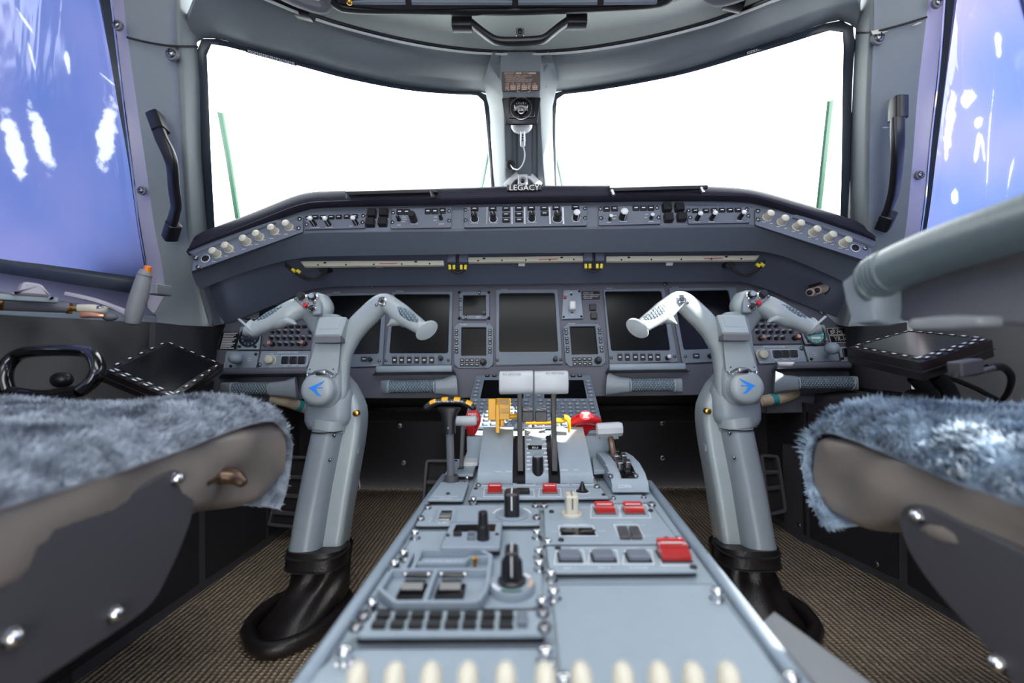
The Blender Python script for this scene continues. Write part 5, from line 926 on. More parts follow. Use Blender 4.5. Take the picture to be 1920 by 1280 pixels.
def guard(o, x, y, w_=.0125, l=.0085, h=0, ht=.009):
    u, v = FD.uv(x, y, h); b = B(); pr = [(-l, 0), (-l, ht*.45), (-l*.45, ht*.8), (l*.25, ht), (l*.75, ht*1.15), (l, ht*1.1), (l, 0)]
    rs = [[FD.w(u+s*w_*k, v+a, h+c) for a, c in pr] for s, k in ((-1, 1.0), (-.86, 1.0), (.86, 1.0), (1, 1.0))]; b.rings(rs); g = part(b, 'red_guard', G['redp'], o, 30)
    b = B(); b.sweep([FD.w(u-w_*.8, v+l*.35, h+ht*1.1), FD.w(u+w_*.8, v+l*.35, h+ht*1.1)], .0006, 8); part(b, 'white_bar', G['print'], g); b = B(); b.sweep([FD.w(u-w_*.95, v+l*.9, h+ht*1.1), FD.w(u+w_*.95, v+l*.9, h+ht*1.1)], .0022, 10); part(b, 'hinge', G['red'], g)
    b = B(); b.box(FD, u-w_*1.08, v-l*1.1, u+w_*1.08, v+l*1.08, h-.0005, h+.0015, .0003); part(b, 'switch_base', G['gloss'], o)
o = dpanel('stall_protection_panel', 'plate with two red switch guards and a small cone knob, below four windows', [(878, 934), (1142, 932), (1126, 912.5), (885, 914)], .009)
for x in (928, 1031): guard(o, x, 922, .0105, .0085, .009, .008); frame(o, [(x-22, 931), (x+22, 931), (x+20, 915), (x-20, 915)], .009)
lp('push_button', 'btn', o, FD, 980, 924, .0105, .009, .006, ry=.007); frame(o, [(959, 931), (1003, 931), (1001, 917), (962, 917)], .009); txt(FD, 'STALL PROTECTION', 942, 1014, 914.8, G['print'], o, .0093); txt(FD, 'TEST', 973, 988, 917, G['print'], o, .0093)
u, v = FD.uv(1092, 921, .009); b = B(); b.lathe(FD, u, v, [(.0085, .009), (.0085, .011), (.006, .0115), (.0015, .024), (.0004, .0245)], 20); part(b, 'cone_knob', G['black'], o); b = B(); b.lathe(FD, u, v, [(.0115, .009), (.0115, .0096), (.0105, .0096), (.0105, .009)], 28); part(b, 'white_outline', G['print'], o)
dsc(o, [(892, 916.5), (1132, 928)], .009, .003, 'screw_dark'); dsc(o, [(1119, 914)], .009, .005); studs(o, [(888, 937)], .0, .005)
# flap quadrant
xa, xb = .1185, .174; pf = [(.697, ZD+.0045), (.699, .3445), (.704, .357), (.722, .3675), (.755, .3745), (.80, .375), (.85, .37), (.86, ZD+.0045)]
o = thing('flap_quadrant', 'curved grey flap quadrant marked DOWN at the pedestal edge', 'quadrant', (.146, .78, ZD)); b = B(); b.rings(slab(pf, xa, xb)); part(b, 'drum_cover', G['ped'], o, 50)
b = B(); b.rings(slab([(.712, .360), (.712, .3655), (.74, .3735), (.80, .378), (.845, .374), (.845, .36)], xa+.016, xb-.015)); part(b, 'gate_slot', G['gloss'], o)
for y, z, dx in ((.722, .3695, 0), (.745, .3765, -.006), (.748, .3768, .007), (.775, .38, -.006), (.778, .38, .007), (.80, .382, 0)):
    F = Fr(((xa+xb)/2+dx, y, z), (1, 0, 0), (0, 1, .2)); b = B(); b.box(F, -.004, -.006, .004, .006, -.003, .004, .0008, .001); part(b, 'detent', G['black' if dx == 0 else 'steel'], o)
F = Fr(Ve(((xa+xb)/2, .7016, .351)), (1, 0, 0), (0, .005, .0125)); txt(F, 'DOWN', 1160, 1183, 912, G['print'], o, .0012, asp=1.25)
F = Fr(Ve(((xa+xb)/2, .713, .362)), (1, 0, 0), (0, .018, .0105)); lp('screw', 'screw', o, F, 1145, 893, .0042, .001); lp('screw', 'screw', o, F, 1192, 892, .0042, .001); txt(F, '22', 1139, 1143, 886, G['print'], o, .0012); txt(F, '22', 1186, 1190, 886, G['print'], o, .0012)
F = Fr(Ve(((xa+xb)/2, .74, .371)), (1, 0, 0), (0, .033, .007)); txt(F, '18', 1133, 1138, 872, G['print'], o, .0012); txt(F, '18', 1181, 1186, 872, G['print'], o, .0012)
b = B(); b.pxprism(FD, [(1145, 941), (1217, 939), (1204, 927), (1142, 928)], .0004, .004, .0008, .001); part(b, 'base_flange', G['ped'], o); dsc(o, [(1150, 935), (1207, 933)], .004, .004)
o = thing('flap_lever', 'white barrel headed flap lever above the curved DOWN quadrant', 'lever', P(1154, 868, .78)); b = B(); b.sweep(C3([(1143, 815, .82), (1147, 835, .805), (1153, 866, .79)]), (.0052, .006), 10, (0, 1, 0), 8, 4); part(b, 'stem', G['bronze'], o)
b = B(); b.sweep([P(1119, 806, .82), P(1123, 806, .82), P(1162, 804, .82), P(1166, 804, .82)], [(.011, .0115), (.0125, .013), (.0125, .013), (.011, .0115)], 8, (0, .4, 1)); part(b, 'lever_head', G['offwhite'], o, 30); b = B(); b.sweep([P(1124, 817, .82), P(1158, 816, .82)], (.009, .006), 8, (0, 0, 1), 0, 4); part(b, 'latch', G['seatgrey2'], o)
o = dpanel('panel_box', 'raised grey box with a dark slot between thrust quadrant and flap lever', [(1113, 882), (1142, 880), (1134, 842), (1108, 843)], .02); b = B(); b.pxprism(FD, [(1115, 845.5), (1134, 844), (1131, 840.5), (1117, 841)], .0198, .0206, .0001); part(b, 'slot', G['gloss'], o); dsc(o, [(1108, 826)], .02, .005)
o = dpanel('panel_box', 'raised white box with a dark slot behind the thin lever stem', [(868, 868), (896, 867), (901, 838), (878, 838)], .018, 'white'); b = B(); b.pxprism(FD, [(872, 847), (884, 846.5), (886, 842.5), (875, 843)], .0179, .0186, .0001); part(b, 'slot', G['gloss'], o)
# left row of panels
def rotary(o, x, y, h, dr, bw, bl, ht, m='black', disc=None, dh=.002, mark='print', body=None):
    u, v = FD.uv(x, y, h+dh); b = B(); b.lathe(FD, u, v, [(dr, h), (dr, h+dh*.8), (dr*.96, h+dh)], 36); part(b, 'dial_disc', G[disc or m], o)
    k = None; b = B()
    if body: b.lathe(FD, u, v, [(body*1.25, h+dh), (body*1.25, h+dh+.002), (body, h+dh+.004), (body*.92, h+dh+ht*.62), (body*.8, h+dh+ht*.68)], 26)
    b.prism(FD, fillet(rect(u-bw, v-bl, u+bw, v+bl), min(bw, bl)*.5, 4), h+dh, h+dh+ht, min(bw, bl)*.25); k = part(b, 'rotary_knob', G[m], o)
    b = B(); b.box(FD, u-bw*.09, v-bl*.8, u+bw*.09, v+bl*.9, h+dh+ht-.0002, h+dh+ht+.0005, .0001); b.box(FD, u-bw*.09, v-bl-.0004, u+bw*.09, v-bl+.001, h+dh+ht*.3, h+dh+ht*.9, 0); part(b, 'pointer_line', G[mark], k)
o = dpanel('trim_wheel_panel', 'panel with a ridged roller and a tall black rotary knob', [(779, 983), (1012, 982), (1010, 946), (800, 947)], .008)
b = B(); q = FD.q([(822, 976), (845, 976), (848, 957), (828, 957)], .008); b.prism(FD, fillet(q, .001, 2), .0078, .0083, .0001); part(b, 'roller_slot', G['gloss'], o)
u, v = FD.uv(835, 966, .01); r_ = [[FD.w(u+sx*.0072, v+.0125*math.cos(t*math.pi/12), .0055+(.0075-.0012*(t % 2))*math.sin(t*math.pi/12)) for t in range(13)] for sx in (-1, 1)]; b = B(); b.rings(r_); part(b, 'roller', G['steel'], o, 20)
for x0_, x1_ in ((812, 818), (852, 857)): b = B(); b.sweep(C3([(x0_-3, 974, .62), (x0_, 967, .635), (x1_, 956, .66)]), .001, 6); b = B(); b.pxprism(FD, [(x0_-4, 978), (x0_+3, 978), (x1_+3, 955), (x1_-1, 955)], .0079, .0088, .0006, .001); part(b, 'groove_lip', G['ped2'], o)
txt(FD, 'DOWN', 829, 848, 953, G['print'], o, .0083); txt(FD, 'UP', 822, 837, 980, G['print'], o, .0083); marks(o, FD, [(806, 812, 972), (804, 808, 977)], .008)
rotary(o, 960, 963, .008, .0215, .0098, .013, .030, disc='ped2'); dsc(o, [(802, 953), (789, 974), (1004, 950), (1006, 972)], .008, .0052)
for s in (-1, 1):
    u, v = FD.uv(960, 963, .008); b = B(); ps = [(u+s*.0255*math.cos(a), v+.0255*math.sin(a)) for a in [.1+.09*i for i in range(10)]]; pi_ = [(u+s*.0235*math.cos(a), v+.0235*math.sin(a)) for a in [.1+.09*i for i in range(10)]]
    b.prism(FD, ps+pi_[::-1], .008, .0084, 0); part(b, 'arc_mark', G['print'], o)
base = dpanel('radio_base_plate', 'broad grey plate carrying a small tuner box, left half of the pedestal', [(690, 1139), (1019, 1138), (1013, 994), (780, 995)], .003)
studs(base, [(778, 1000), (757, 1038), (740, 1058), (698, 1133), (1007, 999), (1010, 1035), (1011, 1057), (1016, 1129)], .003); lp('screw', 'screw', base, FD, 760, 1051, .005, .003)
o = dpanel('tuner_box', 'raised tuner box with dark window and a tall stacked black knob', [(825, 1025), (937, 1025), (942, 977), (846, 978)], .017, 'ped2', .002, 'control panel', .003)
b = B(); b.pxprism(FD, [(849, 996), (928, 995), (930, 982), (855, 983)], .0168, .0175, .0001); part(b, 'window', G['screen'], o)
lp('knob', 'k_bare', o, FD, 906, 1010, .0072, .017, .016, hp=.017); lp('knob', 'k_bare', o, FD, 906, 1010, .0056, .032, .015, hp=.017)
btns(o, FD, [(858, 1003)], .0045, .0036, .004, .017, 'btn'); btns(o, FD, [(884, 1001.5), (883, 1011)], .0042, .0028, .003, .017, 'btn_grey'); dsc(o, [(840, 1004), (932, 1002)], .017, .0022, 'screw_dark')
o = dpanel('autopilot_panel', 'raised rimmed panel marked AUTO PILOT with two black guarded switches', [(741, 1137), (895, 1136), (907, 1120), (913, 1105), (920, 1050), (898, 1039), (790, 1040), (772, 1078), (735, 1078), (712, 1113)], .006, 'ped2', .001, 'control panel', .003)
def bar(pts, w_=.0022, hh=.008, nm='rim_bar', m='ped2', z=.006):
    b = B(); b.sweep([FD.X(x, y, z+hh/2) for x, y in pts], (w_, hh/2), 8, (0, 0, 1), 0, 8); part(b, nm, G[m], o)
for l in ([(741, 1135), (895, 1134)], [(895, 1134), (908, 1117), (914, 1100), (920, 1046)], [(920, 1046), (898, 1035), (790, 1036)], [(790, 1036), (772, 1074)], [(772, 1074), (735, 1074), (712, 1110), (741, 1135)], [(735, 1074), (916, 1073)], [(818, 1073), (796, 1134)], [(783, 1061), (872, 1060), (880, 1050), (918, 1049)], [(773, 1041), (757, 1074)]): bar(l)
b = B(); b.pxprism(FD, [(786, 1057), (870, 1056), (876, 1046), (790, 1047)], .006, .009, .0005); part(b, 'name_plate', G['ped2'], o); txt(FD, 'AUTO PILOT', 795, 868, 1052.5, G['print'], o, .0092)
b = B(); u, v = FD.uv(891, 1066, .006); b.lathe(FD, u, v, [(.0018, .006), (.0018, .014), (.003, .0145), (.0032, .017), (.001, .018)], 12); part(b, 'toggle', G['brass'], o)
for x in (776, 846):
    u, v = FD.uv(x, 1108, .008); b = B(); b.box(FD, u-.0135, v-.0115, u+.0125, v+.0105, .006, .010, .001, .001); g = part(b, 'switch_guard', G['gloss'], o)
    b = B(); pr = [(-.0085, .010), (-.0085, .014), (-.003, .0175), (.004, .0165), (.0085, .014), (.0085, .010)]; b.rings([[FD.w(u+s*.0095, v+a, c) for a, c in pr] for s in (-1, 1)]); part(b, 'rocker', G['gloss'], g, 30)
    b = B(); b.sweep([FD.w(u-.0105, v+.012, .016), FD.w(u+.0105, v+.012, .016)], .0022, 10); part(b, 'hinge_rod', G['gloss'], g)
    for s in (-1, 1): b = B(); b.ball(FD.w(u+s*.011, v+.012, .0172), .0024, 10, 8); part(b, 'hinge_stud', G['chrome'], g)
o = tag(put('bleed_dial', None, None, Mx.Translation(FD.X(960, 1098))), 'tall black rotary knob on a round dial with a green patch', 'dial'); rotary(o, 960, 1090, .003, .0212, .0062, .0105, .031, disc='ped2', dh=.008, body=.0105)
u, v = FD.uv(960, 1090, .011)
for a0, a1, m in ((-2.1, -1.05, 'green'), (-.55, .2, 'tan'), (-2.9, -2.2, 'print'), (.4, .9, 'print')):
    b = B(); ps = [(u+.0195*math.cos(a0+(a1-a0)*i/8), v+.0195*math.sin(a0+(a1-a0)*i/8)) for i in range(9)]; qi = [(u+.016*math.cos(a0+(a1-a0)*i/8), v+.016*math.sin(a0+(a1-a0)*i/8)) for i in range(9)]; b.prism(FD, ps+qi[::-1], .0108, .0115, 0); part(b, 'dial_patch', G[m], o)
lp('screw', 'screw', o, FD, 960, 1124, .003, .003)
o = dpanel('keypad', 'keypad with two rows of small black keys across the pedestal', [(668, 1189), (1021, 1187), (1018, 1143), (700, 1145)], .011)
for x0_, y, l in ((0, 1157, (719, 753, 784, 817, 851, 883, 916, 950)), (0, 1174.6, (711, 745, 779, 813, 847, 880, 913.5, 948.5))):
    for x in l: lp('key', 'btn', o, FD, x, y, .0054, .011, .004, ry=.0036)
lp('slider', 'btn_grey', o, FD, 979, 1165, .004, .011, .005, ry=.0085); dsc(o, [(682, 1158), (668, 1178), (1018, 1152), (1021, 1180)], .011, .0055)
o = dpanel('blank_plate', 'small blank grey plate in front of the keypad, left half', [(520, 1330), (1032, 1330), (1023, 1214), (640, 1215)], .003); studs(o, [(646, 1224), (1023, 1224)], .003, .0056)
# right column of panels
o = dpanel('trim_panel', 'panel with a cream rotary knob and two open red switch guards', [(1022, 1018), (1277, 1018), (1222, 946), (1020, 947)], .008)
rotary(o, 1072, 960, .008, .0135, .0082, .0105, .024, 'cream', dh=.003, mark='black')
for x in (1134, 1188): guard(o, x, 959, .0125, .0095, .008, .008); frame(o, [(x-27, 971), (x+33, 971), (x+25, 946), (x-26, 946)], .008)
b = B(); b.pxprism(FD, [(1052, 1003), (1118, 1003), (1110, 989), (1050, 989)], .0078, .0084, .0001); part(b, 'rocker_slot', G['gloss'], o); frame(o, [(1049, 1005), (1121, 1005), (1112, 985), (1047, 985)], .008)
for s in (0, 1):
    a, c = FD.X(1055+29*s, 994, .011), FD.X(1083+29*s, 997, .011); b = B(); b.sweep([a+Ve((0, 0, .0 if s else -.004)), c+Ve((0, 0, -.004 if s else 0))] if 0 else [FD.X(1054 if not s else 1113, 996, .012), FD.X(1083, 997, .006)], (.005, .0012), 8, (0, 0, 1), 0, 6); part(b, 'rocker', G['black'], o)
for s in (0, 1): b = B(); x = 1158+22*s; b.pxprism(FD, [(x+5, 1005), (x+25, 1005), (x+17, 985), (x-1, 985)], .008, .012, .0012, .001); part(b, 'rocker_key', G['seatgrey'], o)
frame(o, [(1160, 1007), (1209, 1007), (1196, 983), (1150, 983)], .008); txt(FD, 'ROLL TRIM', 1058, 1102, 983, G['print'], o, .0083); txt(FD, 'YAW TRIM', 1158, 1186, 978.5, G['print'], o, .0083)
for s, x0_, x1_, y in (('TRIM', 1090, 1100, 951), ('LWD', 1033, 1044, 996), ('RWD', 1122, 1136, 995), ('LEFT', 1200, 1210, 984), ('RIGHT', 1210, 1222, 1004), ('CUT OUT', 1110, 1120, 948), ('MAIN', 1120, 1146, 945), ('BACK UP', 1172, 1200, 945)): txt(FD, s, x0_, x1_, y, G['print'], o, .0083)
dsc(o, [(1034, 960), (1052, 1013), (1250, 1011), (1220, 958)], .008, .0034, 'screw_dark'); studs(o, [(1027, 1017), (1273, 1014)], .0); dsc(o, [(1020, 950), (1222, 948)], .008, .0055)
o = dpanel('switch_panel', 'panel with three black push buttons and a tall red switch guard', [(1030, 1071), (1307, 1069), (1281, 1022), (1024, 1023)], .009)
for i, x in enumerate((1068, 1131, 1196)): lp('push_button', 'btn_grey', o, FD, x, 1046, .0108, .009, .006, ry=.0085); b = B(); u, v = FD.uv(x, 1046, .009); b.box(FD, u-.0125, v-.0098, u+.0125, v+.0098, .009, .0105, .0003); part(b, 'button_surround', G['gloss'], o); frame(o, [(x-30, 1058), (x+31, 1058), (x+26, 1031), (x-25, 1031)], .009)
guard(o, 1263, 1044, .0145, .0115, .009, .012); frame(o, [(1240, 1060), (1302, 1060), (1285, 1029), (1232, 1029)], .009)
for s, x0_, x1_, y in (('SPS 1', 1058, 1080, 1065), ('SPS 2', 1121, 1144, 1064), ('SHAKER', 1180, 1215, 1064), ('SELCAL RESET', 1070, 1120, 1027.5), ('HORN', 1174, 1196, 1027)): txt(FD, s, x0_, x1_, y, G['print'], o, .0093)
dsc(o, [(1046, 1028), (1300, 1064)], .009, .0034, 'screw_dark'); studs(o, [(1033, 1077)], .0); dsc(o, [(1284, 1026)], .009, .006)
o = dpanel('blank_plate', 'large blank grey plate on the pedestal in front of the red switch guard', [(1055, 1330), (1513, 1330), (1335, 1094), (1034, 1096)], .003); studs(o, [(1038, 1110), (1345, 1112), (1058, 1276), (1484, 1274)], .003, .0056)
# row of white knobs on the nearest panel
yk = .268; o = thing('knob_row_panel', 'row of tall white rounded knobs nearest the camera, out of focus', 'control panel', (.03, yk, ZD+.003)); b = B(); b.box(FD, -.14, yk-.03, .175, yk+.012, .003, .012, .001, .002); part(b, 'face_plate', G['ped'], o)
for x in (670, 740, 808, 877, 948, 1022, 1090, 1168, 1236, 1300, 1366):
    t = P(x, 1243, yk); b = B(); c = Ve((t.x, yk, ZD+.012)); hh = t.z-c.z; b.rings([[c+Ve((r*math.cos(a*math.pi/9), r*1.2*math.sin(a*math.pi/9), z)) for a in range(18)] for r, z in ((.0068, 0), (.0066, hh*.7), (.0058, hh*.88), (.0036, hh*.97), (.0008, hh))]); part(b, 'white_knob', G['cream'], o, 60)
# pale box fixed beside the pedestal
FB = Fr((0, 0, .318), (1, 0, 0), (0, 1, 0)); b = B(); b.pxprism(FB, [(1545, 1300), (1665, 1300), (1451, 1143), (1424, 1166)], -.248, 0, .002, .002); solo(b, 'side_box', G['seatgrey2'], 'pale grey flat topped box against the pedestal side near the right seat', 'box', FB.w(.24, .33, -.248))
# ================================================================ CONTROL YOKES
ZF = .07
FF = Fr((0, 0, ZF), (1, 0, 0), (0, 1, 0))
def yoke(lbl, mx, dy, streak=0):
    m = (lambda x: 1995-x) if mx else (lambda x: x); sx = -1 if mx else 1
    X = lambda x, y, d: P(m(x), y+dy, d)
    C = lambda l: [X(*t) for t in l]
    pix = lambda l: [(m(x), y+dy) for x, y in (l[::-1] if mx else l)]
    o = thing('control_yoke', lbl, 'control yoke', FF.X(m(562), 1185+dy))
    # leather boot and its foot ring
    ring = [(464, 1200), (476, 1226), (500, 1236), (540, 1228), (590, 1204), (630, 1172), (652, 1140), (640, 1122), (595, 1120), (540, 1132), (500, 1155), (474, 1180)]
    rp = [FF.X(m(x), y+dy) for x, y in ring]; rp = crom(rp+[rp[0]], 48)
    b = B(); b.sweep([p+Ve((0, 0, .014)) for p in rp], (.012, .014), 12, (0, 0, 1)); part(b, 'foot_ring', G['boot'], o)
    b = B(); top = C([(551, 1034, .82), (598, 1036, .815), (645, 1034, .85)]); c0 = (top[0]+top[2])/2+Ve((0, .03, 0)); rs = []
    for i in range(22):
        t = i/21; rg = []
        for j in range(48):
            a = j/48*2*math.pi; base = rp[j]+Ve((0, 0, .012)); ctr = sum(rp[:-1], Ve())/47; base = ctr+(base-ctr)*.84; base.z = ZF+.010
            tp = c0+Ve((.052*sx*-math.cos(a), -.040*math.sin(a), 0)) if 0 else None
            d = Ve((base.x-ctr.x, base.y-ctr.y, 0)); ang = math.atan2(d.y, d.x); tp = c0+Ve((.050*math.cos(ang), .042*math.sin(ang), 0))
            k = t**1.5; p = base.lerp(tp, 1-(1-t)**2.2); wr = .005*math.sin(t*math.pi)*(math.sin(3*ang+5*t)+.7*math.sin(7*ang-6*t+1)); p = p+d.normalized()*wr; p.z = base.z+(tp.z-base.z)*t; rg.append(p)
        rs.append(rg)
    b.rings(rs, True, False, False); part(b, 'leather_boot', G['boot'], o, 60)
    b = B(); b.sweep(C([(596, 1056, .838), (598, 1024, .842)]), [(.0535, .0455), (.0525, .0445)], 30, (0, 1, 0), 0, 2.8); cu = part(b, 'boot_cuff', G['boot'], o)
    for y in (1052, 1030): b = B(); b.sweep(C([(596+(1056-y)*.06, y+1, .838), (596+(1056-y)*.06, y-1, .838)]), (.0545, .0465), 30, (0, 1, 0), 0, 2.8); part(b, 'seam', G['matte'], cu)
    # column
    b = B(); b.sweep(C([(572, 1040, .832), (595, 910, .865), (617, 802, .89)]), [(.0285, .03), (.029, .031), (.029, .031)], 28, (0, 1, 0), 12, 2.3); part(b, 'column_tube', G['yoke2'], o)
    b = B(); b.sweep(C([(616, 1040, .865), (637, 910, .895), (654, 810, .92), (657, 770, .925), (648, 735, .93), (636, 705, .93)]), [(.030, .03), (.030, .031), (.0305, .032), (.029, .032), (.023, .03), (.014, .02)], 40, (0, 1, 0), 26, 6, rnd=.004); cov = part(b, 'column_cover', G['yoke'], o)
    for x, y in ((664, 843), (640, 948)):
        F = Fr(X(x, y, .895), Rt, Up); b = B(); b.box(F, -.009, -.008, .009, .008, -.01, .0015, .002, .003); part(b, 'latch_tab', G['yoke'], cov); b = B(); b.box(F, -.008, .006, .008, .010, -.002, .001, .0003); part(b, 'latch_slot', G['matte'], cov)
    b = B(); b.lathe(Fr(X(667, 775, .885), Rt, Up), 0, 0, [(.006, -.01), (.006, .001), (.004, .002), (.001, .0022)], 14); part(b, 'brass_screw', G['brass'], cov)
    b = B(); b.sweep(C([(617, 808, .888), (621, 790, .892)]), [(.0305, .0325), (.032, .034)], 28, (0, 1, 0), 0, 2.4); part(b, 'collar', G['yoke'], o)
    b = B(); b.sweep(C([(617, 806.6, .887), (617, 805, .887)]), (.0308, .0328), 28, (0, 1, 0), 0, 2.4); part(b, 'shadow_gap', G['matte'], o)
    for x, y in ((594, 815), (627, 816), (587, 860), (619, 862)): F = Fr(X(x, y, .862 if y < 830 else .853), Rt, Up); put('screw', LIB['screw'], o, F.mat() @ Mx.Diagonal((.0034, .0034, .0034, 1)))
    b = B(); b.sweep(C([(622, 796, .905), (621, 785, .905), (622, 765, .908), (626, 738, .915), (632, 715, .925)]), [(.040, .036), (.0455, .038), (.0455, .038), (.044, .034), (.03, .022)], 26, (0, 1, 0), 16, 3.6, rnd=.004); part(b, 'saddle', G['yoke2'], o, 60)
    # wheel: spine, hub cap, arms
    b = B(); b.sweep(C([(621, 606, .885), (617, 650, .885), (612, 700, .884), (607, 735, .884), (604, 752, .884)]), [(.030, .013), (.032, .014), (.036, .015), (.0385, .016), (.034, .016)], 26, (0, 1, 0), 20, 3.4, rnd=.02); part(b, 'spine', G['yoke2'], o, 60)
    hf = Fr(X(600.5, 730, .868), (1, .08*sx, 0), (0, .10, 1)); b = B(); b.lathe(hf, 0, 0, [(.0325, -.01), (.0325, .002), (.031, .004), (.0308, .013), (.0285, .0185), (.022, .021), (.010, .022), (.001, .0222)], 44); hub = part(b, 'hub_cap', G['yoke'], o, 50)
    lg = [(577, 727.3), (608, 713.4), (602.6, 719.7), (593.5, 726.2), (605, 725.8), (605, 728), (592.5, 728.4), (596.4, 736.5), (602.6, 741.5), (595.6, 742), (581.5, 728.6)]
    b = B(); b.prism(hf, [hf.uv(x, y, .0225) for x, y in pix(lg)], .0205, .0226, 0); part(b, 'logo', G['blue'], hub, 0)
    # chart clip: cap, plate, wire
    F = Fr(X(612, 630, .845), (1, 0, 0), (0, .35, 1)); b = B(); b.pxprism(F, pix([(587, 630), (638.5, 629), (650, 593), (597, 593)]), -.035, 0, .003, .004); cap = part(b, 'clip_cap', G['yoke'], o)
    b = B(); b.pxprism(F, pix([(596, 617), (635, 616), (640, 597), (601, 598)]), -.001, .0006, .0004, .001); part(b, 'inset_label', G['yoke'], cap)
    F2 = Fr(X(612, 636, .848), (1, 0, 0), (0, .05, 1)); b = B(); b.pxprism(F2, pix([(588, 643), (638.5, 642.5), (638.5, 630), (587.5, 631)]), -.03, .001, .001, .002); part(b, 'clip_lip', G['shell_dark'], o)
    F3 = Fr(X(610, 672, .862), (1, 0, 0), (0, .02, 1)); b = B(); b.pxprism(F3, pix([(574, 698.5), (584, 700), (590, 696), (600, 693.5), (612, 693.5), (621, 698), (627, 702), (633, 700), (638, 644), (592, 644)]), -.004, 0, .0008); pl = part(b, 'clip_plate', G['yoke'], o)
    for x, y in ((581, 692), (625, 692)): put('screw', LIB['screw_dark'], pl, F3.mat(*F3.uv(m(x), y+dy), 0) @ Mx.Diagonal((.0014, .0014, .0014, 1)))
    b = B(); b.sweep(C([(576, 700, .858), (577, 705, .856), (582, 705, .855), (590, 700, .852), (602, 697, .85), (613, 700, .852), (621, 705, .855), (627, 704, .856), (628, 699, .858)]), .0011, 8, (0, 1, 0), 40); part(b, 'wire_clip', G['chrome'], o)
    b = B(); b.sweep(C([(593, 698.5, .85), (611, 698, .85)]), (.0045, .003), 10, (0, 1, 0), 0, 4, rnd=.0008); part(b, 'clip_block', G['steel'], o)
    # inboard arm and grip
    b = B(); b.sweep(C([(638, 765, .895), (643, 740, .892), (644, 700, .89), (646, 668, .888), (656, 636, .885), (672, 610, .882), (694, 588, .879), (710, 573, .875), (722, 567, .873), (734, 573, .869), (752, 588, .864), (772, 602, .858), (792, 616, .852)]), [(.006, .010), (.010, .014), (.011, .015), (.014, .016), (.018, .017), (.0205, .018), (.0205, .018), (.0195, .018), (.018, .018), (.0175, .018), (.0195, .019), (.0165, .017), (.014, .0155)], 22, (0, 1, 0), 70, 2.5, rnd=.004); arm = part(b, 'inboard_arm', G['yoke'], o, 70)
    b = B(); b.sweep(C([(772, 604, .859), (754, 598, .862), (741, 602, .861), (727, 611, .86)]), [(.013, .013), (.0155, .014), (.010, .011), (.002, .004)], 14, (0, 1, 0), 16, rnd=.001); part(b, 'finger_rest', G['yoke'], arm, 70)
    a, c = X(783, 633, .848), X(817, 605, .848); F = Fr((a+c)/2, a-c if not mx else c-a, Ve((0, 0, 1)) if 0 else (Ve((.35*sx, .85, .45)))); 
    n = Ve((.5*sx, -.75, -.25)).normalized(); U = (c-a).normalized(); V = n.cross(U); F = Fr((a+c)/2, U, V)
    b = B(); b.lathe(F, 0, 0, [(.0225, -.003), (.0235, .0005), (.0225, .003), (.016, .0045), (.001, .005)], 36, sq=.66); part(b, 'flange', G['yoke'], o, 50)
    b = B(); b.sweep(C([(744, 577, .849), (756, 585, .845), (770, 594, .842), (783, 603, .84)]), [(.004, .0015), (.0085, .003), (.0085, .003), (.004, .0015)], 14, (0, 1, 0), 20, rnd=.001); part(b, 'knurled_pad', G['knurl'], arm)
    F = Fr(X(717, 565, .853), (1, 0, 0), (0, .15, 1)); b = B(); b.lathe(F, 0, 0, [(.0085, -.003), (.0085, .002), (.0065, .003), (.006, .001), (.001, .001)], 22); bt = part(b, 'thumb_switch', G['chrome'], arm); put('switch_cap', LIB['k_bare'], bt, F.mat(0, 0, .001) @ Mx.Diagonal((.004, .004, .004, 1)))
    F = Fr(X(706, 571, .857), (1, 0, 0), (0, .15, 1)); put('screw', LIB['screw'], arm, F.mat() @ Mx.Diagonal((.003, .003, .003, 1)))
    # outboard arm, switch head and grip
    b = B(); b.sweep(C([(616, 650, .905), (606, 622, .90), (594, 598, .896), (582, 580, .89)]), [(.018, .014), (.020, .016), (.022, .018), (.024, .02)], 20, (0, 1, 0), 20, 2.6); part(b, 'outboard_arm', G['yoke2'], o, 70)
    b = B(); b.sweep(C([(600, 604, .90), (611, 592, .895), (614, 577, .892), (606, 562, .89), (594, 553, .888)]), [(.006, .012), (.009, .016), (.011, .018), (.011, .018), (.006, .014)], 16, (0, 1, 0), 26, 2.4, rnd=.003); part(b, 'head_lobe', G['yoke'], o, 70)
    F = Fr(X(577, 570, .862), (1, .1*sx, 0), (0, .18, 1)); b = B(); b.pxprism(F, pix([(583, 590), (601, 589), (601, 568), (593, 550), (560, 552), (551, 560)]), -.034, 0, .002, .005); hd = part(b, 'switch_head', G['yoke2'], o)
    S4 = lambda k, x, y, r, h, nm, h0=0: put(nm, LIB[k], hd, F.mat(*F.uv(m(x), y+dy, h0), h0) @ Mx.Diagonal((r, r, h, 1)))
    for x, y, r in ((567, 557, .0085), (587, 557, .0095), (586, 579, .0075), (574, 573, .0065)):
        b = B(); u, v = F.uv(m(x), y+dy); b.lathe(F, u, v, [(r, 0), (r, .002), (r*.8, .003), (r*.78, .001)], 20); part(b, 'chrome_ring', G['chrome'], hd)
    S4('k_bare', 567, 557, .0068, .015, 'trim_switch'); S4('k_bare', 587, 557, .007, .009, 'trim_switch'); S4('k_grey', 587, 557, .0055, .012, 'switch_cap'); S4('k_bare', 586, 579, .005, .011, 'push_switch'); S4('k_red', 574, 573, .0045, .008, 'red_button')
    for x, y in ((554, 560), (590, 568), (585, 585)): S4('screw', x, y, .0028, .003, 'screw')
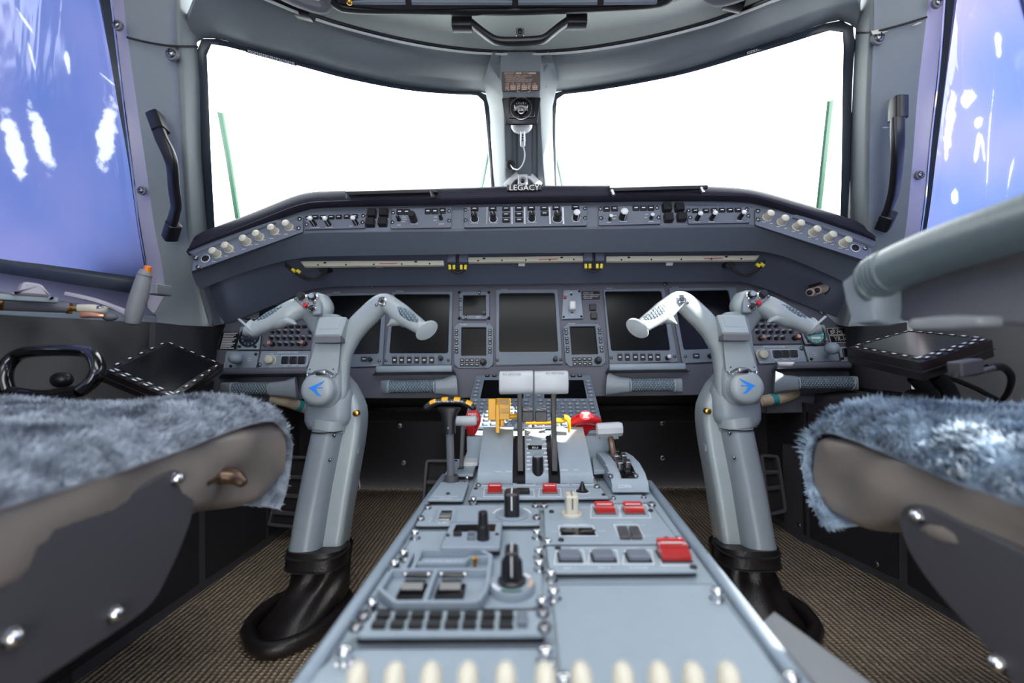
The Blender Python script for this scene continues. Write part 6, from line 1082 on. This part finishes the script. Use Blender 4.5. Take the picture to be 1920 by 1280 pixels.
    b = B(); b.sweep(C([(592, 575, .89), (575, 575, .886), (556, 580, .88), (540, 588, .873), (520, 597, .868), (502, 606, .864), (484, 615, .86), (470, 622, .857)]), [(.018, .018), (.020, .020), (.0215, .021), (.0215, .02), (.019, .0185), (.0165, .017), (.0145, .016), (.0135, .0155)], 22, (0, 1, 0), 44, 2.3, rnd=.003); g = part(b, 'outboard_grip', G['yoke'], o, 70)
    b = B(); b.sweep(C([(500, 609, .864), (522, 602, .866), (540, 600, .866), (555, 608, .864)]), [(.012, .014), (.016, .015), (.012, .013), (.002, .004)], 12, (0, 1, 0), 12, rnd=.001); part(b, 'finger_rest', G['yoke'], g, 70)
    b = B(); b.sweep(C([(530, 576, .857), (514, 584, .854), (498, 593, .851), (484, 600, .849)]), [(.003, .0015), (.006, .003), (.006, .003), (.003, .0015)], 14, (0, 1, 0), 16, rnd=.001); part(b, 'knurled_pad', G['knurl'], g)
    a, c = X(448, 599, .855), X(481, 630, .855); U = (c-a).normalized(); n = (X(448, 634, .85)-X(464, 614, .855)).normalized()+Ve((0, -.25, 0)); V = n.cross(U).normalized(); F = Fr((a+c)/2, U, V)
    b = B(); b.lathe(F, 0, 0, [(.0235, -.002), (.0245, .0005), (.0235, .002), (.014, .003), (.001, .0033)], 36, sq=.72); part(b, 'flange', G['yoke'], o, 50)
    b = B(); b.sweep(C([(464, 614, .856), (476, 619, .858)]), [(.017, .016), (.0135, .0155)], 20, (0, 1, 0)); part(b, 'flange_neck', G['yoke'], o, 70)
    return o
yoke('pale grey ram horn control yoke with black boot, before the left sheepskin seat', 0, 0)
yoke('pale grey ram horn control yoke with black boot, before the right blue sheepskin seat', 1, -4)
# ================================================================ LOWER WALLS, PEDALS
for s, nm, xs in ((-1, 'wall_lower_left', [(-.695, .67), (-.692, .72), (-.68, 1.0), (-.665, 1.2), (-.66, 1.62)]), (1, 'wall_lower_right', [(.757, .62), (.755, .75), (.74, .95), (.68, 1.17), (.66, 1.62)])):
    o = None; b = B(); b.grid([[(x, y, ZF-.02) for x, y in xs], [(x*1.0, y, .30) for x, y in xs], [(x*1.05, y, .44) for x, y in xs]], .02, CC)
    b.grid([[(x*1.05, y, .44) for x, y in xs], [(s*.88, y, .46) for x, y in xs]], .015, Ve((0, .5, 2)))
    o = struct(b, nm, G['wall'])
    for y0, y1, z0, z1 in ((.62, .92, .09, .27), (.62, .92, .28, .42), (.94, 1.14, .09, .42), (1.15, 1.3, .09, .42)):
        f = lambda y: next(a[0]+(c[0]-a[0])*(y-a[1])/(c[1]-a[1]) for a, c in zip(xs, xs[1:]) if a[1]-.1 <= y <= c[1])
        xa, xb = f(y0)-s*.002, f(y1)-s*.002; b = B(); b.grid([[Ve((xa+(xb-xa)*t, y0+(y1-y0)*t, z)) for t in (0, .5, 1)] for z in (z0, z1)], .006, CC); part(b, 'kick_panel', G['dark'], o)
        F = Fr(((xa+xb)/2, (y0+y1)/2, z0+.02), (0, -s, 0), (0, 0, 1)); put('screw', LIB['screw'], o, F.mat(-s*(y1-y0)*.42 if 0 else (y1-y0)*.4, 0, .001) @ Mx.Diagonal((.006, .006, .004, 1)))
    # forward end of the upper side wall, down to the console
    b = B(); t = [P(292, 604, .93), P(345, 610, 1.02), P(400, 612, 1.13)] if s < 0 else [P(1700, 604, .98), P(1640, 610, 1.06), P(1588, 612, 1.15)]
    t += [Ve((s*.87, 1.3, t[-1].z)), Ve((s*.87, 1.62, t[-1].z))]; b.grid([[p for p in t], [Ve((p.x*1.01, p.y, .46)) for p in t], [Ve((s*.88, p.y, .40)) for p in t]], .012, CC)
    b.grid([[p for p in t[2:]], [Ve((p.x+s*.03, p.y, .74)) for p in t[2:]], [Ve((s*.93, p.y, .90)) for p in t[2:]]], .012, CC)
    b.grid([[(s*.95, y, z) for y in (.94, 1.3, 1.66)] for z in (0, .775)], .012, CC); b.grid([[(s*.95, y, z) for y in (1.05, 1.24)] for z in (.77, .97)], .012, CC)  # unseen outer sheets added to keep stray sun off the panel
    u_ = PC[0 if s < 0 else 1]; b.grid([[u_[4][i] for i in (15, 17, 19)], [u_[4][i]+Ve((s*.10, .16, 0)) for i in (15, 17, 19)]], .01, CC)
    struct(b, 'wall_forward_left' if s < 0 else 'wall_forward_right', G['wall'])
def pedal(lb, pts, y, bars):
    o = thing('rudder_pedal', lb, 'pedal', P(pts[3][0], pts[3][1], y), 'rudder pedals'); F = tilt(pts[0][0], pts[0][1], y+.02, 25); q = fillet(F.q(pts[::-1]), .012, 3); b = B(); b.ring(F, q, inset(q, .009), -.02, 0, -.02, .002); part(b, 'pedal_frame', G['wall'], o)
    (ax, ay), (bx_, by), (cx, cy), (dx, dy) = pts
    for t in bars: b = B(); b.sweep([F.X(ax+(dx-ax)*t+3, ay+(dy-ay)*t, -.006), F.X(bx_+(cx-bx_)*t-3, by+(cy-by)*t, -.006)], (.004, .006), 8, (0, 0, 1)); part(b, 'tread_bar', G['wall'], o)
    b = B(); b.prism(F, inset(q, .008), -.022, -.018, 0); part(b, 'back_plate', G['void'], o)
pedal('dark rudder pedal with three openings behind the left yoke column', [(529, 853), (592, 854), (570, 992), (498, 986)], 1.2, (.3, .56, .8))
pedal('dark rudder pedal frame close to the pedestal side, below the parking brake', [(797, 860), (850, 860), (838, 1006), (784, 1006)], 1.2, (.3, .62))
pedal('dark rudder pedal behind the right yoke column', [(1425, 850), (1462, 852), (1478, 960), (1440, 968)], 1.22, (.3, .56))
b = B(); b.sweep(C3([(664, 893, .98), (671, 896, .975), (674, 910, .975), (673, 918, .98), (664, 918, .985)]), .0022, 8, (0, 1, 0), 24); b.sweep([P(664, 893, .98), P(655, 890, .95)], .002, 6); solo(b, 'white_loop', G['white'], 'small white loop sticking out behind the left yoke column', 'loop', P(668, 905, .98))
for x, y in ((750, 798), (757, 867), (1242, 793), (1242, 858)): F = Fr(P(x, y, 1.6), Rt, Up); put('screw', LIB['screw'], WFRONT, F.mat() @ Mx.Diagonal((.008, .008, .006, 1)))
# ================================================================ SEATS
def fur(name, mats, par, rows, n, ln, seed=1, up=.6):
    """wool pile over a grid of points: many thin curved blades in one mesh"""
    rnd = random.Random(seed); m, k = len(rows), len(rows[0]); vs = []; fs = []
    O = WM[root(par)].translation
    ar = []; cells = []
    for i in range(m-1):
        for j in range(k-1):
            a, c, d, e = rows[i][j], rows[i][j+1], rows[i+1][j], rows[i+1][j+1]; A = (c-a).cross(d-a).length+.00001; cells.append((a, c, d, e)); ar.append(A)
    for (a, c, d, e) in rnd.choices(cells, ar, k=n):
        s, t = rnd.random(), rnd.random(); p = a*(1-s)*(1-t)+c*s*(1-t)+d*(1-s)*t+e*s*t; nn = (c-a).cross(d-a)
        if nn.length < 1e-12: continue
        nn.normalize()
        cl = math.sin(p.x*95+3*math.sin(p.y*60))*math.sin(p.y*80+2*math.sin(p.x*70)+p.z*60)
        L_ = ln*(.7+.5*rnd.random())*(1+.35*cl); q = Ve((rnd.uniform(-1, 1), rnd.uniform(-1, 1), rnd.uniform(-1, 1)))*.55+Ve((math.sin(p.y*75), math.cos(p.x*68), 0))*.5
        w_ = q.cross(nn); w_ = w_.normalized()*ln*.10 if w_.length > 1e-6 else Ve((ln*.10, 0, 0)); mid = p+nn*(L_*.6)+q*(L_*.25); tip = p+nn*(L_*.85)+q*(L_*.8); i0 = len(vs)
        vs += [p-w_-O, p+w_-O, mid+w_*.8-O, mid-w_*.8-O, tip-O]; fs += [(i0, i0+1, i0+2, i0+3), (i0+3, i0+2, i0+4)]
    me = bpy.data.meshes.new(name); me.from_pydata(vs, [], fs); me.materials.append(mats); me.polygons.foreach_set('use_smooth', [True]*len(me.polygons))
    return put(name, me, par, Mx.Translation(O), kind='stuff')
def seat(lb, s, xi, xo, prof, side, plate, bolts, ztop, mw, lt):
    """s=-1 left, 1 right; xi inner face, xo outer; prof: (y, z top, z bottom) of the leather pad"""
    o = thing('pilot_seat', lb, 'seat', (s*(abs(xi)+abs(xo))/2, .3, ZF))
    b = B(); rs = []
    for i in range(64):
        t = i/63; y = prof[0][0]+(prof[-1][0]-prof[0][0])*t
        a, c = next((a, c) for a, c in zip(prof, prof[1:]) if a[0]-1e-6 <= y <= c[0]+1e-6); q = (y-a[0])/(c[0]-a[0]); zt, zb = a[1]+(c[1]-a[1])*q, a[2]+(c[2]-a[2])*q; rg = []
        cx_, cz = (xi+xo)/2, (zt+zb)/2; hx, hz = abs(xo-xi)/2, (zt-zb)/2
        for j in range(40):
            an = 2*math.pi*j/40; ca, sa = math.cos(an), math.sin(an); e = .32
            x = cx_+hx*math.copysign(abs(ca)**e, ca); z = cz+hz*math.copysign(abs(sa)**e, sa)
            wr = .005*math.sin(17*y+5*z*20)*math.sin(40*z+9*y)+.004*math.sin(31*y-60*z)+.0035*math.sin(70*(y-.45)+45*z)*max(0, min(1, (y-.2)*4))
            rg.append(Ve((x-s*wr, y, z)))
        rs.append(rg)
    b.rings(rs); part(b, 'leather_cushion', G['leather'], o, 70)
    rows = []
    for y, z in ztop:
        r = []
        for j in range(22):
            t = j/21; x = xi-s*.008+(xo-xi+s*.02)*t; dz = 0
            if t < .14: dz = -.030*((.14-t)/.14)**2
            dz += .006*math.sin(t*7+1)*math.sin(y*14)
            if z < ztop[0][1]-.03: dz *= .2
            r.append(Ve((x, y, z+dz)))
        rows.append(r)
    rr = [crom(c, 40) for c in zip(*rows)]; rows = [list(c) for c in zip(*rr)]
    b = B(); b.grid(rows, .004, Ve((s*.6, .3, 2.0))); cov = part(b, 'sheepskin_cover', mw, o, 80)
    if (rows[0][1]-rows[0][0]).cross(rows[1][0]-rows[0][0]).z < 0: rows = [r[::-1] for r in rows]
    fur('wool_pile', mw, cov, rows, 100000, .0065 if s < 0 else .009, 3 if s < 0 else 5)
    fur('edge_wool', mw, cov, [r[:4][::-1] for r in rows]+[], 9000, .0055, 11)
    fur('edge_wool', mw, cov, [r[::-1] for r in rows[-13:]], 12000, .0055, 12)
    FS_ = Fr((xi, 0, 0), (0, -s, 0), (0, 0, 1)); b = B(); b.prism(FS_, fillet(FS_.q(plate), .012, 3), -.006, 0, .0015); pl = part(b, 'side_plate', G['seatgrey'], o)
    for x, y, r in bolts: u, v = FS_.uv(x, y); b = B(); b.lathe(FS_, u, v, [(r*1.2, 0), (r*1.2, .001), (r, .0015), (r*.9, .005), (r*.5, .007), (.0005, .0075)], 18); part(b, 'bolt', G['chrome'], pl)
    b = B(); b.box(WF, min(xi+s*.03, xo-s*.05), -.25, max(xi+s*.03, xo-s*.05), .12, ZF, .40, .01); part(b, 'seat_base', G['void'], o)
    return o
ls = seat('left pilot seat with grey sheepskin top and brown leather side, out of focus', -1, -.353, -.73, [(-.1, .487, .405), (.2, .488, .41), (.40, .488, .40), (.5, .487, .385), (.57, .485, .366), (.612, .482, .366), (.634, .474, .374)], None,
    [(0, 1022), (180, 962), (325, 878), (352, 876), (368, 892), (363, 965), (335, 1040), (292, 1128), (255, 1160), (60, 1290), (-60, 1370), (-60, 1045)][::-1], [(329, 897, .0055), (213, 1150, .0055), (20, 1195, .0055)],
    [(-.1, .503), (.1, .504), (.25, .505), (.4, .506), (.52, .505), (.58, .503), (.615, .495), (.635, .475), (.640, .445), (.634, .41), (.622, .378), (.605, .36)], G['wool'], 0)
b = B(); b.sweep(C3([(368, 905, .47), (400, 892, .5), (440, 893, .51), (455, 905, .51)]), [(.012, .008), (.014, .010), (.013, .009), (.006, .006)], 12, (0, 0, 1), 16, rnd=.004); part(b, 'front_latch', G['bronze'], ls)
rs_ = seat('right pilot seat with blue sheepskin top and brown leather side', 1, .338, .74, [(-.1, .462, .385), (.2, .466, .395), (.35, .47, .395), (.45, .47, .385), (.50, .470, .362), (.545, .466, .36), (.566, .458, .37)], None,
    [(1690, 1005), (1682, 962), (1700, 943), (1738, 948), (1940, 1045), (2000, 1100), (2000, 1400), (1905, 1292), (1832, 1196), (1765, 1122), (1718, 1062)], [(1722, 966, .0055), (1873, 1243, .0055)],
    [(-.1, .482), (.1, .484), (.25, .487), (.38, .492), (.47, .495), (.53, .494), (.556, .485), (.572, .462), (.575, .43), (.568, .40), (.552, .375), (.53, .362)], G['wool2'], 0)
b = B(); rows = [[Ve((.585+.0155*j, y, z)) for j in range(10)] for y, z in ((.30, .50), (.36, .522), (.42, .526), (.48, .515), (.52, .49))]; b.grid(rows, .012, Ve((.6, .3, 2))); hb = part(b, 'sheepskin_bolster', G['wool2'], rs_, 80)
fur('wool_pile', G['wool2'], hb, rows, 14000, .0085, 9)
# armrest of the right seat
b = B(); b.sweep(C3([(1634, 535, .462), (1650, 517, .452), (1744, 476, .40), (1920, 418, .324), (2160, 345, .255)]), [(.013, .015), (.0185, .020), (.0185, .020), (.0185, .0195), (.0185, .0195)], 22, (0, 0, 1), 46, 2.3, rnd=.006); ar = part(b, 'armrest_pad', G['leather2'], rs_, 60)
for i in range(5): c = crom(C3([(1634, 535, .462), (1650, 517, .452), (1744, 476, .40)]), 40)[3+3*i]; t = Ve((0, -1, .15)); b = B(); b.sweep([c-t*.0025, c+t*.0025], (.0195, .021), 20, (0, 0, 1), 0, 2.3, rnd=.003); part(b, 'leather_pleat', G['leather2'], ar, 70)
FA = Fr((.352, 0, 0), (0, -1, 0), (0, 0, 1)); b = B(); b.prism(FA, fillet(FA.q([(1656, 540), (1668, 588), (1690, 603), (1930, 612), (2200, 640), (2200, 380), (1930, 440), (1744, 500)]), .006, 3), -.05, 0, .003); part(b, 'armrest_shell', G['shell_dark'], rs_)
b = B(); b.sweep(C3([(1612, 566, .485), (1640, 556, .47), (1665, 552, .455)]), [(.016, .026), (.019, .03), (.019, .03)], 8, (0, 0, 1), 0, 5, rnd=.006); part(b, 'armrest_nose', G['yoke2'], rs_, 30)
b = B(); b.sweep(C3([(1725, 608, .40), (1790, 604, .375), (1855, 602, .35)]), [(.012, .005), (.013, .006), (.011, .004)], 12, (0, 0, 1), 12, 4, rnd=.003); part(b, 'armrest_lever', G['seatgrey2'], rs_)
# ================================================================ TILLER, TABLETS, WINDOW CRANK
o = thing('steering_tiller', 'glossy black D shaped steering handle on the side console by left seat', 'steering handle', P(100, 720, 0.661))
b = B(); b.sweep(C3([(14, 735, 0.650), (8, 708, 0.655), (14, 684, 0.661), (32, 666, 0.667), (60, 659, 0.667), (100, 657, 0.667), (140, 657, 0.667), (166, 661, 0.667), (180, 676, 0.661), (183, 696, 0.655), (172, 716, 0.650), (150, 733, 0.644)]), [(.0087, .0105)]*12, 16, (0, 1, 0), 70); part(b, 'handle_ring', G['gloss'], o)
b = B(); b.sweep(C3([(14, 735, 0.650), (80, 742, 0.650), (150, 733, 0.644)]), (.009, .009), 12, (0, 1, 0), 14); part(b, 'lower_bar', G['gloss'], o); b = B(); b.ball(P(116, 712, .70), .013, 14, 8, (1.2, 1, 1)); part(b, 'hub', G['black'], o)
b = B(); b.sweep([P(100, 738, 0.661), Ve((P(100, 738, 0.661).x-.02, .70, .46))], .012, 14); part(b, 'post', G['black'], o)
def tablet(lb, c3, th, si, keys, at):
    """c3: three corners (left, back, right ends); fourth completes the parallelogram"""
    a, c, d = c3; F = Fr(a, c-a, d-c) if (c-a).cross(d-c).z > 0 else Fr(a, d-c, c-a)
    e = d-(c-a)*0; uv = [((p-F.O).dot(F.U), (p-F.O).dot(F.V)) for p in (a, c, d, a+d-c)]
    if sum(uv[i-1][0]*uv[i][1]-uv[i][0]*uv[i-1][1] for i in range(4)) < 0: uv = uv[::-1]
    o = thing('tablet', lb, 'tablet', F.w(*uv[0], -th)); b = B(); b.prism(F, uv, -th, 0, .002, .003); part(b, 'case', G['tablet'], o)
    s_ = inset(uv, si); b = B(); b.prism(F, s_, -.0005, .001, .0002); part(b, 'screen', G['screen'], o)
    b = B(); b.prism(F, inset(uv, -.0012), -th*.62, -th*.55, .0004); part(b, 'case_seam', G['black'], o)
    for e_, n, rws in keys:
        p, q = Ve(uv[e_]), Ve(uv[(e_+1) % 4]); d_ = (q-p); nn = Ve((-d_.y, d_.x)).normalized()
        for r in range(rws):
            for i in range(n):
                t = (i+.8)/(n+.6); w_ = p+d_*t+nn*(si*.5+.008*(r-(rws-1)/2)); k = d_.normalized()
                b = B(); q4 = [w_-k*.0065-nn*.0032, w_+k*.0065-nn*.0032, w_+k*.0065+nn*.0032, w_-k*.0065+nn*.0032]; b.prism(F, q4, 0, .0016, .0004); b.mi = 1; q5 = [w_-k*.0035-nn*.0012, w_+k*.0035-nn*.0012, w_+k*.0035+nn*.0012, w_-k*.0035+nn*.0012]; b.prism(F, q5, .0015, .0019, 0); part(b, 'key', [G['black'], G['print']], o)
    return o, F
t1, F1 = tablet('black tablet with keys round its screen, beside the left sheepskin seat', [P(190, 690, .72), P(310, 637, .90), P(421, 683, .90)], .022, .014, ((0, 6, 1), (1, 5, 1), (2, 5, 1), (3, 6, 2)), 0)
b = B(); b.sweep(C3([(300, 700, .83), (310, 740, .86), (320, 790, .9)]), .012, 12); part(b, 'mount_arm', G['black'], t1)
t2, F2 = tablet('thick black tablet on a jointed mount above the right sheepskin seat', [P(1587, 651, .80), P(1703, 619, .86), P(1877, 636, .66+.0)], .027, .014, ((0, 6, 1), (1, 7, 1), (2, 6, 2), (3, 7, 1)), 0) if 0 else tablet('thick black tablet on a jointed mount above the right sheepskin seat', [P(1703, 619, .86), P(1587, 651, .80), P(1726, 677, .62)], .027, .014, ((0, 6, 1), (1, 7, 1), (2, 6, 2), (3, 7, 1)), 0)
for pts, r in (([(1715, 705, .70), (1738, 732, .70), (1756, 775, .70)], (.012, .009)), ([(1752, 706, .70), (1776, 728, .70), (1792, 772, .70)], (.012, .009))): b = B(); b.sweep(C3(pts), r, 12, (0, 1, 0), 12); part(b, 'mount_arm', G['black'], t2)
b = B(); b.sweep(C3([(1778, 706, .72), (1830, 728, .74), (1868, 748, .76)]), .004, 8); part(b, 'strut', G['black'], t2); b = B(); b.ball(P(1716, 744, .70), .014, 12, 8, (1.2, 1, .9)); part(b, 'clamp_knob', G['black'], t2)
F = Fr(P(1815, 692, .615), (.95, .3, .1), (0, 0, 1)); b = B(); b.box(F, -.022, -.008, .022, .012, -.01, .006, .002, .002); part(b, 'plug_housing', G['seatgrey'], t2); b = B(); b.sweep(C3([(1790, 702, .61), (1830, 699, .62), (1862, 690, .63)]), .004, 10); part(b, 'plug', G['steel'], t2)
b = B(); b.sweep(C3([(1850, 690, .63), (1880, 688, .64), (1896, 706, .65), (1890, 735, .67), (1872, 757, .7)]), (.0055, .0035), 10, (0, 1, 0), 30); part(b, 'cable', G['black'], t2)
# consoles at the ends of the panel
b = B(); b.pxprism(FL, [(1640, 772), (1875, 760), (1870, 700), (1640, 703)], -.05, -.002, .003); b.grid([[FL.X(x, 701, -.002) for x in (1625, 1875)], [FL.X(x, 640, -.12) for x in (1625, 1875)]], .01, Ve((0, 0, 2))); struct(b, 'trim_13', G['wall'])
b = B(); b.pxprism(FL, [(180, 800), (400, 775), (400, 702), (180, 712)], -.05, -.002, .003); struct(b, 'trim_14', G['wall'])
b = B(); b.pxprism(FL, [(1440, 775), (1660, 771), (1660, 737), (1440, 740)], -.05, -.001, .003); struct(b, 'trim_15', G['panel'])
# crank handle and linkage under the left side window
o = thing('window_crank', 'grey crank handle with orange button and brass linkage under the blue film window', 'crank handle', P(235, 590, .80))
b = B(); b.sweep(C3([(272, 508, .80), (271, 514, .80), (266, 535, .80), (259, 560, .80), (252, 585, .80), (248, 605, .80)]), [(.0085, .0085), (.0105, .0105), (.0125, .0125), (.0135, .0135), (.0135, .0135), (.0115, .0115)], 18, (0, 1, 0), 26, rnd=.004); part(b, 'grip', G['seatgrey2'], o, 60)
b = B(); b.sweep([P(275, 511, .80), P(278, 499, .80)], [.006, .0055], 12, rnd=.001); part(b, 'orange_button', G['orange'], o); b = B(); b.sweep([P(271.5, 515, .80), P(271, 517, .80)], .0112, 18); part(b, 'collar', G['shell_dark'], o)
b = B(); b.sweep(C3([(245, 590, .805), (215, 576, .80), (175, 562, .785), (125, 551, .77)]), [(.010, .004), (.010, .004), (.008, .004), (.007, .004)], 12, (0, 0, 1), 20, 4, rnd=.002); part(b, 'crank_arm', G['strip'], o)
b = B(); b.sweep([P(-60, 570, .66), P(15, 571, .69), P(128, 577, .745)], [.0085, .0095, .0085], 18, (0, 0, 1)); part(b, 'rod', G['shell_dark'], o)
for x, y, d, r in ((7, 569, .685, .012), (129, 578, .745, .0098)): b = B(); b.sweep([P(x-3, y, d), P(x+4, y+.4, d+.002)], r, 6); part(b, 'brass_nut', G['brass'], o, 20)
b = B(); b.sweep([P(130, 578, .745), P(155, 581, .75)], .0042, 12); part(b, 'brass_rod', G['brass'], o)
b = B(); b.sweep(C3([(150, 578, .75), (175, 578, .755), (198, 581, .76)]), [(.009, .007), (.009, .007), (.006, .006)], 12, (0, 0, 1), 0, 3, rnd=.002); part(b, 'clevis', G['cream'], o); b = B(); b.sweep(C3([(157, 590, .75), (175, 590, .75), (196, 592, .755)]), [(.008, .006), (.008, .005), (.004, .003)], 12, (0, 0, 1), 0, 3); part(b, 'clevis_base', G['copper'], o)
F = Fr(P(188, 577, .742), (1, 0, 0), (0, .9, .4)); put('pivot_screw', LIB['screw'], o, F.mat() @ Mx.Diagonal((.005, .005, .004, 1)))
b = B(); b.ball(P(206, 594, .765), .010, 14, 8, (1.2, 1, .7)); part(b, 'pivot_boss', G['shell_dark'], o)
b = B(); F = Fr(P(288, 543, .9), Rt, Up); b.box(F, -.012, -.01, .014, .012, -.03, .01, .002, .003); part(b, 'latch_hook', G['seatgrey2'], o)
o = thing('window_latch', 'grey wedge shaped latch on a flat bar under the blue film window', 'latch', P(50, 560, .70))
b = B(); b.sweep(C3([(-80, 556, .64), (0, 557, .665), (105, 563, .715)]), (.012, .005), 12, (0, 0, 1), 0, 5, rnd=.001); part(b, 'flat_bar', G['yoke2'], o)
b = B(); a = [(18, 549), (100, 556), (88, 538), (75, 531), (45, 527), (38, 543)]; F = Fr(P(60, 545, .685), P(100, 556, .71)-P(18, 549, .67), (0, 0, 1)); b.pxprism(F, a[::-1] if 0 else [(18, 550), (98, 556), (80, 534), (72, 531), (45, 527.5), (39, 544)], -.02, .006, .003, .004); part(b, 'wedge', G['strip'], o)
b = B(); b.sweep([P(93, 556, .70), P(97, 559, .70)], .003, 8); part(b, 'pin', G['chrome'], o)
